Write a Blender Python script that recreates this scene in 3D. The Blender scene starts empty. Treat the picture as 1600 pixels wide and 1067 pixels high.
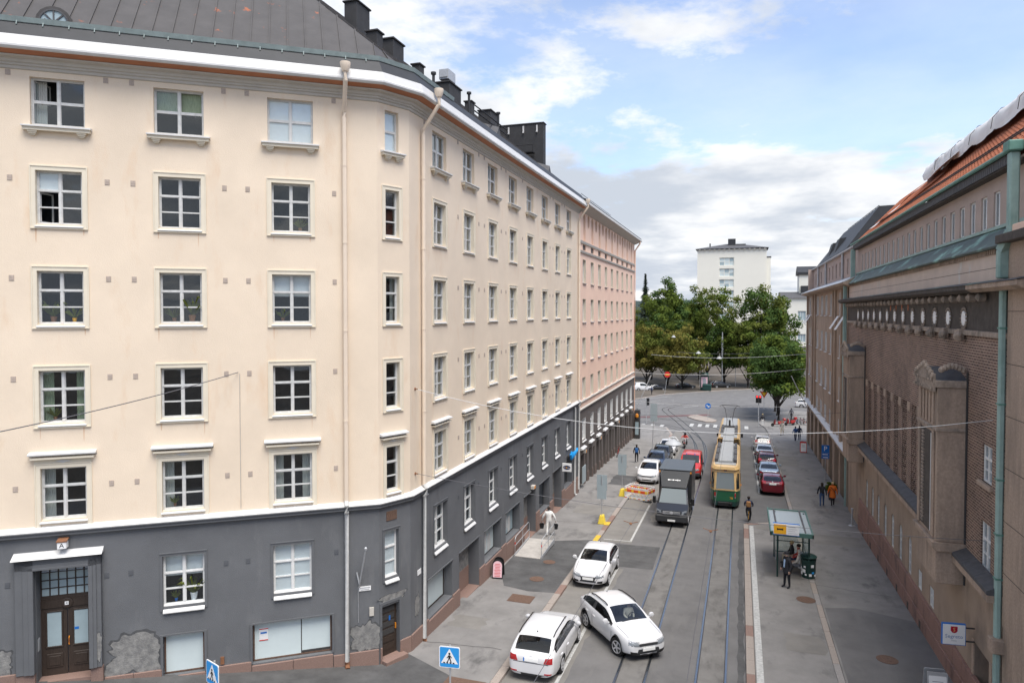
import bpy, bmesh, math, random
from math import sin, cos, pi, radians, sqrt, atan2
from mathutils import Vector, Matrix, noise
random.seed(7)
SC = bpy.context.scene
COL = SC.collection
# ---------------------------------------------------------------- camera
cam = bpy.data.cameras.new('camera'); camo = bpy.data.objects.new('camera', cam); COL.objects.link(camo)
cam.sensor_width = 36; cam.lens = 1085/1600*36
CAMH = 12.1
camo.location = (0, 0, CAMH)
camo.rotation_euler = (radians(90-1.47), 0, radians(18.2))
cam.shift_y = -18.66/1600
cam.clip_start = 0.2; cam.clip_end = 6000
SC.camera = camo
SC.render.resolution_x = 1024; SC.render.resolution_y = 682
SC.render.engine = 'CYCLES'
# ---------------------------------------------------------------- sky, sun, exposure
SUN_EL, SUN_AZ = 65, 133          # azimuth clockwise from +Y (behind the camera, to its right)
world = bpy.data.worlds.new('World'); SC.world = world; world.use_nodes = True
def build_world():
    nt = world.node_tree; nt.nodes.clear(); N = nt.nodes.new; L = nt.links.new
    out = N('ShaderNodeOutputWorld')
    sky = N('ShaderNodeTexSky'); sky.sky_type = 'NISHITA'; sky.sun_disc = False
    sky.sun_elevation = radians(SUN_EL); sky.sun_rotation = radians(SUN_AZ)
    sky.air_density = 1.0; sky.dust_density = 0.6; sky.ozone_density = 3.0
    bg = N('ShaderNodeBackground'); bg.inputs[1].default_value = 0.10
    tint = N('ShaderNodeMix'); tint.data_type = 'RGBA'; tint.blend_type = 'MULTIPLY'; tint.inputs[0].default_value = 1; tint.inputs[7].default_value = (1.04, .98, .99, 1)      # warmer air, less cyan
    L(sky.outputs[0], tint.inputs[6]); L(tint.outputs[2], bg.inputs[0])
    tc = N('ShaderNodeTexCoord')
    sep = N('ShaderNodeSeparateXYZ'); L(tc.outputs['Generated'], sep.inputs[0])
    def M(op, a, b=None, c=None, clamp=False):
        n = N('ShaderNodeMath'); n.operation = op; n.use_clamp = clamp
        for i, v in enumerate((a, b, c)):
            if v is None: continue
            if isinstance(v, (int, float)): n.inputs[i].default_value = v
            else: L(v, n.inputs[i])
        return n.outputs[0]
    # clouds lie on a layer above: direction divided by its height
    zz = M('ADD', M('MAXIMUM', sep.outputs[2], 0.0), 0.16)
    cx = M('DIVIDE', sep.outputs[0], zz); cy = M('DIVIDE', sep.outputs[1], zz)
    comb = N('ShaderNodeCombineXYZ'); L(cx, comb.inputs[0]); L(cy, comb.inputs[1]); comb.inputs[2].default_value = 3.7
    def noise_(scale, det, rough, off, dist=0.0):
        mp = N('ShaderNodeMapping'); mp.inputs['Location'].default_value = off; L(comb.outputs[0], mp.inputs[0])
        n = N('ShaderNodeTexNoise'); n.inputs['Scale'].default_value = scale; n.inputs['Detail'].default_value = det
        n.inputs['Roughness'].default_value = rough; n.inputs['Distortion'].default_value = dist
        L(mp.outputs[0], n.inputs[0]); return n.outputs[0]
    big = noise_(0.9, 9, 0.58, CLOUD_OFF, 0.15)
    fine = noise_(2.6, 8, 0.62, (4.1, 2.2, 0))
    shade = noise_(1.3, 5, 0.55, (CLOUD_OFF[0]+0.22, CLOUD_OFF[1]+0.35, .3))
    low = M('SUBTRACT', 1.0, M('MULTIPLY', sep.outputs[2], 3.0), clamp=True)   # more cloud banks seen edge-on near the horizon
    dens = M('ADD', M('ADD', big, M('MULTIPLY', M('SUBTRACT', fine, 0.5), 0.30)), M('MULTIPLY', low, 0.31))
    def ramp(v, a, b):
        r = N('ShaderNodeMapRange'); r.interpolation_type = 'SMOOTHSTEP'
        r.inputs[1].default_value = a; r.inputs[2].default_value = b; L(v, r.inputs[0]); return r.outputs[0]
    mask = M('MAXIMUM', ramp(dens, CLOUD_LO, CLOUD_HI), M('ADD', .02, M('MULTIPLY', fine, .40)))      # thin veil over the blue
    sh = ramp(M('ADD', shade, M('MULTIPLY', M('SUBTRACT', dens, .5), .5)), 0.42, 0.72)
    mix = N('ShaderNodeMix'); mix.data_type = 'RGBA'
    mix.inputs[6].default_value = (1.0, 1.0, 1.0, 1); mix.inputs[7].default_value = (0.56, 0.61, 0.69, 1)
    L(sh, mix.inputs[0])
    bgc = N('ShaderNodeBackground'); bgc.inputs[1].default_value = CLOUD_STR; L(mix.outputs[2], bgc.inputs[0])
    ms = N('ShaderNodeMixShader'); L(mask, ms.inputs[0]); L(bg.outputs[0], ms.inputs[1]); L(bgc.outputs[0], ms.inputs[2])
    L(ms.outputs[0], out.inputs[0])
CLOUD_OFF = (2.4, 3.3, 0); CLOUD_LO, CLOUD_HI, CLOUD_STR = 0.50, 0.62, 0.43
build_world()
sl = bpy.data.lights.new('sun', 'SUN'); sl.energy = 1.9; sl.angle = radians(40); sl.color = (1, .95, .88)
so = bpy.data.objects.new('sun', sl); COL.objects.link(so)
_a, _e = radians(SUN_AZ), radians(SUN_EL)
sdir = Vector((sin(_a)*cos(_e), cos(_a)*cos(_e), sin(_e)))
so.rotation_euler = sdir.to_track_quat('Z', 'Y').to_euler(); so.location = sdir*60
SC.view_settings.view_transform = 'Standard'; SC.view_settings.look = 'None'
SC.view_settings.gamma = 1; SC.view_settings.use_curve_mapping = False
SC.view_settings.exposure = 1.40
SC.cycles.max_bounces = 6; SC.cycles.transparent_max_bounces = 10
SC.cycles.caustics_reflective = False; SC.cycles.caustics_refractive = False
# ---------------------------------------------------------------- helpers
def T(x, y, z): return Matrix.Translation((x, y, z))
def RZ(a): return Matrix.Rotation(a, 4, 'Z')
class MB:
    def __init__(s): s.v = []; s.f = []; s.m = []
    def add(s, vs, fs, mi=0):
        o = len(s.v); s.v += [tuple(p) for p in vs]
        for f in fs: s.f.append(tuple(i+o for i in f)); s.m.append(mi)
        return s
    def box(s, x0, x1, y0, y1, z0, z1, mi=0):
        return s.add([(x0,y0,z0),(x1,y0,z0),(x1,y1,z0),(x0,y1,z0),(x0,y0,z1),(x1,y0,z1),(x1,y1,z1),(x0,y1,z1)],
              [(0,3,2,1),(4,5,6,7),(0,1,5,4),(1,2,6,5),(2,3,7,6),(3,0,4,7)], mi)
    def bar(s, a, b, w, h, mi=0, up=(0,0,1)):
        a, b = Vector(a), Vector(b); d = (b-a).normalized(); u = Vector(up)
        sd = d.cross(u)
        if sd.length < 1e-4: sd = d.cross(Vector((1,0,0)))
        sd.normalize(); u = sd.cross(d); sd *= w/2; u = u*(h/2)
        vs = [a-sd-u, a+sd-u, a+sd+u, a-sd+u, b-sd-u, b+sd-u, b+sd+u, b-sd+u]
        return s.add(vs, [(0,1,2,3),(7,6,5,4),(0,4,5,1),(1,5,6,2),(2,6,7,3),(3,7,4,0)], mi)
    def tube(s, pts, r, n=6, mi=0, caps=True):
        pts = [Vector(p) for p in pts]; rings = []
        for i, p in enumerate(pts):
            d = (pts[min(i+1, len(pts)-1)]-pts[max(i-1, 0)]).normalized()
            a = d.cross(Vector((0,0,1)))
            if a.length < 1e-3: a = d.cross(Vector((1,0,0)))
            a.normalize(); b = d.cross(a); rr = r[i] if isinstance(r, (list, tuple)) else r
            rings.append([p+(a*cos(2*pi*k/n)+b*sin(2*pi*k/n))*rr for k in range(n)])
        vs = [q for R in rings for q in R]; fs = []
        for i in range(len(pts)-1):
            for k in range(n): fs.append((i*n+k, i*n+(k+1)%n, (i+1)*n+(k+1)%n, (i+1)*n+k))
        if caps: fs += [tuple(range(n))[::-1], tuple((len(pts)-1)*n+k for k in range(n))]
        return s.add(vs, fs, mi)
    def lathe(s, prof, n=16, M=None, mi=0):
        vs = []; fs = []
        for r, z in prof:
            for k in range(n): vs.append(Vector((r*cos(2*pi*k/n), r*sin(2*pi*k/n), z)))
        for i in range(len(prof)-1):
            for k in range(n): fs.append((i*n+k, i*n+(k+1)%n, (i+1)*n+(k+1)%n, (i+1)*n+k))
        fs += [tuple(range(n))[::-1], tuple((len(prof)-1)*n+k for k in range(n))]
        if M: vs = [M @ v for v in vs]
        return s.add(vs, fs, mi)
    def prism(s, pts, off, mi=0):           # polygon in 3-D pushed by off
        n = len(pts); off = Vector(off); a = [Vector(p) for p in pts]; b = [p+off for p in a]
        fs = [tuple(range(n)), tuple(range(2*n-1, n-1, -1))]+[(i, n+i, n+(i+1) % n, (i+1) % n) for i in range(n)]
        return s.add(a+b, fs, mi)
    def poly(s, pts, mi=0): return s.add(pts, [tuple(range(len(pts)))], mi)
    def mesh(s, name, mats, smooth=False, bevel=0, fixn=True):
        me = bpy.data.meshes.new(name); me.from_pydata(s.v, [], s.f)
        if not isinstance(mats, (list, tuple)): mats = [mats]
        for m_ in mats: me.materials.append(MT(m_))
        for p, mi in zip(me.polygons, s.m): p.material_index = mi
        bm = bmesh.new(); bm.from_mesh(me)
        if fixn: bmesh.ops.recalc_face_normals(bm, faces=bm.faces)
        if bevel: bmesh.ops.bevel(bm, geom=[e for e in bm.edges if e.calc_face_angle(0) > .4], offset=bevel, segments=1, affect='EDGES')
        bm.to_mesh(me); bm.free()
        if smooth:
            for p in me.polygons: p.use_smooth = True
            if smooth != 2: me.set_sharp_from_angle(angle=radians(38))
        return me
    def build(s, name, mats, parent=None, M=None, **k): return ob(name, s.mesh(name, mats, **k), parent, M)
WM = {}; WORLDC = set()     # WORLDC: things whose parts are built in world coordinates
def ob(name, me, parent=None, M=None):
    """M is the WORLD matrix; stored so that children can be parented without a depsgraph update"""
    o = bpy.data.objects.new(name, me); COL.objects.link(o)
    M = M.copy() if M else (WM[parent.name].copy() if parent and parent.name not in WORLDC else Matrix())
    if parent:
        o.parent = parent; o.matrix_basis = WM[parent.name].inverted() @ M
    else: o.matrix_basis = M
    WM[o.name] = M
    return o
def thing(name, label, cat, M=None, group=None):
    return tag(ob(name, None, None, M or Matrix()), label, cat, group)
def tag(o, label, cat, group=None):
    o['label'] = label; o['category'] = cat
    if group: o['group'] = group
    return o
def struct(o): o['kind'] = 'structure'; return o
def stuff(o): o['kind'] = 'stuff'; return o
def copytree(o, M, label=None, parent=None, local=None):
    c = o.copy(); COL.objects.link(c)
    if parent: c.parent = parent; c.matrix_basis = o.matrix_basis.copy()
    else: c.matrix_basis = M; WM[c.name] = M
    if label: c['label'] = label
    for ch in o.children: copytree(ch, None, None, c)
    return c
# ---------------------------------------------------------------- materials
_M = {}
def MT(m_): return _M[m_] if isinstance(m_, str) else m_
def mat(name, col, rough=.7, var=.12, scale=4, bump=0, bscale=60, metal=0, spec=.4, dark=None, coat=0, coord='pos', stretch=None, detail=6, stain=None, emit=0):
    m_ = bpy.data.materials.new(name); m_.use_nodes = True; nt = m_.node_tree; N = nt.nodes.new; L = nt.links.new
    b = nt.nodes['Principled BSDF']; b.inputs['Roughness'].default_value = rough; b.inputs['Metallic'].default_value = metal
    b.inputs['Specular IOR Level'].default_value = spec; b.inputs['Coat Weight'].default_value = coat; b.inputs['Coat Roughness'].default_value = .05
    b.inputs['Base Color'].default_value = (*col, 1)
    if emit: b.inputs['Emission Color'].default_value = (*col, 1); b.inputs['Emission Strength'].default_value = emit
    if var or bump:
        if coord == 'pos': src = N('ShaderNodeNewGeometry').outputs['Position']
        else: src = N('ShaderNodeTexCoord').outputs['Object']
        if stretch:
            mp = N('ShaderNodeMapping'); mp.inputs['Scale'].default_value = stretch; L(src, mp.inputs[0]); src = mp.outputs[0]
    if var:
        n = N('ShaderNodeTexNoise'); n.inputs['Scale'].default_value = scale; n.inputs['Detail'].default_value = detail; n.inputs['Roughness'].default_value = .62
        L(src, n.inputs[0])
        r = N('ShaderNodeValToRGB'); r.color_ramp.elements[0].position = .3; r.color_ramp.elements[1].position = .7
        d = dark or tuple(c*(1-var) for c in col); l_ = tuple(min(1, c*(1+var*.6)) for c in col)
        r.color_ramp.elements[0].color = (*d, 1); r.color_ramp.elements[1].color = (*l_, 1)
        L(n.outputs[0], r.inputs[0]); colout = r.outputs[0]
        if stain:       # (colour, scale, threshold low, high, stretch)
            sc_, s_, lo, hi, stv = stain
            mp = N('ShaderNodeMapping'); mp.inputs['Scale'].default_value = stv; mp.inputs['Location'].default_value = (3.1, 7.7, 1.3)
            gp = N('ShaderNodeNewGeometry'); L(gp.outputs['Position'], mp.inputs[0])
            n2 = N('ShaderNodeTexNoise'); n2.inputs['Scale'].default_value = s_; n2.inputs['Detail'].default_value = 7; n2.inputs['Roughness'].default_value = .65
            L(mp.outputs[0], n2.inputs[0])
            mr = N('ShaderNodeMapRange'); mr.inputs[1].default_value = lo; mr.inputs[2].default_value = hi; L(n2.outputs[0], mr.inputs[0])
            mx = N('ShaderNodeMix'); mx.data_type = 'RGBA'; L(mr.outputs[0], mx.inputs[0]); L(colout, mx.inputs[6]); mx.inputs[7].default_value = (*sc_, 1)
            colout = mx.outputs[2]
        L(colout, b.inputs['Base Color'])
    if bump:
        n = N('ShaderNodeTexNoise'); n.inputs['Scale'].default_value = bscale; n.inputs['Detail'].default_value = 4; L(src, n.inputs[0])
        bp = N('ShaderNodeBump'); bp.inputs['Strength'].default_value = bump; bp.inputs['Distance'].default_value = .02; L(n.outputs[0], bp.inputs['Height'])
        L(bp.outputs[0], b.inputs['Normal'])
    _M[name] = m_; return m_
def leafmat(name, col):
    m_ = bpy.data.materials.new(name); m_.use_nodes = True; nt = m_.node_tree; nt.nodes.clear(); N = nt.nodes.new; L = nt.links.new
    g = N('ShaderNodeNewGeometry'); n = N('ShaderNodeTexNoise'); n.inputs['Scale'].default_value = 1.2; n.inputs['Detail'].default_value = 5; L(g.outputs['Position'], n.inputs[0])
    r = N('ShaderNodeValToRGB'); r.color_ramp.elements[0].position = .32; r.color_ramp.elements[1].position = .68
    r.color_ramp.elements[0].color = (col[0]*.6, col[1]*.62, col[2]*.7, 1); r.color_ramp.elements[1].color = (min(1,col[0]*1.3), min(1,col[1]*1.2), col[2]*1.1, 1); L(n.outputs[0], r.inputs[0])
    d = N('ShaderNodeBsdfDiffuse'); t = N('ShaderNodeBsdfTranslucent'); x = N('ShaderNodeMixShader'); x.inputs[0].default_value = .38; o = N('ShaderNodeOutputMaterial')
    L(r.outputs[0], d.inputs[0]); L(r.outputs[0], t.inputs[0]); L(d.outputs[0], x.inputs[1]); L(t.outputs[0], x.inputs[2]); L(x.outputs[0], o.inputs[0]); _M[name] = m_
mat('cream', (.77,.645,.50), .85, .08, .45, .35, 40, stain=((.70,.52,.36), 1.0, .56, .80, (1.2,1.2,.35)))
mat('cream_trim', (.72,.65,.52), .75, .06, 2)
mat('cream_pipe', (.76,.64,.51), .6, .05, 3)
mat('grey_stucco', (.135,.140,.147), .85, .16, .5, .5, 45, stain=((.185,.187,.19), 1.1, .54, .78, (1,1,.3)))
mat('grey_trim', (.122,.127,.134), .8, .08, 2, .2, 40)
mat('grey_pipe', (.10,.105,.115), .6, .08, 3)
mat('bare_plaster', (.25,.245,.23), .95, .35, 5, .8, 30, dark=(.13,.13,.13))
mat('white_metal', (.62,.615,.60), .45, .06, 3)
mat('white_paint', (.72,.72,.70), .5, .08, 5)
mat('old_white', (.60,.60,.58), .6, .15, 6)
mat('soffit', (.42,.17,.085), .7, .12, 1.5)
mat('moulding', (.50,.47,.42), .8, .08, 2)
mat('granite', (.25,.165,.135), .75, .30, 60, .2, 90, detail=3)
mat('granite_kerb', (.33,.285,.25), .85, .22, 30, .2, 80, detail=4)
mat('granite_grey', (.30,.28,.265), .85, .22, 25, .2, 80, detail=4)
mat('red_granite', (.30,.175,.14), .75, .30, 40, .2, 90, detail=4, stain=((.11,.075,.065), 1.2, .5, .75, (1,1,.6)))
mat('roof_grey', (.062,.057,.055), .55, .22, 1.3, .15, 12, stain=((.30,.085,.03), 1.5, .64, .70, (1,1,1)))
mat('roof_dark', (.032,.034,.038), .6, .2, 2)
mat('chimney', (.045,.045,.047), .8, .2, 2, .3, 20)
mat('gutter_green', (.19,.235,.23), .6, .2, 4)
mat('steel', (.42,.43,.44), .4, .12, 8, metal=.8)
mat('galv', (.48,.49,.50), .5, .12, 8, metal=.4)
mat('rail', (.20,.23,.27), .25, .15, 10, metal=.9)
mat('black', (.012,.012,.013), .6, 0)
mat('black_gloss', (.008,.008,.009), .15, 0, coat=.5)
mat('rubber', (.014,.014,.015), .85, 0)
mat('plastic_dark', (.03,.031,.033), .6, 0)
mat('wood_door', (.045,.032,.025), .5, .3, 10, stretch=(4,4,.6))
mat('frosted', (.34,.43,.46), .35, .06, 3, spec=.5)
mat('shop_film', (.60,.68,.68), .3, .08, .8, spec=.5)
mat('scuff', (.085,.087,.09), .9, .3, 6)
mat('streak', (.66,.47,.32), .9, .12, 8)
mat('blind', (.80,.81,.80), .8, .05, 3)
mat('curtain', (.50,.50,.46), .9, .2, 6, stretch=(10,10,.6))
mat('curtain_green', (.30,.36,.24), .9, .3, 9, stretch=(8,8,.6))
mat('room', (.035,.036,.04), .9, .4, .8)  # near-black so the shallow rooms look unlit; their dimness is in the colour
mat('vent', (.46,.38,.32), .8, .2, 20)
mat('rust', (.22,.10,.05), .8, .3, 10)
mat('asphalt', (.150,.146,.143), .9, .20, .7, .5, 90, stain=((.175,.17,.164), 1.1, .52, .72, (1,.25,1)))
mat('asphalt_dark', (.092,.091,.090), .85, .35, 1.1, .4, 120)
mat('asphalt_light', (.205,.194,.178), .92, .18, .9, .4, 120)
mat('pavement', (.225,.216,.206), .92, .20, .8, .4, 110, stain=((.085,.083,.081), .8, .56, .74, (1,.5,1)))
mat('track_slab', (.175,.168,.158), .92, .2, 1.5, .3, 80, stain=((.085,.08,.075), 1.4, .5, .7, (1,.35,1)))
mat('road_paint', (.48,.48,.46), .8, .3, 9, detail=8, dark=(.30,.30,.29))
mat('yellow_paint', (.62,.42,.05), .8, .3, 9)
mat('pink_lane', (.145,.075,.075), .9, .25, 1.5)
mat('iron', (.14,.085,.06), .7, .3, 14)
mat('iron_dark', (.05,.048,.047), .7, .2, 14)
mat('gravel_park', (.115,.096,.078), .95, .3, .25, dark=(.065,.055,.042))  # darkened overall: the shade under the park trees is in this colour
mat('grass', (.075,.085,.035), .95, .35, .3)
mat('pink', (.85,.60,.46), .85, .06, .5, .3, 40, stain=((.78,.52,.40), .8, .55, .8, (1,1,.4)))
mat('pink_trim', (.84,.60,.47), .8, .06, 2)
mat('taupe', (.125,.108,.098), .85, .1, .7, .4, 40)
mat('taupe_granite', (.14,.105,.09), .8, .2, 20)
mat('stone_brown', (.43,.325,.25), .9, .2, 14, .5, 60, detail=5, stain=((.20,.16,.13), 1.0, .47, .72, (1.3,1.3,.22)))
mat('stone_carved', (.36,.29,.235), .9, .3, 7, .6, 30, stain=((.085,.085,.075), 1.1, .5, .72, (1,1,.8)))
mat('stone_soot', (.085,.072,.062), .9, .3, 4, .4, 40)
mat('stucco_brown', (.37,.28,.21), .9, .12, .8, .4, 40, stain=((.18,.14,.112), .7, .5, .75, (1,1,.4)))
mat('stucco_taupe', (.46,.365,.315), .9, .09, .9, .4, 40)
mat('wall_pale', (.62,.51,.43), .9, .12, .8, .4, 40, stain=((.58,.55,.51), .45, .60, .64, (1,1,.3)))
mat('copper', (.30,.42,.38), .65, .15, 2.5, stain=((.17,.29,.25), 1.4, .55, .75, (1,1,.5)))
mat('copper_dark', (.085,.115,.105), .65, .3, 1.6, stain=((.24,.42,.35), 1.2, .53, .68, (1,.6,1)))
mat('copper_gutter', (.13,.27,.22), .6, .25, 3)
mat('slate', (.085,.085,.09), .7, .25, 4)
mat('tarp', (.82,.80,.78), .75, .10, 1.5, .3, 3)
mat('tile', (.40,.13,.058), .8, .35, 9, detail=5)
mat('tile_dark', (.13,.038,.022), .85, .3, 5)
mat('white_wall', (.80,.78,.70), .85, .03, .2)
leafmat('leaf_a', (.125,.175,.038))
leafmat('leaf_b', (.150,.185,.046))
leafmat('leaf_c', (.195,.185,.05))
leafmat('leaf_d', (.085,.145,.045))
mat('leaf_con', (.020,.036,.020), .7, .4, 1.1)
mat('bark', (.045,.038,.032), .95, .3, 8)
mat('car_white', (.66,.66,.665), .22, 0, coat=.6)
mat('car_glass', (.030,.036,.04), .03, 0, spec=.7)
mat('headlamp', (.22,.24,.26), .1, 0, spec=.8)
mat('taillamp', (.36,.012,.015), .15, 0, spec=.6, coat=.5)
mat('amber', (.75,.28,.03), .2, 0)
mat('alloy', (.50,.50,.51), .4, 0, metal=.3)
mat('plate', (.78,.78,.76), .5, 0)
mat('blue_sign', (.015,.15,.50), .4, 0)
mat('red_sign', (.62,.03,.025), .4, 0)
mat('yellow_sign', (.85,.42,.02), .4, 0)
mat('sign_back', (.34,.40,.42), .5, .05, 5)
mat('white_sign', (.82,.82,.81), .4, 0)
mat('green_dark', (.012,.045,.038), .45, .1, 8)
mat('tram_green', (.012,.105,.045), .3, .05, 3, coat=.4)
mat('tram_yellow', (.74,.50,.22), .35, .05, 3, coat=.3)
mat('tram_roof', (.36,.37,.37), .6, .12, 3)
mat('skin', (.50,.31,.23), .6, 0)
mat('lamp_grey', (.40,.41,.42), .5, 0)
def glass(name, tint=(.78,.85,.88), refl=.12):
    m_ = bpy.data.materials.new(name); m_.use_nodes = True; nt = m_.node_tree; nt.nodes.clear(); N = nt.nodes.new; L = nt.links.new
    o = N('ShaderNodeOutputMaterial'); t = N('ShaderNodeBsdfTransparent'); t.inputs[0].default_value = (*tint, 1)
    g = N('ShaderNodeBsdfGlossy'); g.inputs['Roughness'].default_value = .015; g.inputs[0].default_value = (.95, .97, 1, 1)
    lw = N('ShaderNodeLayerWeight'); lw.inputs[0].default_value = .5; pw = N('ShaderNodeMath'); pw.operation = 'POWER'; L(lw.outputs['Facing'], pw.inputs[0]); pw.inputs[1].default_value = 3.5
    mr = N('ShaderNodeMath'); mr.operation = 'MULTIPLY_ADD'; mr.use_clamp = True; L(pw.outputs[0], mr.inputs[0]); mr.inputs[1].default_value = .8; mr.inputs[2].default_value = refl
    ge = N('ShaderNodeNewGeometry'); nz = N('ShaderNodeTexNoise'); nz.inputs['Scale'].default_value = 1.1; nz.inputs['Detail'].default_value = 1
    L(ge.outputs['Position'], nz.inputs[0]); bp = N('ShaderNodeBump'); bp.inputs['Strength'].default_value = .12; bp.inputs['Distance'].default_value = .05
    L(nz.outputs[0], bp.inputs['Height']); L(bp.outputs[0], g.inputs['Normal'])
    x = N('ShaderNodeMixShader'); L(mr.outputs[0], x.inputs[0]); L(t.outputs[0], x.inputs[1]); L(g.outputs[0], x.inputs[2]); L(x.outputs[0], o.inputs[0])
    _M[name] = m_
glass('pane_glass', (.93,.96,.97), .045); glass('auto_glass', (.66,.70,.70), .06); glass('clear_glass', (.9,.95,.93), .06)
def brick_mat(name, c1, c2, mortar, sc_, axis='Y'):
    m_ = bpy.data.materials.new(name); m_.use_nodes = True; nt = m_.node_tree; N = nt.nodes.new; L = nt.links.new
    b = nt.nodes['Principled BSDF']; b.inputs['Roughness'].default_value = .9
    g = N('ShaderNodeNewGeometry'); s = N('ShaderNodeSeparateXYZ'); L(g.outputs['Position'], s.inputs[0])
    c = N('ShaderNodeCombineXYZ')
    ad = N('ShaderNodeMath'); L(s.outputs[0], ad.inputs[0]); L(s.outputs[1], ad.inputs[1]); L(ad.outputs[0], c.inputs[0]); L(s.outputs[2], c.inputs[1])
    br = N('ShaderNodeTexBrick'); br.inputs['Scale'].default_value = 1; br.inputs['Brick Width'].default_value = .27; br.inputs['Row Height'].default_value = .092
    br.inputs['Mortar Size'].default_value = .011; br.inputs['Mortar Smooth'].default_value = .2; br.inputs['Bias'].default_value = .1
    br.inputs['Color1'].default_value = (*c1, 1); br.inputs['Color2'].default_value = (*c2, 1); br.inputs['Mortar'].default_value = (*mortar, 1)
    L(c.outputs[0], br.inputs[0])
    n = N('ShaderNodeTexNoise'); n.inputs['Scale'].default_value = .6; n.inputs['Detail'].default_value = 6; L(g.outputs['Position'], n.inputs[0])
    mr = N('ShaderNodeMapRange'); mr.inputs[1].default_value = .3; mr.inputs[2].default_value = .7; mr.inputs[3].default_value = .75; mr.inputs[4].default_value = 1.2; L(n.outputs[0], mr.inputs[0])
    mx = N('ShaderNodeMix'); mx.data_type = 'RGBA'; mx.blend_type = 'MULTIPLY'; mx.inputs[0].default_value = 1; L(br.outputs[0], mx.inputs[6]); L(mr.outputs[0], mx.inputs[7])
    L(mx.outputs[2], b.inputs['Base Color'])
    bp = N('ShaderNodeBump'); bp.inputs['Strength'].default_value = .6; bp.inputs['Distance'].default_value = .012; bp.invert = True; L(br.outputs['Fac'], bp.inputs['Height']); L(bp.outputs[0], b.inputs['Normal'])
    _M[name] = m_
brick_mat('brick', (.098,.064,.053), (.19,.12,.094), (.47,.355,.27), 1)
def text(name, s, size, matname, parent, M, extr=.004, align='CENTER', spacing=1.0):
    cu = bpy.data.curves.new(name, 'FONT'); cu.body = s; cu.size = size; cu.extrude = extr; cu.align_x = align; cu.align_y = 'CENTER'; cu.resolution_u = 2
    cu.space_character = spacing
    tmp = bpy.data.objects.new('tmp', cu); COL.objects.link(tmp)
    me = bpy.data.meshes.new_from_object(tmp); bpy.data.objects.remove(tmp); bpy.data.curves.remove(cu)
    me.materials.clear(); me.materials.append(MT(matname))
    return ob(name, me, parent, M)
# matrix whose XY plane stands upright on a facade (x = to the viewer's right, y = up, z = towards the viewer)
UPR = Matrix(((1,0,0,0),(0,0,-1,0),(0,1,0,0),(0,0,0,1)))
# ================================================================ ground
PA = Vector((-12.40, 22.25, 0)); PB = Vector((-11.80, 23.58, 0)); DL = Vector((.81005, .58636, 0)); NL = Vector((.58636, -.81005, 0))
SL = .036
def gz(x, y):
    yy = y if y < 140 else 140+40*(1-math.exp(-(y-140)/40))
    t = (PA.x-x)*DL.x+(PA.y-y)*DL.y
    return -SL*yy+.08*min(max(0, t), 30)
def road_z(x, y): return gz(x, y)-.05
def walk_z(x, y): return gz(x, y)+.07
def lin(a, b, n): return [a+(b-a)*i/n for i in range(n+1)]
def sheet(name, xs, ys, dz, m_, parent=None):
    b = MB(); nx = len(xs)
    b.v = [(x, y, gz(x, y)+dz) for y in ys for x in xs]
    for j in range(len(ys)-1):
        for i in range(nx-1): b.f.append((j*nx+i, j*nx+i+1, (j+1)*nx+i+1, (j+1)*nx+i)); b.m.append(0)
    return b.build(name, m_, parent)
def flat(name, pts, dz, m_, thick=0, parent=None):
    b = MB(); top = [(x, y, gz(x, y)+dz) for x, y in pts]
    if thick: b.prism(top, (0, 0, -thick))
    else: b.poly(top)
    me = b.mesh(name, m_)
    bm = bmesh.new(); bm.from_mesh(me); bmesh.ops.triangulate(bm, faces=bm.faces); 
    if not thick:
        for f in bm.faces:
            if f.normal.z < 0: f.normal_flip()
    bm.to_mesh(me); bm.free()
    return ob(name, me, parent)
gx = [-3000,-1200,-500,-250,-150,-100,-70,-50,-40]+lin(-36,-10,13)+[-6,0,8,20,40,70,100,160,300,600,1400,3000]
gy = [-60,-20,0]+lin(5,30,10)+lin(36,140,14)+lin(150,300,12)+[340,420,600,900,1500,3000]
struct(sheet('ground', gx, gy, -.16, 'gravel_park'))
# far wooded slope that closes the view behind the park
# street
struct(sheet('road', [-60,-45]+lin(-36,-9,10)+[-6,-3,0,3.6], lin(-2,23,10)+lin(26,96,10), -.05, 'asphalt'))
struct(flat('road', [(-90,88),(-12.5,88),(-12.5,96),(3.6,96),(3.6,88),(60,88),(75,225),(2.6,169.8),(-6.7,160.4),(-15,148.7),(-19.4,135.6),(-90,30)], -.055, 'asphalt'))
struct(sheet('parking_strip', [-7.86,-6.0], [22,30,36.4], -.046, 'asphalt_light'))
struct(sheet('parking_strip', [-7.86,-6.0], [40.6,60,92], -.046, 'asphalt_light'))
# left pavement and the part that turns round the corner
E0 = PA-DL*26
def offp(p, d): return (p.x+NL.x*d, p.y+NL.y*d)
lw_ = MB()
struct(flat('pavement', [(-11.9,23.4),(-8.16,21.6),(-8.16,52),(-12.5,52)], .07, 'pavement', .25))
struct(flat('pavement', [(-12.5,52.01),(-8.16,52.01),(-8.16,88),(-9.5,94.5),(-13,96.5),(-60,97),(-60,88.2),(-12.6,88.2)], .07, 'pavement', .25))
pv = MB(); n = 16
for i in range(n):
    for d0, d1 in ((0, 1.5), (1.5, 3.0)):
        q = []
        for k, d in ((i, d0), (i+1, d0), (i+1, d1), (i, d1)):
            p = PA-DL*(26*k/n); p = p+NL*(d-.05); q.append((p.x, p.y, gz(p.x, p.y)+.068))
        pv.poly(q)
q = [PA+NL*-.05, PA+NL*2.95, Vector((-8.16, 21.6, 0)), PB+Vector((-.1, -.1, 0))]
pv.poly([(p.x, p.y, gz(p.x, p.y)+.068) for p in q])
struct(pv.build('pavement', 'asphalt_dark'))
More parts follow.
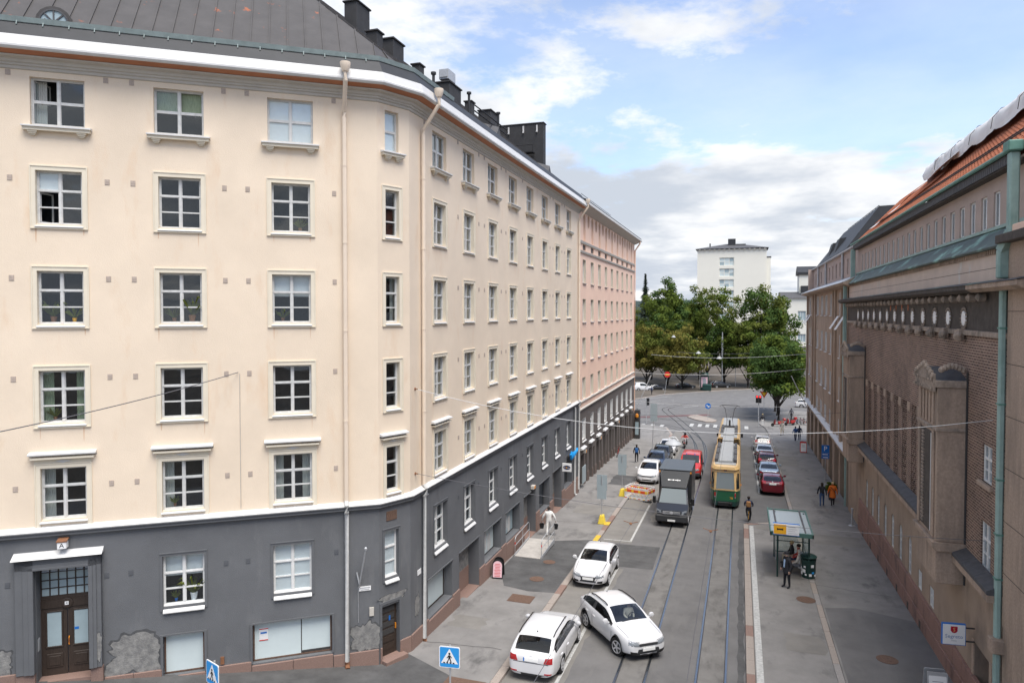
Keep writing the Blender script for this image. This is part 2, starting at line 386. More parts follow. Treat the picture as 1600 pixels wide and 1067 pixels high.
# right pavement, stop platform
struct(flat('pavement', [(3.62,8),(7.5,8),(7.5,88.5),(40,88.5),(40,146),(14,131),(6,121),(3.2,111),(2.6,104),(3.3,99),(3.62,92)], .07, 'pavement', .25))
struct(flat('tram_stop_platform', [(.62,8),(3.36,8),(3.36,52),(2.0,48),(.62,47.2)], .066, 'pavement', .25))
struct(flat('pavement_slab', [(1.27,41.65),(3.3,41.65),(3.3,37.2),(1.27,37.17)], .071, 'asphalt_light'))
struct(flat('tactile_strip', [(.66,8),(.90,8),(.90,46.8),(.66,46.8)], .070, 'road_paint'))
def kerb(name, path, w, m_, ln=1.15):
    root = ob(name, None); struct(root); k = 0
    pts = [Vector((x, y, 0)) for x, y in path]
    for a, b in zip(pts, pts[1:]):
        d = b-a; L_ = d.length; d.normalize(); nrm = Vector((-d.y, d.x, 0)); n = max(1, round(L_/ln))
        for i in range(n):
            p = a+d*(L_*i/n+.006); q = a+d*(L_*(i+1)/n-.006)
            bb = MB(); h = random.uniform(-.006, .006)
            base = [p+nrm*w/2, p-nrm*w/2, q-nrm*w/2, q+nrm*w/2]
            bb.prism([(v.x, v.y, gz(v.x, v.y)+.078+h) for v in base], (0, 0, -.25))
            bb.build('kerb_stone', random.choice(m_), root, bevel=.012)
    return root
kerb('kerb', [(-8.01,18.6),(-8.01,60),(-8.01,88),(-9.4,94.6)], .29, ['granite_kerb','granite_kerb','granite_grey','granite'], 1.25)
kerb('kerb', [(3.49,16),(3.49,92)], .24, ['granite_kerb','granite_kerb','granite_grey'], 1.5)
kerb('kerb', [(.46,16),(.46,47.1),(2.0,47.95),(3.3,51.9)], .30, ['granite_kerb','granite','granite_kerb'], 1.1)
kerb('kerb', [(-19.4,135.5),(-15.05,148.5),(-6.7,160.2),(2.63,169.7),(30,190)], .35, ['granite_kerb','granite_grey'], 4)
kerb('kerb', [(-8.16,21.5),(-9.9,19.9),(-31,4.7)], .29, ['granite_kerb','granite_grey'], 1.3)
struct(flat('park_ground', [(-19.5,135.7),(-15.2,148.7),(-6.8,160.5),(2.55,170),(80,230),(260,330),(-260,330),(-260,120),(-90,31)], .03, 'gravel_park'))
# traffic island
isl = flat('traffic_island', [(-7.6,108.3),(-7.2,110.2),(-6.3,111.3),(-5,109.5),(-3.2,105.5),(-3.2,104.2),(-3.8,103),(-4.6,102.9),(-6.2,105)], .09, 'granite_kerb', .2); struct(isl)
struct(flat('lane_paint', [(-40,92),(-24,99.5),(-13,105.5),(-6,111),(3,118),(14,124),(14,126.4),(3,120.6),(-6,113.4),(-13,107.7),(-24,101.5),(-40,94)], -.050, 'pink_lane'))
# asphalt patches
struct(flat('asphalt_patch', [(-11.7,36.4),(-11.0,38.9),(-8.2,40.2),(-8.17,31.2),(-9.4,31.0),(-10.7,31.3),(-11.6,33.4)], .074, 'asphalt_dark'))
struct(flat('asphalt_patch', [(-7.84,36.2),(-4.25,36.45),(-4.3,40.5),(-7.84,40.2)], -.042, 'asphalt_dark'))
struct(flat('asphalt_patch', [(-1.6,51),(-.2,51),(-.2,58),(-1.6,58)], -.0445, 'asphalt_dark'))
struct(flat('asphalt_patch', [(3.7,26),(7.2,26),(7.2,33.2),(5.0,34),(3.7,33.6)], .0735, 'asphalt'))
# tracks
def track(cl, name='tram_track', slab=False):
    root = ob(name, None); struct(root)
    P = [Vector((x, y, 0)) for x, y in cl]; fine = []
    for i in range(len(P)-1):
        p0, p1, p2, p3 = P[max(i-1,0)], P[i], P[i+1], P[min(i+2,len(P)-1)]
        if (p2-p1).length > 18 and abs(p2.x-p1.x) < .05: fine.append(p1); continue
        for k in range(6):
            t = k/6; fine.append(.5*((2*p1)+(p2-p0)*t+(2*p0-5*p1+4*p2-p3)*t*t+(3*p1-p0-3*p2+p3)*t**3))
    fine.append(P[-1])
    nr = []
    for i, p in enumerate(fine):
        d = (fine[min(i+1,len(fine)-1)]-fine[max(i-1,0)]).normalized(); nr.append(Vector((-d.y, d.x, 0)))
    def strip(o0, o1, dz, m_, nm):
        b = MB(); n = len(fine)
        for p, q in zip(fine, nr):
            for o in (o0, o1):
                v = p+q*o; b.v.append((v.x, v.y, gz(v.x, v.y)+dz))
        for i in range(n-1): b.f.append((2*i+1, 2*i, 2*i+2, 2*i+3)); b.m.append(0)
        return b.build(nm, m_, root)
    if slab: strip(-.44, .44, -.0385, 'track_slab', 'track_bed')
    for sgn in (-1, 1):
        strip(sgn*.5-.034, sgn*.5+.034, -.036, 'rail', 'rail')
        strip(sgn*.45-.016, sgn*.45+.016, -.033, 'iron_dark', 'rail_groove')
    return root
track([(-3.6,4),(-3.6,30),(-3.6,66)], slab=True)
track([(-.9,4),(-.9,40),(-.9,84)], slab=True)
track([(-3.6,66),(-3.95,76),(-4.9,86),(-6.4,94),(-8.6,104),(-11,114),(-11.9,119),(-11.2,124),(-9.2,129.5),(-4,136),(4,142),(20,152)])
track([(-3.6,66),(-3.75,76),(-4.6,84),(-6.6,92),(-10,97.5),(-16,102),(-30,107)])
track([(-.9,84),(-.9,104),(-.6,118),(.2,127),(2,133.5),(8,142),(22,152)])
track([(-.9,84),(-1.4,92),(-3.2,98),(-7,102.5),(-14,106),(-30,110)])
# painted lines
def line(pts, w, m_='road_paint', dz=-.034, name='road_marking'):
    b = MB()
    for (x0, y0), (x1, y1) in zip(pts, pts[1:]):
        d = Vector((x1-x0, y1-y0, 0)); L_ = d.length; d.normalize(); nn = Vector((-d.y, d.x, 0))*w/2; n = max(1, int(L_/8))
        for i in range(n):
            a = Vector((x0, y0, 0))+d*(L_*i/n); c = Vector((x0, y0, 0))+d*(L_*(i+1)/n)
            b.poly([(v.x, v.y, gz(v.x, v.y)+dz) for v in (a-nn, c-nn, c+nn, a+nn)])
    return struct(b.build(name, m_))
line([(-6.02,10),(-6.02,36.1)], .13); line([(-6.08,40.9),(-6.12,50.4)], .12); line([(-7.7,40.98),(-6.0,41.02)], .11); line([(-6.3,60),(-6.42,78)], .12)
line([(1.52,57.4),(1.46,82)], .13); line([(.66,47.5),(1.9,47.75)], .10, dz=-.03)
for x in (-6.3,-5.2,-4.2,-3.15,.9): line([(x,97.4),(x,100.6)], .5)
for x in (-12.7,-11.4,-10.1): line([(x,95.2),(x,97.6)], .5)
line([(-9.2,124),(1.4,137.4)], .25); line([(-20,136),(-14,143.6),(5,154.4),(30,170)], .22)
for i in range(9): line([(-19+i*3.2, 131+i*2.6),(-17.6+i*3.2, 132.1+i*2.6)], .2)
line([(-20,139),(-17,139.6)], .3); line([(-18,127),(-13,127.6)], .3)
line([(-8.01,40.0),(-8.01,41.2)], .30, 'yellow_paint', .094); line([(-8.01,43.6),(-8.01,44.4)], .30, 'yellow_paint', .094)
# manhole covers, gully, cracks
def disc_cover(x, y, r, label, m_='iron', dz=.079):
    b = MB(); b.lathe([(r, 0), (r, .008), (r*.86, .009), (r*.84, .005), (r*.45, .005), (r*.43, .009), (.01, .009)], 20)
    tag(b.build('manhole_cover', m_, None, T(x, y, gz(x, y)+dz) @ Matrix.Rotation(-SL, 4, 'X')), label, 'manhole cover')
disc_cover(-9.46, 32.7, .36, 'round rusty manhole cover in the dark asphalt patch near the ramp')
disc_cover(-9.55, 35.4, .33, 'round worn manhole cover closest to the metal ramp')
disc_cover(2.98, 34.34, .42, 'round rusty manhole cover on the tram stop behind the standing man', 'iron', .074)
disc_cover(5.35, 28.9, .38, 'round rusty manhole cover on the pavement below the white hanging sign')
b = MB(); b.box(-.55,.55,-.45,.45,0,.012).box(-.47,.47,-.37,.37,.012,.016)
tag(b.build('drain_cover','iron',None,T(-9.42,29.98,gz(-9.42,29.98)+.074) @ Matrix.Rotation(-SL,4,'X')), 'square brown iron cover set in the left pavement','manhole cover')
b = MB(); b.box(-.7,.7,-.35,.35,0,.012).box(-.6,.6,-.27,.27,.012,.016)
tag(b.build('drain_cover','iron',None,T(-8.95,21.9,gz(-8.95,21.9)+.074) @ Matrix.Rotation(-SL,4,'X')), 'brown iron cover beside the pole of the crossing sign','manhole cover')
def crack(pts, dz, w=.03):
    b = MB(); P = []
    for (x0,y0),(x1,y1) in zip(pts,pts[1:]):
        for k in range(10): t = k/10; P.append((x0+(x1-x0)*t+random.uniform(-.05,.05), y0+(y1-y0)*t+random.uniform(-.05,.05)))
    for (x0,y0),(x1,y1) in zip(P,P[1:]):
        b.poly([(x0,y0-w/2,gz(x0,y0)+dz),(x1,y1-w/2,gz(x1,y1)+dz),(x1,y1+w/2,gz(x1,y1)+dz),(x0,y0+w/2,gz(x0,y0)+dz)])
    struct(b.build('joint_line','iron_dark'))
crack([(-11.8,24.5),(-8.2,24.9)], .0745); crack([(-11.2,43.5),(-8.2,44)], .0745); crack([(-11.7,49.6),(-8.2,49.3)], .0745); crack([(3.65,36.6),(7.2,36)], .0745); crack([(3.65,52.6),(7.2,51.5)], .0745); crack([(3.65,66),(7.2,65)], .0745)

# tar seams, worn strips and oil marks on the carriageway
def worn(x0, x1, y0, y1, dz, m_, seed, jag=.08):
    rnd = random.Random(seed); n = max(4, int((y1-y0)/.5)); l_ = [(x0+rnd.uniform(-jag,jag), y0+(y1-y0)*i/n) for i in range(n+1)]; r_ = [(x1+rnd.uniform(-jag,jag), y0+(y1-y0)*i/n) for i in range(n+1)]
    struct(flat('asphalt_patch', l_+r_[::-1], dz, m_))
worn(-6.0,-5.75,23,36,-.0435,'asphalt_light',1); worn(-5.6,-4.6,46,52,-.043,'asphalt_light',2); worn(.0,.25,20,46,-.0435,'asphalt_dark',3,.05); worn(1.9,3.2,28.5,30.2,.0725,'asphalt_light',4,.15); worn(1.0,3.3,46.2,47.2,.0725,'asphalt_light',5,.1)
worn(-11.4,-9.9,26.2,27.4,.0738,'asphalt_light',7,.2); worn(4.2,6.9,44,46.2,.0735,'asphalt_light',8,.2); worn(-10.8,-8.4,46,48.6,.0738,'asphalt_light',10,.2); worn(-10.2,-8.3,56,60,.0738,'asphalt_dark',11,.15); worn(3.8,5.4,70,76,.0737,'asphalt_light',12,.15)
for pts in (((-5.9,28),(-4.2,28.5)),((-2.9,24),(-2.2,40),(-2.4,52)),((.2,33),(-.2,36)),((4.2,25),(4.6,44),(4.3,60)),((-10.4,25),(-10.2,31)),((-9.0,52.5),(-9.2,66))): crack(pts, .0746 if pts[0][0] > 3.6 or pts[0][0] < -8.2 else -.0425, .022)
# ================================================================ facade kit
def FM(o, d):
    d = Vector(d).normalized(); y = Vector((0,0,1)).cross(d)
    return Matrix(((d.x,y.x,0,o[0]),(d.y,y.y,0,o[1]),(0,0,1,o[2] if len(o) > 2 else 0),(0,0,0,1)))
def wall(name, Mf, u0, u1, z0, z1, ops, m_, parent, depth=.25, reveal=None):
    us = sorted({u0, u1}|{u for o in ops for u in o[:2] if u0 < u < u1}); zs = sorted({z0, z1}|{z for o in ops for z in o[2:4] if z0 < z < z1})
    b = MB()
    def hit(u, z): return any(o[0] < u < o[1] and o[2] < z < o[3] for o in ops)
    for j in range(len(zs)-1):
        i = 0
        while i < len(us)-1:
            zc = (zs[j]+zs[j+1])/2
            if hit((us[i]+us[i+1])/2, zc): i += 1; continue
            k = i
            while k+1 < len(us)-1 and not hit((us[k+1]+us[k+2])/2, zc): k += 1
            b.add([(us[i],0,zs[j]),(us[k+1],0,zs[j]),(us[k+1],0,zs[j+1]),(us[i],0,zs[j+1])], [(0,1,2,3)]); i = k+1
    for o in ops:
        a, c, e, f = o[:4]; e = max(e, z0); f = min(f, z1); d = o[4] if len(o) > 4 else depth
        b.add([(a,0,e),(a,0,f),(a,d,f),(a,d,e)], [(0,1,2,3)], 1); b.add([(c,0,e),(c,d,e),(c,d,f),(c,0,f)], [(0,1,2,3)], 1)
        if f < z1: b.add([(a,0,f),(c,0,f),(c,d,f),(a,d,f)], [(0,1,2,3)], 1)
        if e > z0: b.add([(a,0,e),(a,d,e),(c,d,e),(c,0,e)], [(0,1,2,3)], 1)
    return b.build(name, [m_, reveal or m_], parent, Mf, fixn=False)
def sweep(name, path, prof, m_, parent=None, ends=True, M=None, smooth=False):
    """profile (outward, z) run along a plan path; outward is to the right of travel"""
    P = [Vector((p[0], p[1], 0)) for p in path]; n = len(P); offs = []
    for i in range(n):
        ns = []
        for a, b in ((i-1, i), (i, i+1)):
            if a >= 0 and b < n:
                d = (P[b]-P[a]).normalized(); ns.append(Vector((d.y, -d.x, 0)))
        if len(ns) == 1: offs.append(ns[0])
        else:
            v = ns[0]+ns[1]; offs.append(v/(v.length_squared/2) if v.length else ns[0])
    b = MB(); k = len(prof)
    for p, o in zip(P, offs):
        for d, z in prof: q = p+o*d; b.v.append((q.x, q.y, z))
    for i in range(n-1):
        for j in range(k-1): b.f.append((i*k+j, (i+1)*k+j, (i+1)*k+j+1, i*k+j+1)); b.m.append(0)
    if ends: b.f += [tuple(range(k)), tuple((n-1)*k+j for j in range(k))]; b.m += [0, 0]
    return b.build(name, m_, parent, M, fixn=False, smooth=smooth)
_cache = {}
def cached(key, fn):
    if key not in _cache: _cache[key] = fn()
    return _cache[key]
def inst(key, fn, name, parent, M): return ob(name, cached(key, fn), parent, M)
def win_layout(w, h, kind):
    """glazing bars of a window: list of pane rectangles, x from -w/2, z from 0"""
    f, mw, tr, gb = .055, .085, .075, .028
    x0, x1 = -w/2+f, w/2-f; z0, z1 = f, h-f; cols = [(x0, -mw/2), (mw/2, x1)]
    if kind == 'narrow': cols = [(x0, x1)]
    if kind == 'four' or kind == 'two': zz = [(z0, h*.50-tr/2), (h*.50+tr/2, z1)]
    else:
        zt = h*.635; zm = (z0+zt-tr/2)/2; zz = [(z0, zm-gb/2), (zm+gb/2, zt-tr/2), (zt+tr/2, z1)]
    if kind == 'two': cols = [(x0, x1)]
    return [(a+.014, b-.014, c+.008, d-.008) for a, b in cols for c, d in zz], cols, zz
def win_frame(w, h, kind, m_, dp=.07):
    panes, cols, zz = win_layout(w, h, kind); b = MB()
    us = sorted({-w/2, w/2}|{p[0] for p in panes}|{p[1] for p in panes}); zs = sorted({0, h}|{p[2] for p in panes}|{p[3] for p in panes})
    for i in range(len(us)-1):
        for j in range(len(zs)-1):
            uc, zc = (us[i]+us[i+1])/2, (zs[j]+zs[j+1])/2
            if any(p[0] < uc < p[1] and p[2] < zc < p[3] for p in panes): continue
            b.add([(us[i],0,zs[j]),(us[i+1],0,zs[j]),(us[i+1],0,zs[j+1]),(us[i],0,zs[j+1])], [(0,1,2,3)])
    for a, c, e, f in panes:
        b.add([(a,0,e),(a,0,f),(a,dp,f),(a,dp,e)], [(0,1,2,3)]); b.add([(c,0,e),(c,dp,e),(c,dp,f),(c,0,f)], [(0,1,2,3)])
        b.add([(a,0,f),(c,0,f),(c,dp,f),(a,dp,f)], [(0,1,2,3)]); b.add([(a,0,e),(a,dp,e),(c,dp,e),(c,0,e)], [(0,1,2,3)])
    if len(cols) == 2 and kind != 'plain': b.box(-.032, .032, -.022, .002, .02, h-.02)
    if kind in ('six', 'narrow'): b.box(-w/2+.02, w/2-.02, -.018, .002, zz[1][1]+.012, zz[1][1]+.058)
    b.box(-w/2, w/2, -.012, .0, 0, .03).box(-w/2, w/2, -.012, .0, h-.03, h).box(-w/2, -w/2+.035, -.014, 0, 0, h).box(w/2-.035, w/2, -.014, 0, 0, h)
    return b.mesh('window', m_, fixn=False)
def add_window(parent, Mf, u, z, w, h, kind='six', fm='white_paint', dep=.15, single=True, deco=None, cur=None, pm='pane_glass', opened=()):
    """window part (frame) with panes, sill, casing and curtain as its pieces; z is the bottom of the opening"""
    M = Mf @ T(u, dep, z)
    W = inst(('wf', w, h, kind, fm), lambda: win_frame(w, h, kind, fm), 'window', parent, M)
    panes, _, _ = win_layout(w, h, kind)
    if single:
        for k, (a, c, e, f) in enumerate(panes):
            if k in opened: continue
            inst(('pn', w, h, kind, k, pm), lambda: MB().box(a, c, .03, .036, e, f).mesh('pane', pm), 'pane', W, M)
    else:
        def allp():
            b = MB()
            for a, c, e, f in panes: b.box(a, c, .03, .036, e, f)
            return b.mesh('glazing', pm)
        inst(('pa', w, h, kind, pm), allp, 'glazing', W, M)
    if opened:      # a sash swung inwards
        a, c, e, f = min(panes[k][0] for k in opened), max(panes[k][1] for k in opened), min(panes[k][2] for k in opened), max(panes[k][3] for k in opened)
        sg = -1 if a < 0 else 1; Mh = M @ T(a if sg < 0 else c, .05, e) @ RZ(radians(62)*-sg); x0, x1 = (0, c-a) if sg < 0 else (a-c, 0); hh = f-e
        s_ = MB().box(x0, x1, 0, .035, 0, .045).box(x0, x1, 0, .035, hh-.045, hh).box(x0, x0+.045, 0, .035, 0, hh).box(x1-.045, x1, 0, .035, 0, hh).build('open_sash', fm, W, Mh); 
        MB().box(x0+.045, x1-.045, .015, .02, .045, hh-.045).build('sash_pane', pm, W, Mh)
    if cur is None: cur = random.choice(['none', 'none', 'sides', 'sides', 'left', 'half', 'none'])
    cm = random.choice(['curtain', 'curtain', 'curtain_green', 'blind'])
    if cur == 'blind': inst(('bl', w, h), lambda: MB().box(-w/2+.02, w/2-.02, .045, .052, .03, h-.03).mesh('blind', 'blind'), 'blind', W, M)
    elif cur == 'uleft': inst(('ul', w, h), lambda: MB().box(-w/2+.04, -.03, .045, .052, h*.65, h-.03).mesh('blind', 'blind'), 'blind', W, M)
    elif cur == 'half': inst(('bh', w, h, cm), lambda: MB().box(-w/2+.04, w/2-.04, .14, .15, h*.55, h-.03).mesh('blind', cm), 'blind', W, M)
    elif cur != 'none':
        def curt():
            b = MB(); sides = (-1,) if cur == 'left' else (-1, 1)
            for s in sides:
                n = 12; x0 = s*(w/2-.03); cw = w*.23
                pts = [(x0-s*cw*i/n, .20+.02*(i % 2)) for i in range(n+1)]
                for (xa, ya), (xb, yb) in zip(pts, pts[1:]): b.add([(xa,ya,.04),(xb,yb,.04),(xb,yb,h-.04),(xa,ya,h-.04)], [(0,1,2,3)])
            return b.mesh('curtain', cm, fixn=False)
        inst(('cu', w, h, cur, cm), curt, 'curtain', W, M)
    M0 = Mf @ T(u, 0, z)
    if deco in ('cased', 'hood'):
        def casing():
            b = MB(); c = .125; lo = -.12 if deco == 'cased' else -.24; o = .022
            b.box(-w/2-c, -w/2-.002, -o, .012, lo, h+c).box(w/2+.002, w/2+c, -o, .012, lo, h+c).box(-w/2-.002, w/2+.002, -o, .012, h+.002, h+c)
            b.box(-w/2-c-.03, -w/2-c, -o-.018, .012, lo, h+c+.03).box(w/2+c, w/2+c+.03, -o-.018, .012, lo, h+c+.03)
            b.box(-w/2-c, w/2+c, -o-.018, .012, h+c, h+c+.03)
            if deco == 'cased': b.box(-w/2-.002, w/2+.002, -o, .012, lo, -.085).box(-w/2-c-.03, w/2+c+.03, -o-.03, .012, lo-.03, lo)
            # reveals lined with the trim colour
            b.box(-w/2-.002, -w/2+.004, 0, .145, 0, h).box(w/2-.004, w/2+.002, 0, .145, 0, h).box(-w/2, w/2, 0, .145, h-.004, h+.002)
            return b.mesh('casing', 'cream_trim')
        inst(('cs', w, h, deco), casing, 'casing', W, M0)
    if deco == 'hood':
        def hood():
            b = MB(); x = w/2+.30; z1 = h+.36
            prof = [(.0, z1), (.0, z1+.07), (-.02, z1+.07), (-.17, z1+.07), (-.19, z1+.075), (-.19, z1+.12), (0, z1+.17)]
            b.prism([(-x, p[0], p[1]) for p in prof], (2*x, 0, 0), 0)
            return b.mesh('hood', 'white_metal')
        inst(('hd', w, h), hood, 'hood', W, M0)
        inst(('hm', w, h), lambda: MB().box(-w/2-.24, w/2+.24, -.15, .0, h+.30, h+.359).box(-w/2-.155, w/2+.155, -.018, .01, h+.156, h+.27).mesh('moulding', 'cream_trim'), 'moulding', W, M0)
        inst(('dm', w, h), lambda: MB().prism([(-.24,-.022,h+.215),(0,-.022,h+.165),(.24,-.022,h+.215),(0,-.022,h+.265)], (0,-.02,0)).mesh('diamond', 'white_metal'), 'diamond', W, M0)
    if deco in ('cased', 'hood', 'grey', 'plain'):
        def sill():
            b = MB(); e = .03
            b.prism([(-w/2-e,.145,.005),(-w/2-e,-.075,-.075),(-w/2-e,-.075,-.10),(-w/2-e,.145,-.03)] if deco != 'grey' else [(-w/2+.005,.145,.06),(-w/2+.005,-.09,-.16),(-w/2+.005,-.09,-.19),(-w/2+.005,.145,-.03)], (w+2*e if deco != 'grey' else w-.01, 0, 0))
            return b.mesh('sill', 'white_metal')
        inst(('sl', w, h, deco), sill, 'sill', W, M0)
    if deco == 'grey':
        def gc():
            b = MB(); c = .085; o = .03
            b.box(-w/2-c, -w/2-.002, -o, .01, -.14, h+c).box(w/2+.002, w/2+c, -o, .01, -.14, h+c).box(-w/2-.002, w/2+.002, -o, .01, h+.002, h+c)
            b.box(-w/2-c, w/2+c, -o-.02, .01, h+c, h+c+.03)
            return b.mesh('casing', 'grey_trim')
        inst(('gc', w, h), gc, 'casing', W, M0)
    if deco == 'corbel':
        def cs():
            b = MB(); x = w/2+.20
            b.prism([(-x,.145,.01),(-x,-.20,-.05),(-x,-.22,-.06),(-x,-.22,-.10),(-x,.0,-.10),(-x,.145,-.02)], (2*x,0,0))
            return b.mesh('sill', 'white_metal')
        inst(('cs', w), cs, 'sill', W, M0)
        def cb():
            b = MB(); x = w/2+.17
            b.box(-x, x, -.17, 0, -.20, -.101)
            for s in (-1, 1):
                c = s*(x-.25); b.box(c-.13, c+.13, -.14, 0, -.25, -.2).box(c-.105, c+.105, -.11, 0, -.30, -.25).box(c-.07, c+.07, -.07, 0, -.345, -.30)
            return b.mesh('corbel', 'cream_trim')
        inst(('cb', w), cb, 'corbel', W, M0)
    return W
def vent(parent, Mf, u, z, m_='vent', s=.07):
    inst(('vt', m_, s), lambda: MB().box(-s, s, -.012, .0, -s*1.25, s*1.25, 0).box(-s*.8, s*.8, -.016, -.012, -s*.95, -s*.3).box(-s*.8, s*.8, -.016, -.012, -s*.1, s*.95).mesh('vent', m_), 'vent', parent, Mf @ T(u, 0, z))
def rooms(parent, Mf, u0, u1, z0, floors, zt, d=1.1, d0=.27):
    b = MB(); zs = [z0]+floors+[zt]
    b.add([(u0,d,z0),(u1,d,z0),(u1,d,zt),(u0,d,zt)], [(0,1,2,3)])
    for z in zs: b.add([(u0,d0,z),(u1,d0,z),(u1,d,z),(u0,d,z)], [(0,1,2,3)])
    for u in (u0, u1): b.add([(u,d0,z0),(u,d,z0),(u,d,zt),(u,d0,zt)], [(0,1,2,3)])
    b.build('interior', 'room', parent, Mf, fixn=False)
def blotch(parent, Mf, u, z, w, h, m_='bare_plaster', seed=0, dep=-.006, name='bare_plaster_patch'):
    rnd = random.Random(seed); n = 72; pts = []
    for i in range(n):
        a = 2*pi*i/n; r = 1+.36*noise.noise((cos(a)*1.6+seed, sin(a)*1.6, seed*.7))+.22*noise.noise((cos(a)*5, sin(a)*5, seed))+.10*noise.noise((cos(a)*14, sin(a)*14, seed))
        pts.append((w/2*r*cos(a)*(1+.25*abs(sin(2*a))), dep, h/2*r*sin(a)*(1+.2*abs(sin(2*a)))))
    b = MB(); b.prism(pts, (0, .02, 0)); P = b.build(name, m_, parent, Mf @ T(u, 0, z))
    if m_ == 'bare_plaster':      # scuffed edge round the bare plaster
        e = MB(); e.prism([(x*1.10+.02*noise.noise((i*.9,seed,0)), y+.003, z_*1.12+.05*noise.noise((i*.7,seed,3))) for i, (x, y, z_) in enumerate(pts)], (0, .015, 0)); e.build('scuffed_edge', 'scuff', P, Mf @ T(u, 0, z))
# ================================================================ cream corner building
CB = thing('apartment_building', 'big cream corner apartment building with dark grey ground floor and sheet metal roof', 'building', T(-12.4, 22.25, -.75))
WORLDC.add(CB.name)
DF = (PB-PA).normalized(); FL = (PB-PA).length
ML = FM(PA, DL); MF_ = FM(PA, DF); MS = FM(PB, (0, 1, 0)); SEND = 52.25-PB.y
LU = [-13.4, -9.92, -6.45, -2.95]; SU = [26.35+3.237*i-PB.y for i in range(8)]
ROWS = [14.85, 11.71, 8.57]; RH = 1.67
def rects(us, w, extra=()):
    r = []
    for u in us:
        r += [(u-w/2, u+w/2, z, z+RH) for z in ROWS]+[(u-w/2, u+w/2, 5.50, 7.15)]
    return r+list(extra)
LO = rects(LU, 1.28, [(u-.75, u+.75, 17.93, 19.40) for u in LU])
wall('wall', ML, -16, 0, 5.10, 20.0, LO, 'cream', CB)
FO = [(.35,.97,z,z+RH) for z in ROWS]+[(.35,.97,5.5,7.15),(.35,.97,17.93,19.38)]
wall('wall', MF_, 0, FL, 5.10, 20.0, FO, 'cream', CB)
SO = rects(SU, 1.18, [(u-.70, u+.70, 17.93, 19.38) for u in SU])
wall('wall', MS, 0, SEND, 5.10, 20.0, SO, 'cream', CB)
LG = [(-7.11,-5.83,2.28,3.98),(-3.63,-2.35,2.28,3.98),(-14.0,-12.7,2.28,3.98),(-7.13,-5.85,-.05,1.32,.2),(-4.34,-1.66,-.05,1.32,.2),(-10.74,-9.24,-3,3.97,.45)]
wall('wall', ML, -16, 0, -3.0, 5.10, LG, 'grey_stucco', CB)
FG = [(.24,.88,2.32,4.05),(.12,.90,-3,1.30,.22)]
wall('wall', MF_, 0, FL, -3, 5.10, FG, 'grey_stucco', CB)
SHOPS = [0, 2, 3, 5, 7]; DOORS = [1, 4, 6]
SG = [(u-.66, u+.66, 2.35, 4.12) for u in SU]+[(SU[i]-1.23, SU[i]+1.23, -.22 if i < 5 else -.55, 1.34, .45) for i in SHOPS]+[(SU[i]-1.23, SU[i]+1.23, -4, 1.36, 1.3) for i in DOORS]
wall('wall', MS, 0, SEND, -3.4, 5.10, SG, 'grey_stucco', CB)
rooms(CB, ML, -15.8, -.6, 4.9, [8.1, 11.3, 14.4, 17.5], 19.8); rooms(CB, ML, -9.0, -.6, 2.0, [], 4.6, .9); rooms(CB, ML, -15.8, -11.0, 2.0, [], 4.6, .9)
rooms(CB, MS, .6, SEND-.1, 4.9, [8.1, 11.3, 14.4, 17.5], 19.8); rooms(CB, MS, .6, SEND-.1, 1.9, [], 4.6, .9)
rooms(CB, MF_, .1, FL-.1, -1, [2, 4.9, 8.1, 11.3, 14.4, 17.5], 19.8, .6)
# windows, street front left
curL = {(-9.92,14.85):'uleft', (-2.95,17.93):'blind', (-9.92,17.93):'left', (-6.45,17.93):'half', (-2.95,14.85):'none', (-6.45,14.85):'none', (-2.95,11.71):'half', (-9.92,8.57):'sides', (-6.45,8.57):'none', (-9.92,5.5):'left', (-6.45,5.5):'left', (-2.95,5.5):'sides', (-9.92,11.71):'none', (-6.45,11.71):'none', (-2.95,8.57):'none'}
for u in LU[1:]:
    add_window(CB, ML, u, 17.93, 1.5, 1.47, 'four', 'old_white', deco='corbel', cur=curL.get((u,17.93)), opened={-9.92:(1,), -6.45:(3,)}.get(u, ()))
    for z in ROWS: add_window(CB, ML, u, z, 1.28, RH, deco='cased', fm='old_white', cur=curL.get((u,z)), opened=(0,1) if (u == -9.92 and z == 14.85) else ())
    add_window(CB, ML, u, 5.5, 1.28, 1.65, deco='hood', fm='old_white', cur=curL.get((u,5.5)))
add_window(CB, ML, -6.47, 2.28, 1.28, 1.70, deco='grey', fm='white_paint', cur='half')
add_window(CB, ML, -2.99, 2.28, 1.28, 1.70, deco='grey', fm='white_paint', cur='blind')
cF = ['none', 'sides', 'none', 'none', 'blind']
for z, c in zip(ROWS, cF): add_window(CB, MF_, .66, z, .62, RH, 'narrow', 'old_white', deco='cased', cur=c)
add_window(CB, MF_, .66, 5.5, .62, 1.65, 'narrow', 'old_white', deco='hood', cur='none')
add_window(CB, MF_, .66, 17.93, .62, 1.45, 'two', 'old_white', deco='corbel', cur='blind')
add_window(CB, MF_, .56, 2.32, .64, 1.73, 'narrow', deco='grey', cur='blind')
for i, u in enumerate(SU):
    near = i < 3
    add_window(CB, MS, u, 17.93, 1.4, 1.45, 'four', 'old_white', deco='corbel', single=near)
    for z in ROWS: add_window(CB, MS, u, z, 1.18, RH, deco='cased', fm='old_white', single=near)
    add_window(CB, MS, u, 5.5, 1.18, 1.65, deco='hood', fm='old_white', single=near)
    add_window(CB, MS, u, 2.35, 1.32, 1.77, deco='grey', single=near, dep=.2, cur='sides')
for z in (19.5, 16.25, 13.15, 10.0, 6.55):
    for u in (-11.24, -8.57, -7.83, -5.08, -4.35, -1.5): vent(CB, ML, u, z if z < 19 else 19.48)
    for y in (24.9, 28.3, 30.85, 31.6, 34.1, 34.85, 37.8, 43.8, 44.55, 46.95, 47.7): vent(CB, MS, y-PB.y, z)
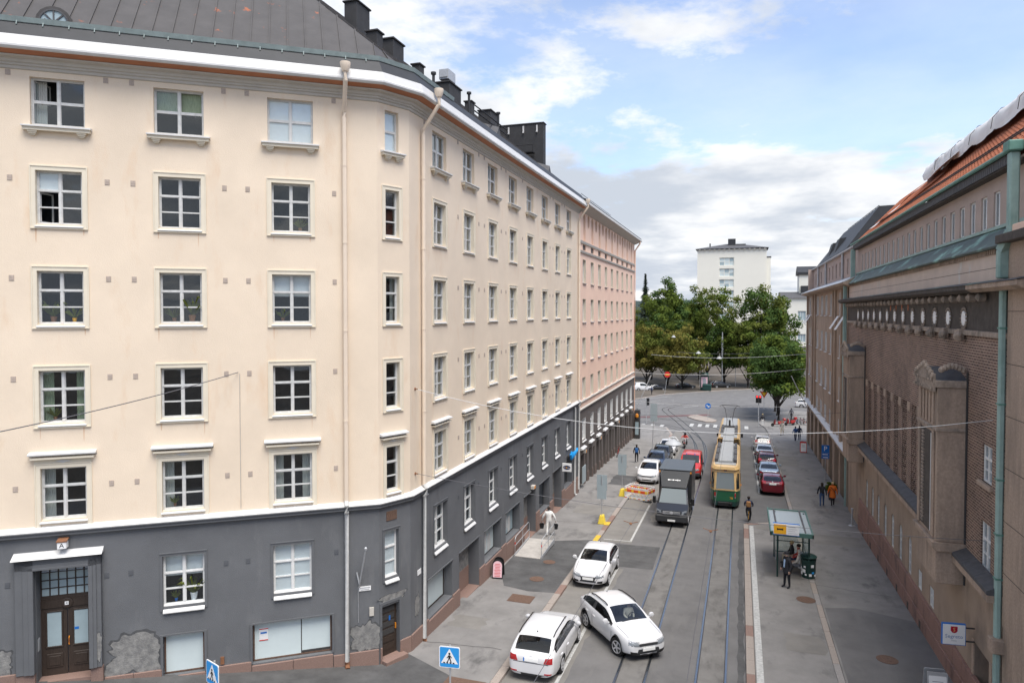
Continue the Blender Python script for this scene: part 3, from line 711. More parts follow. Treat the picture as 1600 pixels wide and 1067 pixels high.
for u in (-8.75, -8.05, -5.15, -4.45, -1.5, -11.5): vent(CB, ML, u, 3.55, 'grey_pipe')
for y in (28.3, 30.8, 34.1, 37.8, 43.8): vent(CB, MS, y-PB.y, 3.9, 'grey_pipe')
# belt course
BP = [(PA-DL*16).to_tuple()[:2], PA.to_tuple()[:2], PB.to_tuple()[:2], (PB.x, 52.25)]
sweep('belt_course', BP, [(0,5.03),(.08,5.05),(.10,5.00),(.13,5.02),(.13,5.10),(.17,5.12),(.17,5.17)], 'grey_trim', CB)
sweep('belt_flashing', BP, [(.185,5.155),(.195,5.19),(.03,5.29),(0,5.31)], 'white_metal', CB)
# eaves
sweep('eaves_moulding', BP, [(0,19.58),(.05,19.60),(.05,19.68),(.10,19.70),(.10,19.76),(.15,19.78),(.18,19.86),(.34,19.90),(.36,19.94)], 'moulding', CB)
sweep('soffit', BP, [(.0,19.945),(.355,19.95),(.62,20.04)], 'soffit', CB)
sweep('fascia', BP, [(.60,20.02),(.65,20.04),(.69,20.09),(.69,20.15),(.66,20.18),(.655,20.19),(.58,20.46),(.54,20.48)], 'white_metal', CB)
sweep('eaves_roof_strip', BP, [(.56,20.46),(.52,20.50),(.20,20.98),(.0,21.02)], 'roof_dark', CB)
sweep('snow_guard', BP[:3]+[(PB.x, 27.3)], [(.25,20.96),(.27,21.12),(.24,21.12),(.225,20.95)], 'gutter_green', CB)
for k in range(22):
    p = PA-DL*(.4+k*.7)+NL*.3; MB().bar((p.x,p.y,20.86),(p.x-NL.x*.12,p.y-NL.y*.12,21.14),.03,.03).build('guard_bracket','gutter_green',CB, Matrix())
# roof: each plane clipped against its neighbours, then cut into sheet metal panels
def clip(poly, a, b, c):            # keep a*x+b*y+c >= 0
    out = []
    for i in range(len(poly)):
        p, q = poly[i], poly[(i+1) % len(poly)]; fp = a*p[0]+b*p[1]+c; fq = a*q[0]+b*q[1]+c
        if fp >= 0: out.append(p)
        if (fp >= 0) != (fq >= 0): t = fp/(fp-fq); out.append((p[0]+(q[0]-p[0])*t, p[1]+(q[1]-p[1])*t))
    return out
def plane(p, nrm, s, z0): return (-nrm[0]*s, -nrm[1]*s, z0+(nrm[0]*p[0]+nrm[1]*p[1])*s)   # z = ax+by+c, rising inwards
NF = Vector((DF.y, -DF.x, 0))
ZE = 21.02
PL = [plane(PA, NL, 1.0, ZE), plane(PA, NF, 1.15, ZE), plane(PB, (1,0,0), .80, ZE), (0,0,28.2)]
foot = [(PA-DL*16.2).to_tuple()[:2], PA.to_tuple()[:2], PB.to_tuple()[:2], (PB.x, 52.4), (-30, 52.4), (-42, 24)]
roof = None
RFp = []
for i, (a, b_, c) in enumerate(PL):
    pg = foot
    for j, (a2, b2, c2) in enumerate(PL):
        if j != i and pg: pg = clip(pg, a2-a, b2-b_, c2-c)
    RFp.append(pg)
bb = MB()
for pg, (a, b_, c) in zip(RFp, PL):
    if len(pg) > 2: bb.poly([(x, y, a*x+b_*y+c-.02) for x, y in pg])
roof = bb.build('roof', 'roof_dark', CB, fixn=False)
for i, dv in ((0, DL), (1, DF), (2, Vector((0,1,0)))):
    pg = RFp[i]; a, b_, c = PL[i]
    if len(pg) < 3: continue
    ts = [p[0]*dv.x+p[1]*dv.y for p in pg]; t0, t1 = min(ts), max(ts); n = max(1, round((t1-t0)/(.60 if i < 2 else .62)))
    for k in range(n):
        u0 = t0+(t1-t0)*k/n; u1 = t0+(t1-t0)*(k+1)/n
        st = clip(clip(pg, dv.x, dv.y, -u0), -dv.x, -dv.y, u1)
        if len(st) < 3: continue
        bb = MB(); bb.poly([(x, y, a*x+b_*y+c) for x, y in st])
        sm = clip(clip(pg, dv.x, dv.y, -(u1-.022)), -dv.x, -dv.y, u1+.022)
        if len(sm) >= 3: bb.prism([(x, y, a*x+b_*y+c+.06) for x, y in sm], (0, 0, -.06))
        bb.build('roof_panel', 'roof_grey', roof, fixn=True)
def chim(x0, x1, y0, y1, z0, z1, cap=True, name='chimney', m_='chimney'):
    b = MB().box(x0, x1, y0, y1, z0, z1)
    if cap: b.box(x0-.06, x1+.06, y0-.06, y1+.06, z1, z1+.07)
    b.build(name, m_, CB, bevel=.01)
chim(-21,-14.55,52.0,52.7,21,26.65); chim(-15.4,-14.6,40.2,41.6,22,24.4); chim(-14.4,-13.7,31.8,33.3,21.5,23.4); chim(-14.9,-14.3,27.1,28.1,22,23.85); chim(-16.2,-15.6,26.3,27.4,22,25.3); chim(-14.8,-14.3,25.7,26.2,22,23.65); chim(-14.8,-14.4,29.9,30.4,22,23.7); chim(-14.8,-14.4,36.5,37.0,22,23.85)
MB().box(-14.3,-13.8,31.9,32.8,23.62,24.1).box(-14.25,-13.85,31.85,31.9,23.7,24.05).build('air_unit','galv',CB)
for x in (-18.6,-17.4,-16.2,-15.1):
    MB().box(x,x+.1,51.9,51.99,26.0,26.5).box(x,x+.1,51.8,51.99,25.95,26.0).build('chimney_bracket','white_metal',CB)
MB().box(-18,-15.2,51.3,51.9,24.3,24.38).tube([(-18,51.35,24.9),(-15.2,51.35,24.9)],.03).tube([(-18,51.35,24.3),(-18,51.35,24.9)],.03).tube([(-16.6,51.35,24.3),(-16.6,51.35,24.9)],.03).tube([(-15.2,51.35,24.3),(-15.2,51.35,24.9)],.03).build('chimney_walkway','black',CB)
for y, z in ((29.5,23.0),(33.9,23.4),(38.5,23.6)):
    MB().tube([(-13.5,y,21.5),(-13.5,y,z)],.07,8).tube([(-13.5,y,z),(-13.5,y,z+.1)],.13,8).build('vent_pipe','roof_dark',CB)
MB().tube([(-13.3,34.2,22.9),(-13.3,39.5,22.9)],.035).tube([(-13.3,34.2,22.6),(-13.3,39.5,22.6)],.035).build('roof_rail','black',CB)
for y in (36.9,47.8): MB().prism([(-12.9,y-.6,21.6),(-12.9,y,22.4),(-12.9,y+.6,21.6)],(-1.2,0,.4)).build('roof_hatch','slate',CB)
# half-round dormer in the left roof
def dormer():
    b = MB(); n = 8; r = .40; R_ = .52
    M = ML @ T(-10.05, .30, 21.22)
    out = [(R_*cos(pi*i/n), -.05, R_*sin(pi*i/n)) for i in range(n+1)]; b.prism(out, (0, 1.3, 0))
    D = b.build('dormer', 'roof_grey', CB, M)
    f = MB(); inn = [(r*cos(pi*i/n), r*sin(pi*i/n)) for i in range(n+1)]
    for (xa,za),(xb,zb) in zip(inn, inn[1:]): f.bar((xa,-.07,za),(xb,-.07,zb),.05,.05)
    for a in (pi/4, pi/2, 3*pi/4): f.bar((0,-.07,0),(r*cos(a),-.07,r*sin(a)),.04,.04)
    f.bar((-r,-.07,0),(r,-.07,0),.05,.05); f.build('window_frame','slate',D,M)
    for k in range(4):
        a0, a1 = pi*k/4, pi*(k+1)/4; am = (a0+a1)/2
        MB().prism([(0,-.06,.0),(r*.97*cos(a0),-.06,r*.97*sin(a0)),(r*.97*cos(am),-.06,r*.97*sin(am)),(r*.97*cos(a1),-.06,r*.97*sin(a1))],(0,.005,0)).build('pane','frosted',D,M)
dormer()
# downpipes
def downpipe(Mf, u, ztop, zmid, zbot, up, low, shoe, hop_out=.78):
    r = .08
    h = MB(); h.lathe([(.10,-.16),(.16,-.02),(.18,.10),(.18,.15),(.15,.16)], 12, T(0, -hop_out, ztop)); h.tube([(0,-hop_out,ztop-.14),(0,-hop_out,ztop-.45),(0,-.12,ztop-1.35),(0,-.12,ztop-1.6)],r*.95,8)
    P = h.build('downpipe', up, CB, Mf @ T(u,0,0), smooth=True)
    b = MB(); b.tube([(0,-.12,ztop-1.55),(0,-.12,5.35)],r,8)
    for z in (8.2,11.4,14.5,17.2): b.lathe([(r+.012,0),(r+.012,.05)],8,T(0,-.12,z))
    b.build('pipe_upper', up, P, Mf @ T(u,0,0), smooth=True)
    b = MB(); b.tube([(0,-.12,5.38),(0,-.22,5.22),(0,-.22,5.0),(0,-.12,4.9),(0,-.12,zbot)],r,8); b.build('pipe_lower', low, P, Mf @ T(u,0,0), smooth=True)
    if shoe: b = MB(); b.tube([(0,-.12,zbot+.02),(0,-.12,zbot-.12),(0,-.24,zbot-.2)],r*1.08,8); b.build('shoe','rust',P,Mf @ T(u,0,0))
downpipe(ML, -1.15, 20.45, 0, -.42, 'cream_pipe', 'old_white', True)
downpipe(MS, .98, 20.45, 0, -.72, 'cream_pipe', 'old_white', True)
MB().tube([(0,-.12,4.95),(0,-.12,-1.5),(0,-.24,-1.6)],.08,8).build('downpipe','old_white',CB,MS @ T(50.62-PB.y,0,0),smooth=True)
downpipe(MS, 51.95-PB.y, 20.45, 0, -1.5, 'cream_pipe', 'old_white', False)
# rain streaks below the sill ends
rs = random.Random(5)
for u in LU[1:]:
    for z in ROWS:
        for s_ in (-1, 1):
            if rs.random() < .8:
                x = u+s_*rs.uniform(.55,.68); l_ = rs.uniform(.18,.5); w_ = rs.uniform(.012,.03)
                MB().prism([(x-w_,-.004,z-.155),(x+w_,-.004,z-.155),(x+w_*.2,-.004,z-.155-l_),(x-w_*.5,-.004,z-.155-l_*.8)],(0,.003,0)).build('rain_streak','streak',CB,ML)
# granite base blocks
def plinth(Mf, u0, u1, ztop, name='plinth_stone', m_='granite', n=1, zb=-3.0, out=.06):
    for k in range(n):
        a = u0+(u1-u0)*k/n+.004; c = u0+(u1-u0)*(k+1)/n-.004
        MB().box(a, c, -out, .10, zb, ztop+random.uniform(-.004,.004)).build(name, m_, CB, Mf, bevel=.012)
plinth(ML,-16,-11.3,.72,n=3); plinth(ML,-8.85,-7.16,.22,n=2); plinth(ML,-7.15,-5.82,-.06); plinth(ML,-5.81,-4.37,.05,n=1); plinth(ML,-4.36,-1.64,-.10,n=2); plinth(ML,-1.63,-.02,-.16,n=1)
plinth(ML,-11.29,-10.76,.72,out=.14); plinth(ML,-9.22,-8.86,.66,out=.14)
plinth(MF_,.02,.11,-.15); plinth(MF_,.92,FL,-.18)
def pier(u0, u1, z): plinth(MS, u0, u1, z, n=max(1, round((u1-u0)/1.3)))
pier(.02, SU[0]-1.24, -.18); pier(SU[0]-1.23, SU[0]+1.22, -.30); pier(SU[0]+1.24, SU[1]-1.24, -.20); pier(SU[1]+1.24, SU[2]-1.24, -.2); pier(SU[2]-1.23, SU[2]+1.22, -.30); pier(SU[2]+1.24, SU[3]-1.24, -.2); pier(SU[3]-1.23, SU[3]+1.22, -.30); pier(SU[3]+1.24, SU[4]-1.24, -.2); pier(SU[4]+1.24, SU[5]-1.24, -.2); pier(SU[5]-1.23, SU[5]+1.22, -.62); pier(SU[5]+1.24, SU[6]-1.24, -.4); pier(SU[6]+1.24, SU[7]-1.24, -.45); pier(SU[7]-1.23, SU[7]+1.22, -.62); pier(SU[7]+1.24, SEND, -.55)
# shop windows and doorways along the street
for i in SHOPS:
    zb = -.22 if i < 5 else -.55; w = 2.46; h = 1.34-zb
    M = MS @ T(SU[i], .40, zb)
    f = MB().box(-w/2, w/2, 0, .06, 0, .06).box(-w/2, w/2, 0, .06, h-.06, h).box(-w/2, -w/2+.06, 0, .06, 0, h).box(w/2-.06, w/2, 0, .06, 0, h)
    S_ = f.build('shop_window', 'wood_door' if i == 0 else 'iron_dark', CB, M)
    MB().box(-w/2+.06, w/2-.06, .02, .028, .06, h-.06).build('pane', 'shop_film' if i in (0, 2) else 'frosted' if i == 3 else 'pane_glass', S_, M)
    MB().box(-w/2, w/2, .9, 1.0, -.2, h).build('interior', 'room', S_, M)
    MB().box(-w/2-.06, w/2+.06, -.44, -.402, h+.005, h+.05).build('drip_strip', 'grey_trim', S_, M)
    if i in (2, 3):
        for k in range(3): blotch(S_, M, -.7+.6*k, .5+.2*(k % 2), .45, .8, 'old_white', 40+i*5+k, .010, 'torn_poster')
for i in DOORS:
    w = 2.46; M = MS @ T(SU[i], 0, 0); gzv = gz(PB.x, PB.y+SU[i])+.07
    D = MB().box(-w/2, -w/2+.9, 1.0, 1.06, gzv, 1.36).build('doorway', 'wood_door' if i != 4 else 'plate', CB, M)
    MB().box(-w/2+.12, -w/2+.78, .985, 1.0, gzv+.9, 1.15).build('door_pane', 'frosted', D, M)
    MB().box(-w/2+.9, w/2, .55, 1.3, gzv, 1.36).build('lobby_wall', 'bare_plaster', D, M)
    MB().box(-w/2+.9, w/2, .53, .55, gzv, gzv+.95).build('lobby_base', 'granite', D, M)
    MB().box(-w/2, w/2, -.02, 1.28, gzv-.3, gzv+.012).build('threshold', 'granite', D, M)
    MB().box(-w/2-.05, w/2+.05, -.035, -.002, 1.365, 1.41).build('drip_strip', 'grey_trim', D, M)
# street door under the flagpole holder
M = MF_ @ T(.51, .16, -.62)
D = MB().box(-.39, .39, 0, .08, 0, 1.92).build('street_door', 'wood_door', CB, M)
for k in range(6): MB().box(-.27, .27, -.02, 0, .22+.28*k, .42+.28*k).build('door_panel', 'iron_dark' if k > 1 else 'wood_door', D, M)
MB().box(.31, .34, -.05, 0, .9, 1.1).build('handle', 'amber', D, M); MB().box(.02,.09,-.025,-.018,1.28,1.46).build('notice','blue_sign',D,M)
MB().box(-.50,-.40,-.19,-.163,0,2.0).box(.40,.50,-.19,-.163,0,2.0).box(-.5,.5,-.19,-.163,2.0,2.1).build('door_casing','grey_trim',D,M)
MB().box(-.45,.55,-.5,.1,-.4,.01).build('step','granite',D,M)
blotch(CB, MF_, .62, 1.55, 1.0, .28, seed=3); blotch(CB, ML, -.55, .35, .9, 1.0, seed=9); blotch(CB, ML, -8.0, .80, 1.45, 1.15, seed=12); blotch(CB, ML, -11.9, 1.0, .9, .8, seed=15); blotch(CB, MS, .55, .75, .35, .7, seed=18); blotch(CB, ML, -9.0, 1.3, .22, .75, seed=21, dep=-.185)
MB().box(.33,.81,-.025,0,4.43,4.78).build('plaque','iron',CB,MF_,bevel=.01)
# entrance A
M = ML @ T(-9.99, 0, 0)
EN = MB().box(-1.27,-.76,-.18,.0,.70,4.34).box(.76,1.11,-.18,.0,.66,4.34).box(-1.27,1.11,-.18,.0,4.0,4.36)
EN.box(-1.05,-.76,-.215,-.18,.70,4.16).box(.76,.98,-.215,-.18,.66,4.16).box(-1.05,.98,-.215,-.18,3.99,4.16).box(-.9,-.76,-.235,-.215,.7,4.06).box(.76,.88,-.235,-.215,.66,4.06).box(-.9,.88,-.235,-.215,3.985,4.06)
EN = EN.build('entrance_surround','grey_trim',CB,M,bevel=.006)
b = MB(); b.prism([(-1.33,.0,4.52),(-1.33,-.30,4.38),(-1.33,-.32,4.36),(-1.33,0,4.36)],(2.5,0,0)); b.build('canopy','white_metal',EN,M)
M = ML @ T(-9.99, .42, .33); gd = MB().box(-.76,.76,0,.06,2.46,2.58)
D = gd.build('entrance_door','wood_door',CB,M)
for s in (-1, 1):
    x0, x1 = (-.75,-.012) if s < 0 else (.012,.75)
    MB().box(x0,x1,0,.06,0,2.2).build('door_leaf','wood_door',D,M); MB().box(x0+.18,x1-.16,-.012,0,.95,2.05).build('door_pane','frosted',D,M)
    MB().box(x0+.13,x1-.11,-.03,-.012,.90,.95).box(x0+.13,x1-.11,-.03,-.012,2.05,2.1).box(x0+.13,x0+.18,-.03,-.012,.95,2.05).box(x1-.16,x1-.11,-.03,-.012,.95,2.05).box(x0+.15,x1-.13,-.025,0,.25,.70).box(x0+.21,x1-.19,-.04,-.025,.32,.63).build('door_moulding','wood_door',D,M,bevel=.008)
MB().box(-.75,.75,-.03,.05,2.2,2.46).lathe([(.17,0),(.17,.02),(.14,.03)],16,T(0,-.03,2.33) @ Matrix.Rotation(pi/2,4,'X')).build('door_rail','wood_door',D,M)
MB().box(-.055,.055,-.075,-.06,2.275,2.385).build('number_plate','white_sign',D,M); text('number','4',.1,'black',D,M @ T(0,-.077,2.33) @ UPR,.001)
MB().tube([(.05,-.03,.95),(.05,-.08,.98),(.05,-.08,1.2),(.05,-.03,1.23)],.015).build('handle','amber',D,M); MB().box(.2,.32,-.02,-.0125,1.42,1.5).build('sticker','blue_sign',D,M)
zt0, zt1 = 2.58, 3.62
for i in range(6):
    for j in range(4): MB().box(-.73+.2433*i+.018,-.73+.2433*(i+1)-.018,.02,.03,zt0+.26*j+.018,zt0+.26*(j+1)-.018).build('transom_pane','frosted' if j < 3 else 'pane_glass',D,M)
b = MB()
for i in range(7): b.box(-.73+.2433*i-.018,-.73+.2433*i+.018,0,.05,zt0,zt1)
for j in range(5): b.box(-.75,.75,.004,.046,zt0+.26*j-.016,zt0+.26*j+.016)
b.build('transom_bars','wood_door',D,M)
MB().box(-.76,.76,-.45,.3,-.5,-.005).build('door_step','granite',D,M)
MB().box(-.755,-.735,-.32,-.16,.95,1.35).build('door_phone','galv',D,M)
M = ML @ T(-9.93,0,4.74)
LA = MB().box(-.13,.13,-.30,-.06,-.12,.10).build('address_lamp','white_sign',CB,M,bevel=.015); MB().prism([(-.15,-.32,.102),(.15,-.32,.102),(.15,-.02,.16),(-.15,-.02,.16)],(0,0,.03)).box(-.04,.04,-.06,0,-.05,.08).build('lamp_cap','rust',LA,M); text('letter','A',.2,'black',LA,M @ T(0,-.301,-.01) @ UPR,.002)
# basement windows of the left front
for u0, u1, m2 in ((-7.11,-5.87,'shop_film'),(-4.32,-1.68,'shop_film')):
    M = ML @ T((u0+u1)/2,.16,-.04); w = u1-u0; h = 1.34
    S_ = MB().box(-w/2,w/2,0,.05,0,.05).box(-w/2,w/2,0,.05,h-.05,h).box(-w/2,-w/2+.05,0,.05,0,h).box(w/2-.05,w/2,0,.05,0,h).build('shop_window','iron',CB,M)
    if w < 2: MB().box(-w/2+.05,w/2-.05,.02,.03,.05,h-.05).build('pane',m2,S_,M)
    else:
        MB().box(-w/2+.05,.27,.02,.03,.05,h-.05).build('pane',m2,S_,M); MB().box(.30,w/2-.05,.02,.03,.14,h-.05).build('pane','shop_film',S_,M); MB().box(.27,.30,.01,.04,.05,h-.05).box(.3,w/2-.05,.01,.04,.07,.14).build('bar','iron_dark',S_,M)
        n_ = MB().box(-1.12,-.83,.008,.018,.68,1.13).build('notice','white_sign',S_,M); MB().box(-1.12,-.83,.004,.0078,1.07,1.10).box(-1.12,-.83,.004,.0078,.68,.71).build('notice_stripe','red_sign',n_,M); MB().box(-1.08,-.87,.004,.0078,.92,.98).build('lettering','blue_sign',n_,M)
    MB().box(-w/2-.09,w/2+.09,-.2,-.165,h+.01,h+.06).box(-w/2-.09,-w/2-.012,-.2,-.165,0,h+.01).box(w/2+.012,w/2+.09,-.2,-.165,0,h+.01).build('casing','grey_trim',S_,M)
MB().tube([(-4.66,-.015,10.0),(-4.66,-.015,5.4)],.010,5).build('cable','moulding',CB,ML)
# flagpole holder, street name plate, boxes
MB().tube([(-.72,-.08,2.2),(-.70,-.18,2.45),(-.53,-.55,3.7)],.03,6).tube([(-.80,-.06,2.75),(-.72,-.15,2.35)],.025,6).lathe([(.05,0),(.055,.06),(.02,.1)],8,T(-.53,-.55,3.7)).build('flag_holder','galv',CB,ML)
MB().tube([(-.75,-.02,2.2),(-.75,-.02,.9)],.012,5).build('cable','galv',CB,ML)
np_ = MB().box(-.72,-.30,-.03,-.012,2.04,2.2).build('street_name_plate','white_sign',CB,ML); MB().box(-.69,-.33,-.0325,-.03,2.13,2.165).box(-.66,-.36,-.0325,-.03,2.07,2.10).build('lettering','lamp_grey',np_,ML)
MB().box(-.36,-.20,-.06,0,1.1,1.4).build('meter_box','moulding',CB,ML)
np2 = MB().box(.55,.85,-.03,-.012,1.9,2.1).build('street_name_plate','white_sign',CB,MS)
for u in (-5.3,): MB().box(u-.06,u+.06,-.05,0,.1,.35).build('socket_box','rust',CB,ML)
for y, z in ((24.0,5.9),(24.0,9.15)): MB().lathe([(.06,0),(.06,.02),(.02,.05),(.02,.12)],8,MS @ T(y-PB.y,0,z) @ Matrix.Rotation(pi/2,4,'X')).build('wire_rosette','rust',CB,Matrix())
# lit lamp over a doorway
M = MS @ T(39.6-PB.y,0,1.62); l_ = MB().box(-.18,.18,-.22,0,-.1,.12).build('doorway_lamp','moulding',CB,M,bevel=.02); MB().box(-.14,.14,-.23,-.2,-.07,.09).build('lamp_glass','amber',l_,M)
# ================================================================ pink building further down the street
PK = thing('apartment_building', 'pink apartment building with taupe ground floor and round attic openings', 'building', T(-12, 52.4, -2)); WORLDC.add(PK.name)
XP = -12.0; P0 = 52.4; PEND = 83.0
MP = FM((XP, P0, 0), (0,1,0)); PU = [55.2+3.18*i-P0 for i in range(9)]; PL_ = PEND-P0
PR = [(14.42,16.29),(11.28,13.13),(8.13,10.01),(5.05,6.80)]
po = [(u-.62,u+.62,a,b) for u in PU for a, b in PR]
po += [(u-.42,u+.42,17.78,19.98) for u in PU]+[(u+1.59-.37,u+1.59+.37,18.93,20.05) for u in PU[:-1]]+[(u-.62,u+.62,17.02,17.48,.12) for u in PU]
wall('wall', MP, 0, PL_, 4.35, 20.35, po, 'pink', PK, .38)
pg_ = [(u-.66,u+.66,1.70,3.46) for u in PU]
DD = []
for i, u in enumerate(PU): DD += [(u-1.2, u+.05, -4.5, .62-.012*i, .8), (u+.55, u+1.25, -4.5, .45-.012*i, .5)]
wall('wall', MP, 0, PL_, -4.5, 4.35, pg_+DD, 'taupe', PK, .35)
MB().box(0, PL_, 1.0, 1.2, -4.5, 20.3).box(0,.01,.35,1,-4.5,20).build('interior','room',PK,MP)
MB().box(0, PL_, .8, 12, -4.5, 20.3).build('core','taupe',PK,MP)
MB().box(PL_-.01, PL_, 0, 12, -4.5, 4.4).box(PL_-.01,PL_,0,12,4.4,20.35,1).build('end_wall',['taupe','pink'],PK,MP)
for i, u in enumerate(PU):
    for a, b in PR:
        W = inst(('pw',b-a), lambda: win_frame(1.24, b-a, 'six', 'white_paint'), 'window', PK, MP @ T(u,.22,a))
        inst(('pj',b-a), lambda: MB().box(-.62,-.60,0,.22,0,b-a).box(.60,.62,0,.22,0,b-a).box(-.62,.62,0,.22,b-a-.02,b-a).mesh('reveal','cream_trim'),'reveal',W,MP @ T(u,0,a))
        inst(('pg',b-a), lambda: MB().box(-.58,.58,.03,.04,.05,b-a-.05).mesh('glazing','pane_glass'),'glazing',W,MP @ T(u,.22,a))
        inst(('ps',), lambda: MB().prism([(-.66,.2,.02),(-.66,-.10,-.05),(-.66,-.10,-.08),(-.66,.2,-.03)],(1.32,0,0)).mesh('sill','galv'),'sill',W,MP @ T(u,0,a))
    W = inst(('pw2',), lambda: win_frame(1.32, 1.76, 'six', 'white_paint'), 'window', PK, MP @ T(u,.2,1.70))
    inst(('pg2',), lambda: MB().box(-.62,.62,.03,.04,.05,1.71).mesh('glazing','pane_glass'),'glazing',W,MP @ T(u,.2,1.70))
    inst(('pj2',), lambda: MB().box(-.66,-.64,0,.2,0,1.76).box(.64,.66,0,.2,0,1.76).box(-.66,.66,0,.2,1.74,1.76).mesh('reveal','white_paint'),'reveal',W,MP @ T(u,0,1.7))
    inst(('ps2',), lambda: MB().prism([(-.70,.2,.04),(-.70,-.10,-.08),(-.70,-.10,-.12),(-.70,.2,-.03)],(1.4,0,0)).mesh('sill','white_metal'),'sill',W,MP @ T(u,0,1.7))
    # arched niche: spandrels close the square head into a round one
    def spandrel(r, z0):
        b = MB(); n = 8
        for s in (-1, 1):
            pts = [(s*r,0,z0+r)]+[(s*r*cos(pi/2*k/n),0,z0+r*sin(pi/2*k/n)) for k in range(n+1)]
            b.prism(pts,(0,.1,0))
        return b.mesh('arch_head','pink',fixn=True)
    W = inst(('pn',), lambda: MB().box(-.42,.42,.30,.34,0,2.2).box(-.42,.42,.26,.3,1.3,1.38).mesh('tall_window','white_paint'),'tall_window',PK,MP @ T(u,0,17.78))
    inst(('pn2',), lambda: MB().box(-.37,.37,.285,.30,1.4,2.15).mesh('pane','pane_glass'),'pane',W,MP @ T(u,0,17.78))
    inst(('sp1',), lambda: spandrel(.42, 1.78),'arch_head',W,MP @ T(u,.001,17.78))
    if i < 8:
        W = inst(('po',), lambda: MB().box(-.37,.37,.30,.34,0,1.12).mesh('oval_window','white_paint'),'oval_window',PK,MP @ T(u+1.59,0,18.93))
        inst(('po2',), lambda: MB().box(-.33,.33,.28,.30,.5,1.1).mesh('pane','car_glass'),'pane',W,MP @ T(u+1.59,0,18.93))
        inst(('sp2',), lambda: spandrel(.37, .75),'arch_head',W,MP @ T(u+1.59,.001,18.93))
        def sp3():
            b = MB(); n = 8; r = .37
            for s in (-1, 1):
                b.prism([(s*r,0,0)]+[(s*r*cos(pi/2*k/n),0,r-r*sin(pi/2*k/n)) for k in range(n+1)],(0,.1,0))
            return b.mesh('arch_foot','pink')
        inst(('sp3',), sp3,'arch_foot',W,MP @ T(u+1.59,.001,18.93))
    inst(('pr',), lambda: MB().box(-.62,.62,.08,.1,0,.46).mesh('panel','taupe'),'panel',PK,MP @ T(u,0,17.02))
    # ground floor: awning sill, doorway leaf, plinth pieces
    a = 1.66-.012*i
    inst(('aw',i), lambda: MB().prism([(-1.3,0,a-.38),(-1.3,-.24,a-.50),(-1.3,-.24,a-.56),(-1.3,0,a-.6)],(1.5,0,0)).mesh('awning','white_metal'),'awning',PK,MP @ T(u,0,0))
    g0 = gz(XP, P0+u)+.07
    dl_ = MB().box(-1.2,.05,.6,.66,g0,.5).build('doorway','taupe_granite',PK,MP @ T(u,0,0)); MB().box(-1.05,-.1,.58,.6,g0+.5,.35).build('pane','car_glass',dl_,MP @ T(u,0,0)); MB().box(.55,1.25,.4,.45,g0+.3,.4).build('side_pane','car_glass',dl_,MP @ T(u,0,0))
    [MB().box(a_,c_,-.05,.1,g0-.3,g0+.75).build('plinth_stone','taupe_granite',PK,MP @ T(u,0,0),bevel=.015) for a_,c_ in ((.06,.54),(1.26,1.97))]
    if i in (0,2,5,8):
        l_ = MB().box(-.4,-.22,-.28,0,.72,.98).build('wall_lamp','moulding',PK,MP @ T(u,0,0)); MB().box(-.38,-.24,-.30,-.28,.74,.96).build('lamp_glass','amber',l_,MP @ T(u,0,0))
PP_ = [(XP,P0),(XP,PEND),(XP-12,PEND)]
sweep('belt_course',PP_,[(0,4.28),(.14,4.30),(.16,4.40),(0,4.46)],'moulding',PK)
sweep('belt_course',PP_,[(0,4.84),(.12,4.88),(.14,4.98),(0,5.02)],'moulding',PK)
sweep('belt_band',PP_,[(.0,4.46),(.02,4.47),(.02,4.83),(0,4.84)],'pink_trim',PK)
sweep('attic_band',PP_,[(0,16.74),(.10,16.76),(.14,16.92),(0,16.98)],'moulding',PK)
sweep('attic_band',PP_,[(0,17.50),(.08,17.52),(.12,17.70),(0,17.74)],'moulding',PK)
sweep('soffit',PP_,[(0,20.0),(.12,20.05),(.75,20.42)],'moulding',PK)
sweep('fascia',PP_,[(.74,20.38),(.80,20.42),(.80,20.60),(.70,20.64)],'white_metal',PK)
sweep('eaves_gutter',PP_,[(.72,20.62),(.72,20.74),(.5,20.78)],'roof_dark',PK)
b = MB(); b.add([(XP+.7,P0,20.7),(XP+.7,PEND+.7,20.7),(XP-6,PEND-5,24.2),(XP-6,P0,24.2),(XP-12,PEND+.7,20.7)],[(0,1,2,3),(1,4,2)]); b.build('roof','roof_grey',PK,fixn=False)
MB().tube([(XP+.2,53,21.25),(XP+.2,66,21.25)],.03).tube([(XP+.2,53,21.05),(XP+.2,66,21.05)],.03).build('snow_guard','galv',PK)
MB().tube([(XP+.7,PEND-.1,20.5),(XP+.65,PEND-.1,20.1),(XP+.1,PEND-.1,19.3),(XP+.1,PEND-.1,-2.9)],.09,8).build('downpipe','pink_trim',PK)
MB().box(.05,.35,-.02,.0,-2.1,4.3).build('quoin','taupe',PK,MP)
# ================================================================ brick and stone building on the right
RB = thing('stone_building', 'brown brick and stone building with orange tile roof and white medallions', 'building', T(7.34, 23.4, -1)); WORLDC.add(RB.name)
XR = 7.34; RY1 = 54.8; MR = FM((XR, RY1, 0), (0,-1,0)); RL = RY1-6     # local u = RY1 - Y
def U(y): return RY1-y
NEAR = 23.4
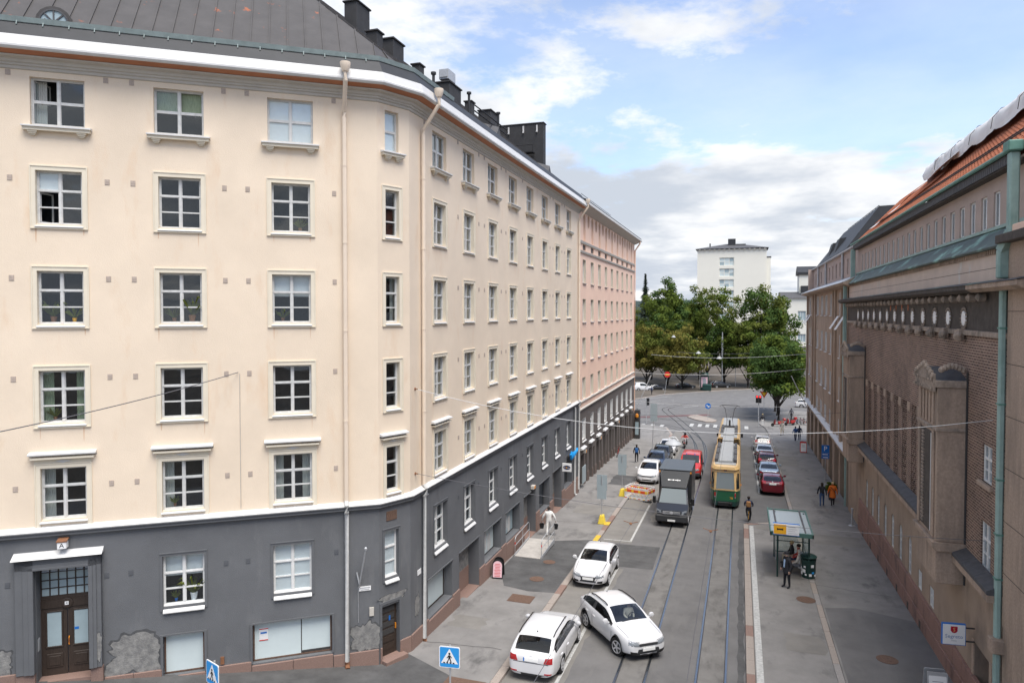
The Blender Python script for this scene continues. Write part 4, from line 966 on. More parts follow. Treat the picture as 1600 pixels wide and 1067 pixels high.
# lower stucco storey with arched windows
AW = [46.3,44.37,42.6,40.65,38.82,37.0,35.1]; SQ = [33.2,31.3]; AW2 = [29.4]
lo = [(U(y)-.34,U(y)+.34,.28,1.98) for y in AW]+[(U(y)-.34,U(y)+.34,.30,1.12) for y in SQ]+[(U(25.95),U(24.5),-3,1.35,.5)]
wall('lower_wall', MR, U(53.8), U(8), -2.6, 3.85, lo, 'stucco_brown', RB, .35)
rec = [(U(46.13-1.84*i+.02),U(46.13-1.84*i-.92),3.95,7.97,.42) for i in range(7)]
bw = [(U(25.5),U(24.62),6.75,7.93,.2),(U(25.53),U(24.62),4.0,5.5,.2)]
wall('brick_wall', MR, U(RY1), U(NEAR), 3.85, 11.35, rec+bw, 'brick', RB, .25)
MB().box(U(RY1),U(8),.5,.6,-2.6,13.9).build('interior','room',RB,MR)
MB().box(U(RY1)+.01,U(8),3.2,14,-2.6,16.4).build('core','stucco_brown',RB,MR)
MB().box(U(RY1)+.002,U(RY1)+.2,0.002,14,-2.6,13).build('end_wall','stucco_brown',RB,MR)
# brick fins in the recesses and the sill under them
for i in range(7):
    for k in range(2):
        y0 = 46.13-1.84*i-.2-.42*k; f = MB()
        for j in range(22): f.box(U(y0)-.07,U(y0)+.07,.01+.05*(j % 2),.43,3.96+.182*j,3.96+.182*j+.165)
        stuff(f.build('brick_fin','brick',RB,MR))
for i in range(8): MB().box(U(46.13-1.84*i+.92)+.15,U(46.13-1.84*i+.02)-.15,-.05,.0,7.6,8.0).build('corbel_block','stone_brown',RB,MR,bevel=.03)
# ledge
def ledge(y0, y1):
    n = max(1, round((y0-y1)/1.4))
    for k in range(n):
        a = U(y0)+(U(y1)-U(y0))*k/n; c = U(y0)+(U(y1)-U(y0))*(k+1)/n
        b = MB(); b.prism([(a+.005,.0,4.12),(a+.005,-.42,3.92),(a+.005,-.42,3.80),(a+.005,0,3.70)],(c-a-.01,0,0)); b.build('ledge_stone','slate' if 1 else 'stone_brown',RB,MR,bevel=.01)
ledge(47.2,29.75); ledge(27.05,23.5)
MB().box(U(47.2),U(29.75),-.40,0,3.58,3.79).build('ledge_moulding','stone_brown',RB,MR); MB().box(U(27.05),U(23.5),-.40,0,3.58,3.79).build('ledge_moulding','stone_brown',RB,MR)
# granite plinth, stone by stone
y = 48.6
while y > 9:
    w = random.uniform(1.0,1.5); g0 = gz(XR,y-w/2)
    for z0, z1 in ((g0-.4, (g0+.27)/2-.03), ((g0+.27)/2-.03, .27)):
        MB().box(U(y)+.004,U(y-w)-.004,-.10-.03*(z0 < g0),.05,z0+.004,z1-.004).build('plinth_stone','red_granite',RB,MR,bevel=.015)
    y -= w
for yy in (46.5,44.0,41.6,39.2,36.9,34.6,32.4): MB().box(U(yy)-.3,U(yy)+.02,-.135,-.1,gz(XR,yy)+.05,gz(XR,yy)+.4).build('cellar_hatch','stone_soot',RB,MR)
# windows of the lower storey
def arch_win(u, z, w, h, parent, Mf):
    M = Mf @ T(u,.09,z); b = MB(); r = w/2; n = 8
    out = [(-r,h-r)]+[(r*cos(pi-pi*k/n),h-r+r*sin(pi-pi*k/n)) for k in range(1,n)]+[(r,h-r)]
    b.box(-r,-r+.05,-.04,0,0,h-r).box(r-.05,r,-.04,0,0,h-r).box(-r,r,-.04,0,0,.06).box(-.025,.025,-.04,0,0,h)
    for z_ in (h*.28,h*.55,h*.74): b.box(-r,r,-.035,0,z_-.018,z_+.018)
    for (xa,za),(xb,zb) in zip(out,out[1:]): b.bar((xa*.95,-.02,za),(xb*.95,-.02,zb),.05,.05)
    W = ob('window',cached(('aw',w,h),lambda: b.mesh('window','white_paint')),parent,M)
    inst(('awp',w,h),lambda: MB().prism([(-r,0,0),(r,0,0)]+[(x,0,z_) for x, z_ in out[::-1]],(0,.01,0)).mesh('glazing','pane_glass'),'glazing',W,M)
    def sp():
        q = MB()
        for s in (-1,1): q.prism([(s*r,0,h)]+[(s*r*cos(pi/2*k/6),0,h-r+r*sin(pi/2*k/6)) for k in range(7)],(0,.08,0))
        return q.mesh('arch_head','stucco_brown')
    inst(('aws',w,h),sp,'arch_head',W,Mf @ T(u,.002,z))
for y in AW: arch_win(U(y),.28,.68,1.70,RB,MR)
for y in SQ: add_window(RB,MR,U(y),.30,.68,.82,'four',dep=.05,single=True,cur='none')
for (z,h) in ((6.75,1.18),(4.0,1.5)):
    W = add_window(RB,MR,U(25.06),z,.88,h,'six',dep=.06,single=True,cur='none'); M = MR @ T(U(25.06),0,z)
    MB().box(-.6,.6,-.12,.09,-.14,0.0).build('sill','stone_brown',W,M,bevel=.02)
    s = MB()
    for k in range(7): s.box(-.5+.143*k+.006,-.5+.143*(k+1)-.006,-.012,.02,h+.02,h+.42)
    s.build('brick_lintel','brick',W,M)
# orange-brown door near the frame edge
M = MR @ T(U(25.22),.42,0); D = MB().box(-.72,.72,0,.06,-2,1.0).build('shop_door','rust',RB,M); MB().box(-.6,-.06,-.015,0,-.6,.85).box(.06,.6,-.015,0,-.6,.85).build('door_panel','wood_door',D,M)
MB().box(-.95,-.74,-.45,.0,-2,1.4).box(.74,.95,-.45,0,-2,1.4).build('door_jamb','stone_brown',D,M)
# oriel bays
def bay(y0, y1, zt, seed, name='oriel_bay'):
    u0, u1 = U(y1), U(y0); w = u1-u0; O = .90       # u1 = near side
    M = MR @ T(u0,0,0)
    b = MB().box(0,w,-O,.1,4.2,zt-.35)
    B_ = b.build(name,'stone_brown',RB,M,bevel=.02)
    MB().box(-.06,w+.06,-O-.07,0,zt-.35,zt-.10).build('frieze','stone_carved',B_,M,bevel=.02)
    for k in range(6):
        MB().box(w+.058,w+.075,-O+.12+k*.135,-O+.16+k*.135,zt-.30,zt-.14).build('frieze_stud','stone_carved',B_,M)
    r = MB(); r.prism([(0,-O-.05,zt-.099),(w/2,-O-.05,zt+.30),(w,-O-.05,zt-.099)],(0,O+.05,0)); r.build('bay_roof','slate',B_,M)
    rnd = random.Random(seed); g = MB(); n = 9
    for k in range(n):          # scalloped carved gable
        x = w*(k+.5)/n; hh = (1-abs(2*x/w-1))*.40+.08
        g.box(x-w/n*.46,x+w/n*.46,-O-.13,-O-.06,zt-.5,zt+hh)
        g.lathe([(.03,0),(.11,.03),(.11,.1),(.04,.13)],7,T(x,-O-.19,zt+hh-.08) @ Matrix.Rotation(-pi/2,4,'X'))
        for q in range(2): g.lathe([(.02,0),(.07,.03),(.02,.06)],6,T(x+rnd.uniform(-.03,.03),-O-.15,zt-.4+.3*q) @ Matrix.Rotation(pi/2,4,'X'))
    g.build('carved_gable','stone_carved',B_,M)
    g = MB()
    for k in range(7):
        x = .12+.11*k; g.lathe([(.02,0),(.09,.04),(.10,.12),(.05,.2),(.01,.22)],7,T(w-.05,-O+x,zt+.16+.13*sin(pi*k/6)))
    g.build('carved_crest','stone_carved',B_,M)
    MB().box(-.05,w+.05,-O-.05,0,8.0,8.12).build('band_moulding','stone_carved',B_,M,bevel=.02)
    for k in range(5): MB().box(.35+k*(w-.9)/4,.55+k*(w-.9)/4,-O-.05,-O,8.2,zt-.55).build('mullion_rib','stone_brown',B_,M,bevel=.02)
    # front recess: carved window strip
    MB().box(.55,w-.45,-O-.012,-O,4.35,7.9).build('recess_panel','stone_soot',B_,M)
    MB().box(.30,.53,-O-.07,-O,4.3,7.95).box(w-.43,w-.2,-O-.07,-O,4.3,7.95).build('jamb','stone_brown',B_,M,bevel=.02)
    t = MB()
    for k in range(26): t.box(.75,1.05,-O-.05,-O-.012,4.45+.13*k,4.53+.13*k)
    t.build('carved_strip','stone_carved',B_,M); MB().box(w-.62,w-.56,-O-.045,-O-.012,4.4,7.85).build('window_frame','white_paint',B_,M)
    # base box under the bay
    b = MB(); b.prism([(-.12,-O-.12,4.2),(-.12,-O-.12,4.02),(-.12,-O-.02,3.9),(-.12,0,3.9),(-.12,0,4.2)],(w+.24,0,0)); b.build('base_moulding','stone_brown',B_,M,bevel=.01)
    MB().box(.02,w-.02,-O+.02,.05,2.75,3.9).build('base_box','stone_brown',B_,M,bevel=.02)
    MB().tube([(w+.05,-.03,2.8),(w+.05,-.03,zt+.2)],.035,6).build('bay_pipe','iron_dark',B_,M)
bay(27.1,29.75,9.85,3); bay(47.35,50.0,9.75,5)
# frieze, medallions, cornice
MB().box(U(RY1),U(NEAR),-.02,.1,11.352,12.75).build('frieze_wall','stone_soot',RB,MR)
MB().box(U(RY1),U(NEAR),-.10,.0,11.30,11.48).build('string_course','stone_carved',RB,MR,bevel=.02)
for i in range(13):
    y = 27.5+1.87*i; M = MR @ T(U(y),-.02,11.87)
    m_ = MB().lathe([(.23,0),(.23,.05),(.19,.06)],20,Matrix.Scale(1.12,4,(0,0,1)) @ Matrix.Rotation(pi/2,4,'X')).build('medallion','white_sign',RB,M)
    ring = MB()
    for k in range(16):
        a = 2*pi*k/16; ring.lathe([(.02,0),(.045,.02),(.045,.05),(.02,.07)],5,T(.31*cos(a),0,.35*sin(a)) @ Matrix.Rotation(pi/2,4,'X'))
    ring.build('wreath','stone_carved',m_,M)
    c = MB().lathe([(.05,0),(.17,.06),(.20,.16),(.12,.3),(.05,.34)],8,T(0,.0,-.62) @ Matrix.Rotation(pi/2,4,'X')).box(-.13,.13,-.20,0,-.52,-.36).lathe([(.02,0),(.10,.05),(.10,.12),(.02,.16)],7,T(.16,-.12,-.58) @ Matrix.Rotation(pi/2,4,'X')).lathe([(.02,0),(.10,.05),(.10,.12),(.02,.16)],7,T(-.16,-.12,-.58) @ Matrix.Rotation(pi/2,4,'X'))
    c.build('carved_corbel','stone_carved',m_,M)
for i in range(30):
    y = 25.2+.98*i; inst(('dent',),lambda: MB().lathe([(.04,0),(.14,.05),(.14,.24),(.05,.30)],8,T(0,0,0) @ Matrix.Rotation(pi/2,4,'X')).mesh('dentil','stone_carved'),'dentil',RB,MR @ T(U(y),-.05,12.55))
for k in range(4): MB().box(U(36.0+1.3*k)-.1,U(36.0+1.3*k)+.1,-.03,-.018,12.15,12.42).build('brick_repair','tile',RB,MR)
for k in range(24):
    a = U(56.0)+(U(21.2)-U(56.0))*k/24; c = U(56.0)+(U(21.2)-U(56.0))*(k+1)/24
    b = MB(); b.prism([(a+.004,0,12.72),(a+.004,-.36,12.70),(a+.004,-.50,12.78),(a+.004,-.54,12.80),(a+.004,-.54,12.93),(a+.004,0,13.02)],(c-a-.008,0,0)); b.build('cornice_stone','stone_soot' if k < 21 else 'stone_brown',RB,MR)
    b = MB(); h = random.uniform(0,.01); b.prism([(a,-.57,12.935+h),(a,-.56,12.955+h),(a,0.0,13.06+h),(a,0,13.04+h)],(c-a+.03,0,0)); b.build('cornice_sheet','slate' if k % 3 else 'copper_dark',RB,MR)
# pale wall, copper slope, attic strip of windows
MB().box(U(RY1-.4),U(NEAR+.3),-.0,.3,13.0,14.0).build('pale_wall','wall_pale',RB,MR); MB().box(U(RY1-.4),U(NEAR+.3),-.004,0,13.42,13.435).build('wall_joint','stone_soot',RB,MR)
dn = MB()
for k in range(150): dn.box(U(RY1-.4)+.2*k,U(RY1-.4)+.2*k+.1,-.07,0,13.84,13.99)
stuff(dn.build('dentil_row','stone_brown',RB,MR))
AX = .55      # attic wall set back
b = MB(); b.prism([(U(RY1-.4),-.22,13.99),(U(RY1-.4),-.24,14.04),(U(RY1-.4),AX-.1,14.72),(U(RY1-.4),AX,14.72),(U(RY1-.4),0,13.99)],(U(NEAR)-U(RY1-.4),0,0)); b.build('copper_skirt','copper_dark',RB,MR)
MB().box(U(RY1-.4),U(NEAR),AX-.16,AX,14.72,14.82).build('copper_sill','copper',RB,MR)
at = [(26.45+1.245*i) for i in range(22)]
MA = MR @ T(0,AX,0)
wall('attic_wall',MA,U(RY1-.4),U(NEAR),14.7,16.75,[(U(y)-.30,U(y)+.30,14.86,16.0) for y in at],'stucco_taupe',RB,.30)
for y in at:
    W = inst(('atw',),lambda: MB().box(-.30,-.20,0,.05,0,1.14).box(.20,.30,0,.05,0,1.14).box(-.3,.3,0,.05,0,.06).box(-.3,.3,0,.05,1.08,1.14).mesh('window','white_paint'),'window',RB,MA @ T(U(y),.05,14.86))
    inst(('atp',),lambda: MB().box(-.24,.24,.02,.03,.06,1.08).mesh('pane','pane_glass'),'pane',W,MA @ T(U(y),.05,14.86))
MB().box(U(RY1-.4),U(NEAR),AX+.5,AX+.6,14.7,16.7).build('interior','room',RB,MR)
# gutter board with vertical slats, tile roof, tarpaulin
sl_ = MB()
for k in range(150): sl_.box(U(RY1-.4)+.2*k,U(RY1-.4)+.2*k+.17,AX-.35,AX-.30,16.5,16.78)
stuff(sl_.build('gutter_board','slate',RB,MR)); MB().box(U(RY1-.4),U(NEAR),AX-.3,AX,16.45,16.5).build('eaves_soffit','stone_soot',RB,MR)
MB().tube([(U(RY1),AX-.42,16.84),(U(NEAR-.3),AX-.42,16.84)],.07,8).build('gutter','copper_gutter',RB,MR)
def tile_roof():
    b = MB(); n = 110; rows = 16; u0, u1 = U(RY1-.5), U(16); sl = 1.02; D = 2.9
    for j in range(rows):
        d0, d1 = AX-.28+D*j/rows, AX-.28+D*(j+1)/rows+.03; z0 = 16.86+sl*(d0-AX+.28)+.03; z1 = 16.86+sl*(d1-AX+.28)
        vs = []; fs = []
        for i in range(n*2+1):
            u = u0+(u1-u0)*i/(n*2); h = .05 if i % 2 else 0
            vs += [(u,d0,z0+h),(u,d1,z1+h)]
        for i in range(n*2): fs.append((2*i,2*i+2,2*i+3,2*i+1))
        b.add(vs,fs)
    R = b.build('tile_roof','tile',RB,MR,fixn=False)
    MB().box(u0,u1,2.3,8,16.5,16.6).build('roof_deck','tile_dark',R,MR)
    for j in (1.1,1.35): 
        z = 16.86+.95*(j-AX+.28)+.16; MB().tube([(u0,j,z),(u1,j,z)],.025,5).build('snow_rail','iron_dark',R,MR)
    b = MB(); b.prism([(u0+9,2.75,18.2),(u0+9,2.75,20.1),(u0+9,8,20.1),(u0+9,8,18.2)],(u1-u0-9,0,0)); b.build('dormer_wall','tile_dark',R,MR)
    return R
tile_roof()
def tarp():
    b = MB(); n = 120; u0, u1 = U(44.8), U(16); prof = [(2.40,-.62),(2.41,-.30),(2.44,-.05),(2.50,.08),(2.75,.20),(3.3,.28),(4.4,.30)]
    for i in range(n+1):
        u = u0+(u1-u0)*i/n; ph = (u-u0)/2.9; s = abs(sin(pi*ph)); g = .10*s
        for k, (d, z) in enumerate(prof):
            w = noise.noise((u*2.6,k*.5,0))*.16+noise.noise((u*7,k*1.1,4))*.07+.10*max(0,1-abs((ph+.5) % 1-.5)*9)*(1 if k > 1 else .4); drop = -.20*s if k < 3 else -.08*s
            hang = -.75*max(0,1-abs(ph-6.1)*2.2) if k < 2 else 0
            b.v.append((u,d-.22*g*8*(.3 if k < 3 else .05)+w,20.15+z+drop+w*.6+hang))
    m_ = len(prof)
    for i in range(n):
        for k in range(m_-1): b.f.append((i*m_+k,(i+1)*m_+k,(i+1)*m_+k+1,i*m_+k+1)); b.m.append(0)
    TT = tag(b.build('tarpaulin','tarp',None,MR,fixn=False,smooth=2),'grey-white tarpaulin draped over the ridge of the orange tile roof','tarpaulin')
    for q in range(1,10): MB().tube([(u0+2.9*q,2.30,19.55),(u0+2.9*q,2.36,20.0),(u0+2.9*q,2.66,20.36),(u0+2.9*q,3.3,20.52)],.014,5).build('tie_rope','iron_dark',TT,MR)
    b = MB(); n = 30
    for i in range(n+1):
        t = i/n; u = U(37.5)+(U(50.5)-U(36.5))*t; d = 2.45-1.75*t**.8; z = 16.95+.95*(d-.27)+.16+.5*(1-t)**2
        wd = .8*(1-t)+.12; b.v += [(u,d-wd*.5,z-wd*.4+.05*sin(t*20)),(u,d+wd*.5,z+wd*.5)]
    for i in range(n): b.f.append((2*i,2*i+2,2*i+3,2*i+1)); b.m.append(0)
    tag(b.build('tarpaulin_tail','tarp',None,MR,fixn=False,smooth=2),'long loose tail of white sheet trailing down the orange roof tiles','tarpaulin')
tarp()
# copper rainwater pipe, hopper and bracket
def copper_pipe():
    y = 23.5; M = MR @ T(U(y),0,0); w = .10
    P = MB().box(-w,w,-.22,-.05,-1.6,13.0).build('downpipe','copper',RB,M,bevel=.04)
    MB().box(-w-.04,w+.04,-.30,-.02,13.05,13.9).build('pipe_section','copper',P,M,bevel=.04); b = MB(); b.bar((0,-.16,13.85),(.35,-.05,14.35),.28,.26); b.build('pipe_elbow','copper',P,M); MB().box(.24,.50,-.18,.08,14.3,16.6).build('pipe_upper','copper',P,M,bevel=.04)
    b = MB().box(.15,.62,-.26,.12,16.6,16.9); b.build('hopper','copper_gutter',P,M,bevel=.03)
    for z in (1.0,4.3,5.6,7.2,9.4,11.6): MB().box(-w-.015,w+.015,-.235,-.04,z,z+.05).build('pipe_joint','copper_gutter',P,M)
copper_pipe()
MB().box(U(RY1+.25),U(RY1+.0),-.32,-.08,3.5,14.0).build('downpipe','copper',RB,MR,bevel=.04)
MB().box(U(RY1-.6),U(RY1-.35),AX-.5,AX-.2,14.0,16.5).build('downpipe','copper',RB,MR,bevel=.04)
MB().box(U(RY1+.15),U(RY1-.02),-.12,.05,-2,3.5).build('downpipe','copper',RB,MR,bevel=.02)
# stone block at the edge of the frame
MN = MR
MB().box(U(23.35),U(8),-.06,.4,3.0,14.05).build('stone_pier_wall','stone_brown',RB,MR)
for z in (4.55,6.05,7.6,9.1,10.6,12.1): MB().box(U(23.35),U(8),-.064,-.058,z,z+.02).build('stone_joint','stone_soot',RB,MR)
MB().box(U(23.55),U(8),-.35,.3,14.05,14.3).build('block_cornice','stone_soot',RB,MR,bevel=.02); MB().box(U(23.4),U(8),-.1,.9,14.3,14.55).build('block_coping','pink_trim',RB,MR,bevel=.02); MB().box(U(22.9),U(8),.2,1.0,14.55,17.2).build('block_attic','stone_brown',RB,MR)
MB().box(U(23.6),U(23.2),-.35,0,2.2,2.6).build('stone_corbel','stone_brown',RB,MR,bevel=.02)
MB().box(U(23.35),U(8),-.04,.4,-2,3.0).build('stone_base_wall','stone_brown',RB,MR)
# ================================================================ brown building further down
BB = thing('office_building', 'long brown stucco building with white window reveals beyond the brick building', 'building', T(7.5, 55, -2)); WORLDC.add(BB.name)
XB = 7.5; BY1 = 88.0; MBB = FM((XB,BY1,0),(0,-1,0)); V = lambda y: BY1-y
brows = [(11.79,13.62),(8.48,10.24),(5.09,6.90),(1.77+.5,3.57)]; bcols = [65.9,69.65,73.15,77.0]; nar = [57.3,60.2,82.6,85.0]
bo = [(V(y)-.72,V(y)+.72,a,b) for y in bcols for a, b in brows]+[(V(y)-.5,V(y)+.5,a,b) for y in nar for a, b in brows]
gf = [(V(y)-1.3,V(y)+1.3,-4,1.2,.4) for y in (58,61.5,65.5,69.5,73.5,77.5,81.5,85.5)]
wall('wall',MBB,0,V(55.0),1.9,14.0,bo,'stucco_brown',BB,.3); wall('ground_wall',MBB,0,V(55.0),-4.2,1.9,gf,'stucco_brown',BB,.4)
MB().box(0.01,V(55.02),.55,12,-4.2,14.0).build('core','room',BB,MBB); MB().box(-.02,.02,0,12,-4.2,17).build('end_wall','stucco_taupe',BB,MBB)
for y in bcols+nar:
    w = 1.44 if y in bcols else 1.0
    for a, b in brows:
        W = inst(('bbw',w,b-a),lambda: win_frame(w,b-a,'six','white_paint'),'window',BB,MBB @ T(V(y),.16,a)); inst(('bbg',w,b-a),lambda: MB().box(-w/2+.05,w/2-.05,.03,.04,.05,b-a-.05).mesh('glazing','pane_glass'),'glazing',W,MBB @ T(V(y),.16,a))
        inst(('bbr',w,b-a),lambda: MB().box(-w/2,-w/2+.02,0,.18,0,b-a).box(w/2-.02,w/2,0,.18,0,b-a).box(-w/2,w/2,0,.18,b-a-.02,b-a).mesh('reveal','white_paint'),'reveal',W,MBB @ T(V(y),0,a)); inst(('bbs',w),lambda: MB().prism([(-w/2-.05,.18,.02),(-w/2-.05,-.12,-.06),(-w/2-.05,-.12,-.10),(-w/2-.05,.18,-.04)],(w+.1,0,0)).mesh('sill','white_metal'),'sill',W,MBB @ T(V(y),0,a))
for y in (87.6,81.3,78.7,64.1,62.6,58.8,55.4): MB().box(V(y)-.28,V(y)+.28,-.16,0,1.9,13.9).build('pilaster','stucco_brown',BB,MBB,bevel=.02)
for y in (57.2,60.4,83.4,85.8):
    b = MB(); b.prism([(V(y)-.55,-.75,10.75),(V(y)-.55,-.15,11.75),(V(y)-.55,-.13,11.75),(V(y)-.55,-.73,10.73)],(1.1,0,0)); b.build('awning','blind',BB,MBB)
MB().prism([(0,0,1.75),(0,-.35,1.85),(0,-.37,1.95),(0,0,2.12)],(V(55.0),0,0)).build('belt_flashing','white_metal',BB,MBB)
MB().prism([(0,0,13.85),(0,-.7,14.0),(0,-.75,14.12),(0,0,14.5)],(V(52.9)-.2,0,0)).build('eaves_board','stone_brown',BB,MBB)
MB().prism([(0,-.8,14.13),(0,-.78,14.18),(0,.8,14.9),(0,.8,14.6)],(V(53.2),0,0)).build('lower_roof','galv',BB,MBB)
ao = [(V(y)-.45,V(y)+.45,15.05,16.3) for y in (58.5,61,65.5,68,70.5,73,77,80,83,85.5)]
MB2 = MBB @ T(0,.6,0); wall('attic_wall',MB2,0,V(55.2),14.6,16.9,ao,'stucco_taupe',BB,.25)
MB().box(0.02,V(55.2),.3,8,14.6,16.85).build('attic_core','room',BB,MB2)
for a in ao: 
    W = inst(('bat',),lambda: win_frame(.9,1.25,'four','white_paint'),'window',BB,MB2 @ T((a[0]+a[1])/2,.12,15.05)); inst(('batg',),lambda: MB().box(-.4,.4,.03,.04,.05,1.2).mesh('glazing','pane_glass'),'glazing',W,MB2 @ T((a[0]+a[1])/2,.12,15.05))
for y in (63.2,75,82): MB().tube([(V(y),-.12,14.7),(V(y),-.12,17.0)],.1,8).build('downpipe','galv',BB,MB2)
MB().prism([(0,-.25,16.9),(0,-.25,17.0),(0,.6,17.4),(0,6,17.6),(0,6,16.9)],(V(55.2),0,0)).build('roof','galv',BB,MB2)
b = MB(); b.add([(1.0,.2,17.3),(24,.2,17.3),(24,9,17.3),(1.0,9,17.3),(3.2,2.7,20.8),(24,2.7,20.8),(24,9,21.0),(3.2,9,21.0)],[(0,1,5,4),(1,2,6,5),(3,0,4,7),(4,5,6,7)]); b.build('roof_house','roof_dark',BB,MB2)
for k in (7,12): MB().prism([(k,.5,17.6),(k,1.0,19.2),(k,3,19.4),(k,3,17)],(2.0,0,0)).build('roof_dormer','roof_dark',BB,MB2)
b = MB()
for k in range(12): b.bar((4.5+1.6*k,3.0,20.7),(4.5+1.6*k,3.0,21.1),.05,.05)
b.tube([(4.5,3.0,21.1),(22.1,3.0,21.1)],.025); b.build('roof_railing','black',BB,MB2)
# ================================================================ vehicles
from mathutils.bvhtree import BVHTree
mat('trim_dark',(.022,.022,.024),.8,0); mat('seat_grey',(.075,.074,.072),.85,0)
def interp(pts, s):
    if s <= pts[0][0]: return pts[0][1]
    for (a, x), (b, y) in zip(pts, pts[1:]):
        if s <= b: t = (s-a)/(b-a); return x+(y-x)*t
    return pts[-1][1]
def paint(name, col, rough=.28, metal=0): 
    if name not in _M: mat(name, col, rough, 0, coat=.7, metal=metal, coord='obj')
    return name
def wheel_meshes(r, w, alloy='alloy'):
    key = ('wheel', r, w, alloy)
    if key in _cache: return _cache[key]
    RY = Matrix.Rotation(pi/2, 4, 'Y')
    t = MB(); t.lathe([(r*.66,-w/2),(r*.92,-w/2),(r,-w*.3),(r,w*.3),(r*.92,w/2),(r*.66,w/2)], 22, RY)
    rim = MB(); rim.tube([(w*.515,r*.64*cos(a),r*.64*sin(a)) for a in [2*pi*k/20 for k in range(21)]],.018,6,caps=False)
    sp = MB()
    for k in range(5):
        a = 2*pi*k/5; sp.bar((w*.53,0,0),(w*.53,r*.64*cos(a),r*.64*sin(a)),r*.17,.02,up=(1,0,0))
    sp.lathe([(r*.15,w*.50),(r*.13,w*.60)],10,RY)
    dk = MB(); dk.lathe([(r*.62,w*.45),(r*.62,w*.507)],16,RY)
    _cache[key] = (t.mesh('tyre','rubber',smooth=True), rim.mesh('rim',alloy,smooth=True), sp.mesh('spokes',alloy), dk.mesh('brake_disc','plastic_dark'))
    return _cache[key]
def add_wheel(root, x, y, r, w=.21, alloy='alloy', steer=0):
    t, rim, sp, dk = wheel_meshes(r, w, alloy)
    M = WM[root.name] @ T(x, y, r) @ RZ(steer+(0 if x > 0 else pi))
    W = ob('wheel', t, root, M); ob('rim', rim, W, M); ob('spokes', sp, W, M); ob('brake_disc', dk, W, M)
def build_car(label, M, col, p, cat='car', group=None, name='parked_car', steer=0):
    """one car; y is forward, origin on the ground under its middle"""
    root = thing(name, label, cat, M, group)
    L, W, H = p['L'], p['W'], p['H']; hw = W/2*1.02
    xc, xf, xr, xt = p['xc'], p['xf'], p['xr'], p['xt']; zh, zc, zt = p['zh'], p['zc'], p['zt']; zb, zb2 = p['zb'], p['zb2']; tum = p.get('tum', .76); lo = p.get('lo', .20)
    top = [(0,zh*.80),(.05,zh*.92),(.16,zh),(xc*.55,(zh+zc)/2+.02),(xc,zc),((xc+xf)/2,(zc+H)/2+.035),(xf,H-.045),(xf+.35,H-.01),((xf+xr)/2,H),(xr-.2,H-.035),(xr,H-.07),((xr+xt)/2,(H+zt)/2+.01),(xt,zt),(L-.05,zt-.04),(L,zt-.16)]
    bel = [(0,zh*.72),(.15,zh-.09),(xc,zb),((xf+xr)/2,(zb+zb2)/2),(xt-.2,zb2),(L-.1,zb2-.02),(L,zb2-.14)]
    wid = [(0,.60),(.05,.74),(.18,.87),(.45,.955),(1.0,1),(L-1.1,1),(L-.45,.965),(L-.12,.89),(L-.03,.80),(L,.74)]
    xb = p.get('xb', (xf+xr)/2+.05)
    st = sorted({0,.05,.16,.40,xc*.55,xc-.12,xc+.04,(xc+xf)/2,xf,xf+.25,xb-.05,xb+.05,(xb+xr)/2,xr-.22,xr,(xr+xt)/2,xt,(xt+L)/2 if L-xt > .3 else xt+.02,L-.05,L})
    b = MB(); ns = 10
    for s in st:
        tp = interp(top, s); be = min(interp(bel, s), tp-.015); w = interp(wid, s)*hw
        low = lo+(.06 if s < .2 or s > L-.2 else 0)
        cab = 1 if xf <= s <= xr else 0
        if xc < s < xf: cab = (s-xc)/(xf-xc)
        elif xr < s < xt: cab = (xt-s)/(xt-xr)
        cab = max(0, min(1, cab)); wt = (w*.90)*(1-cab)+hw*tum*cab
        y = L/2-s; dz = tp-be
        pts = [(0,low),(w*.84,low),(w*.965,low+.09),(w*1.0,low+(be-low)*.45),(w*.995,be-.10 if be-low > .35 else be-.05),(w*.955,be),(wt*1.0,tp-min(.085,dz*.5)*(.5+.5*cab)),(wt*.90,tp-.028*(.4+.6*cab)),(wt*.45,tp-.004),(0,tp)]
        for x, z in pts: b.v.append((x, y, z))
    n = len(st)
    def reg(i, j):
        sm = (st[i]+st[i+1])/2
        if j in (7, 8) and xc-.02 < sm < xf: return 1
        if j in (7, 8) and xr < sm < xt: return 2
        if j == 5 and xc+.22*(xf-xc) < sm < xr+.75*(xt-xr):
            if abs(sm-xb) < .051: return 4
            if p.get('van') and sm > xb: return 0
            return 3
        if j == 6 and xf < sm < xr and p.get('dark_rail'): return 4
        if j <= 1 and p.get('clad'): return 4
        return 0
    for i in range(n-1):
        for j in range(ns-1):
            b.f.append((i*ns+j, (i+1)*ns+j, (i+1)*ns+j+1, i*ns+j+1)); b.m.append(reg(i, j))
    # mirror half
    nv = len(b.v); b.v += [(-x, y, z) for x, y, z in b.v]
    for f, m_ in list(zip(b.f, b.m)): b.f.append(tuple(k+nv for k in f[::-1])); b.m.append(m_)
    for i, sgn in ((0, 1), (n-1, -1)):
        ring = [i*ns+j for j in range(ns)]+[nv+i*ns+j for j in range(ns-2, 0, -1)]
        b.f.append(tuple(ring if sgn > 0 else ring[::-1])); b.m.append(0)
    me = b.mesh('tmp', [col, 'car_glass', 'car_glass', 'car_glass', 'black_gloss', 'black'], fixn=False)
    bm = bmesh.new(); bm.from_mesh(me); bmesh.ops.remove_doubles(bm, verts=bm.verts, dist=.0005); bmesh.ops.recalc_face_normals(bm, faces=bm.faces); bm.to_mesh(me); bm.free()
    tmp = bpy.data.objects.new('tmp', me); COL.objects.link(tmp)
    md = tmp.modifiers.new('s', 'SUBSURF'); md.levels = 2; md.render_levels = 2
    r = p.get('r', .33); ya, yb = L/2-p['a1'], L/2-p['a2']
    cut = MB()
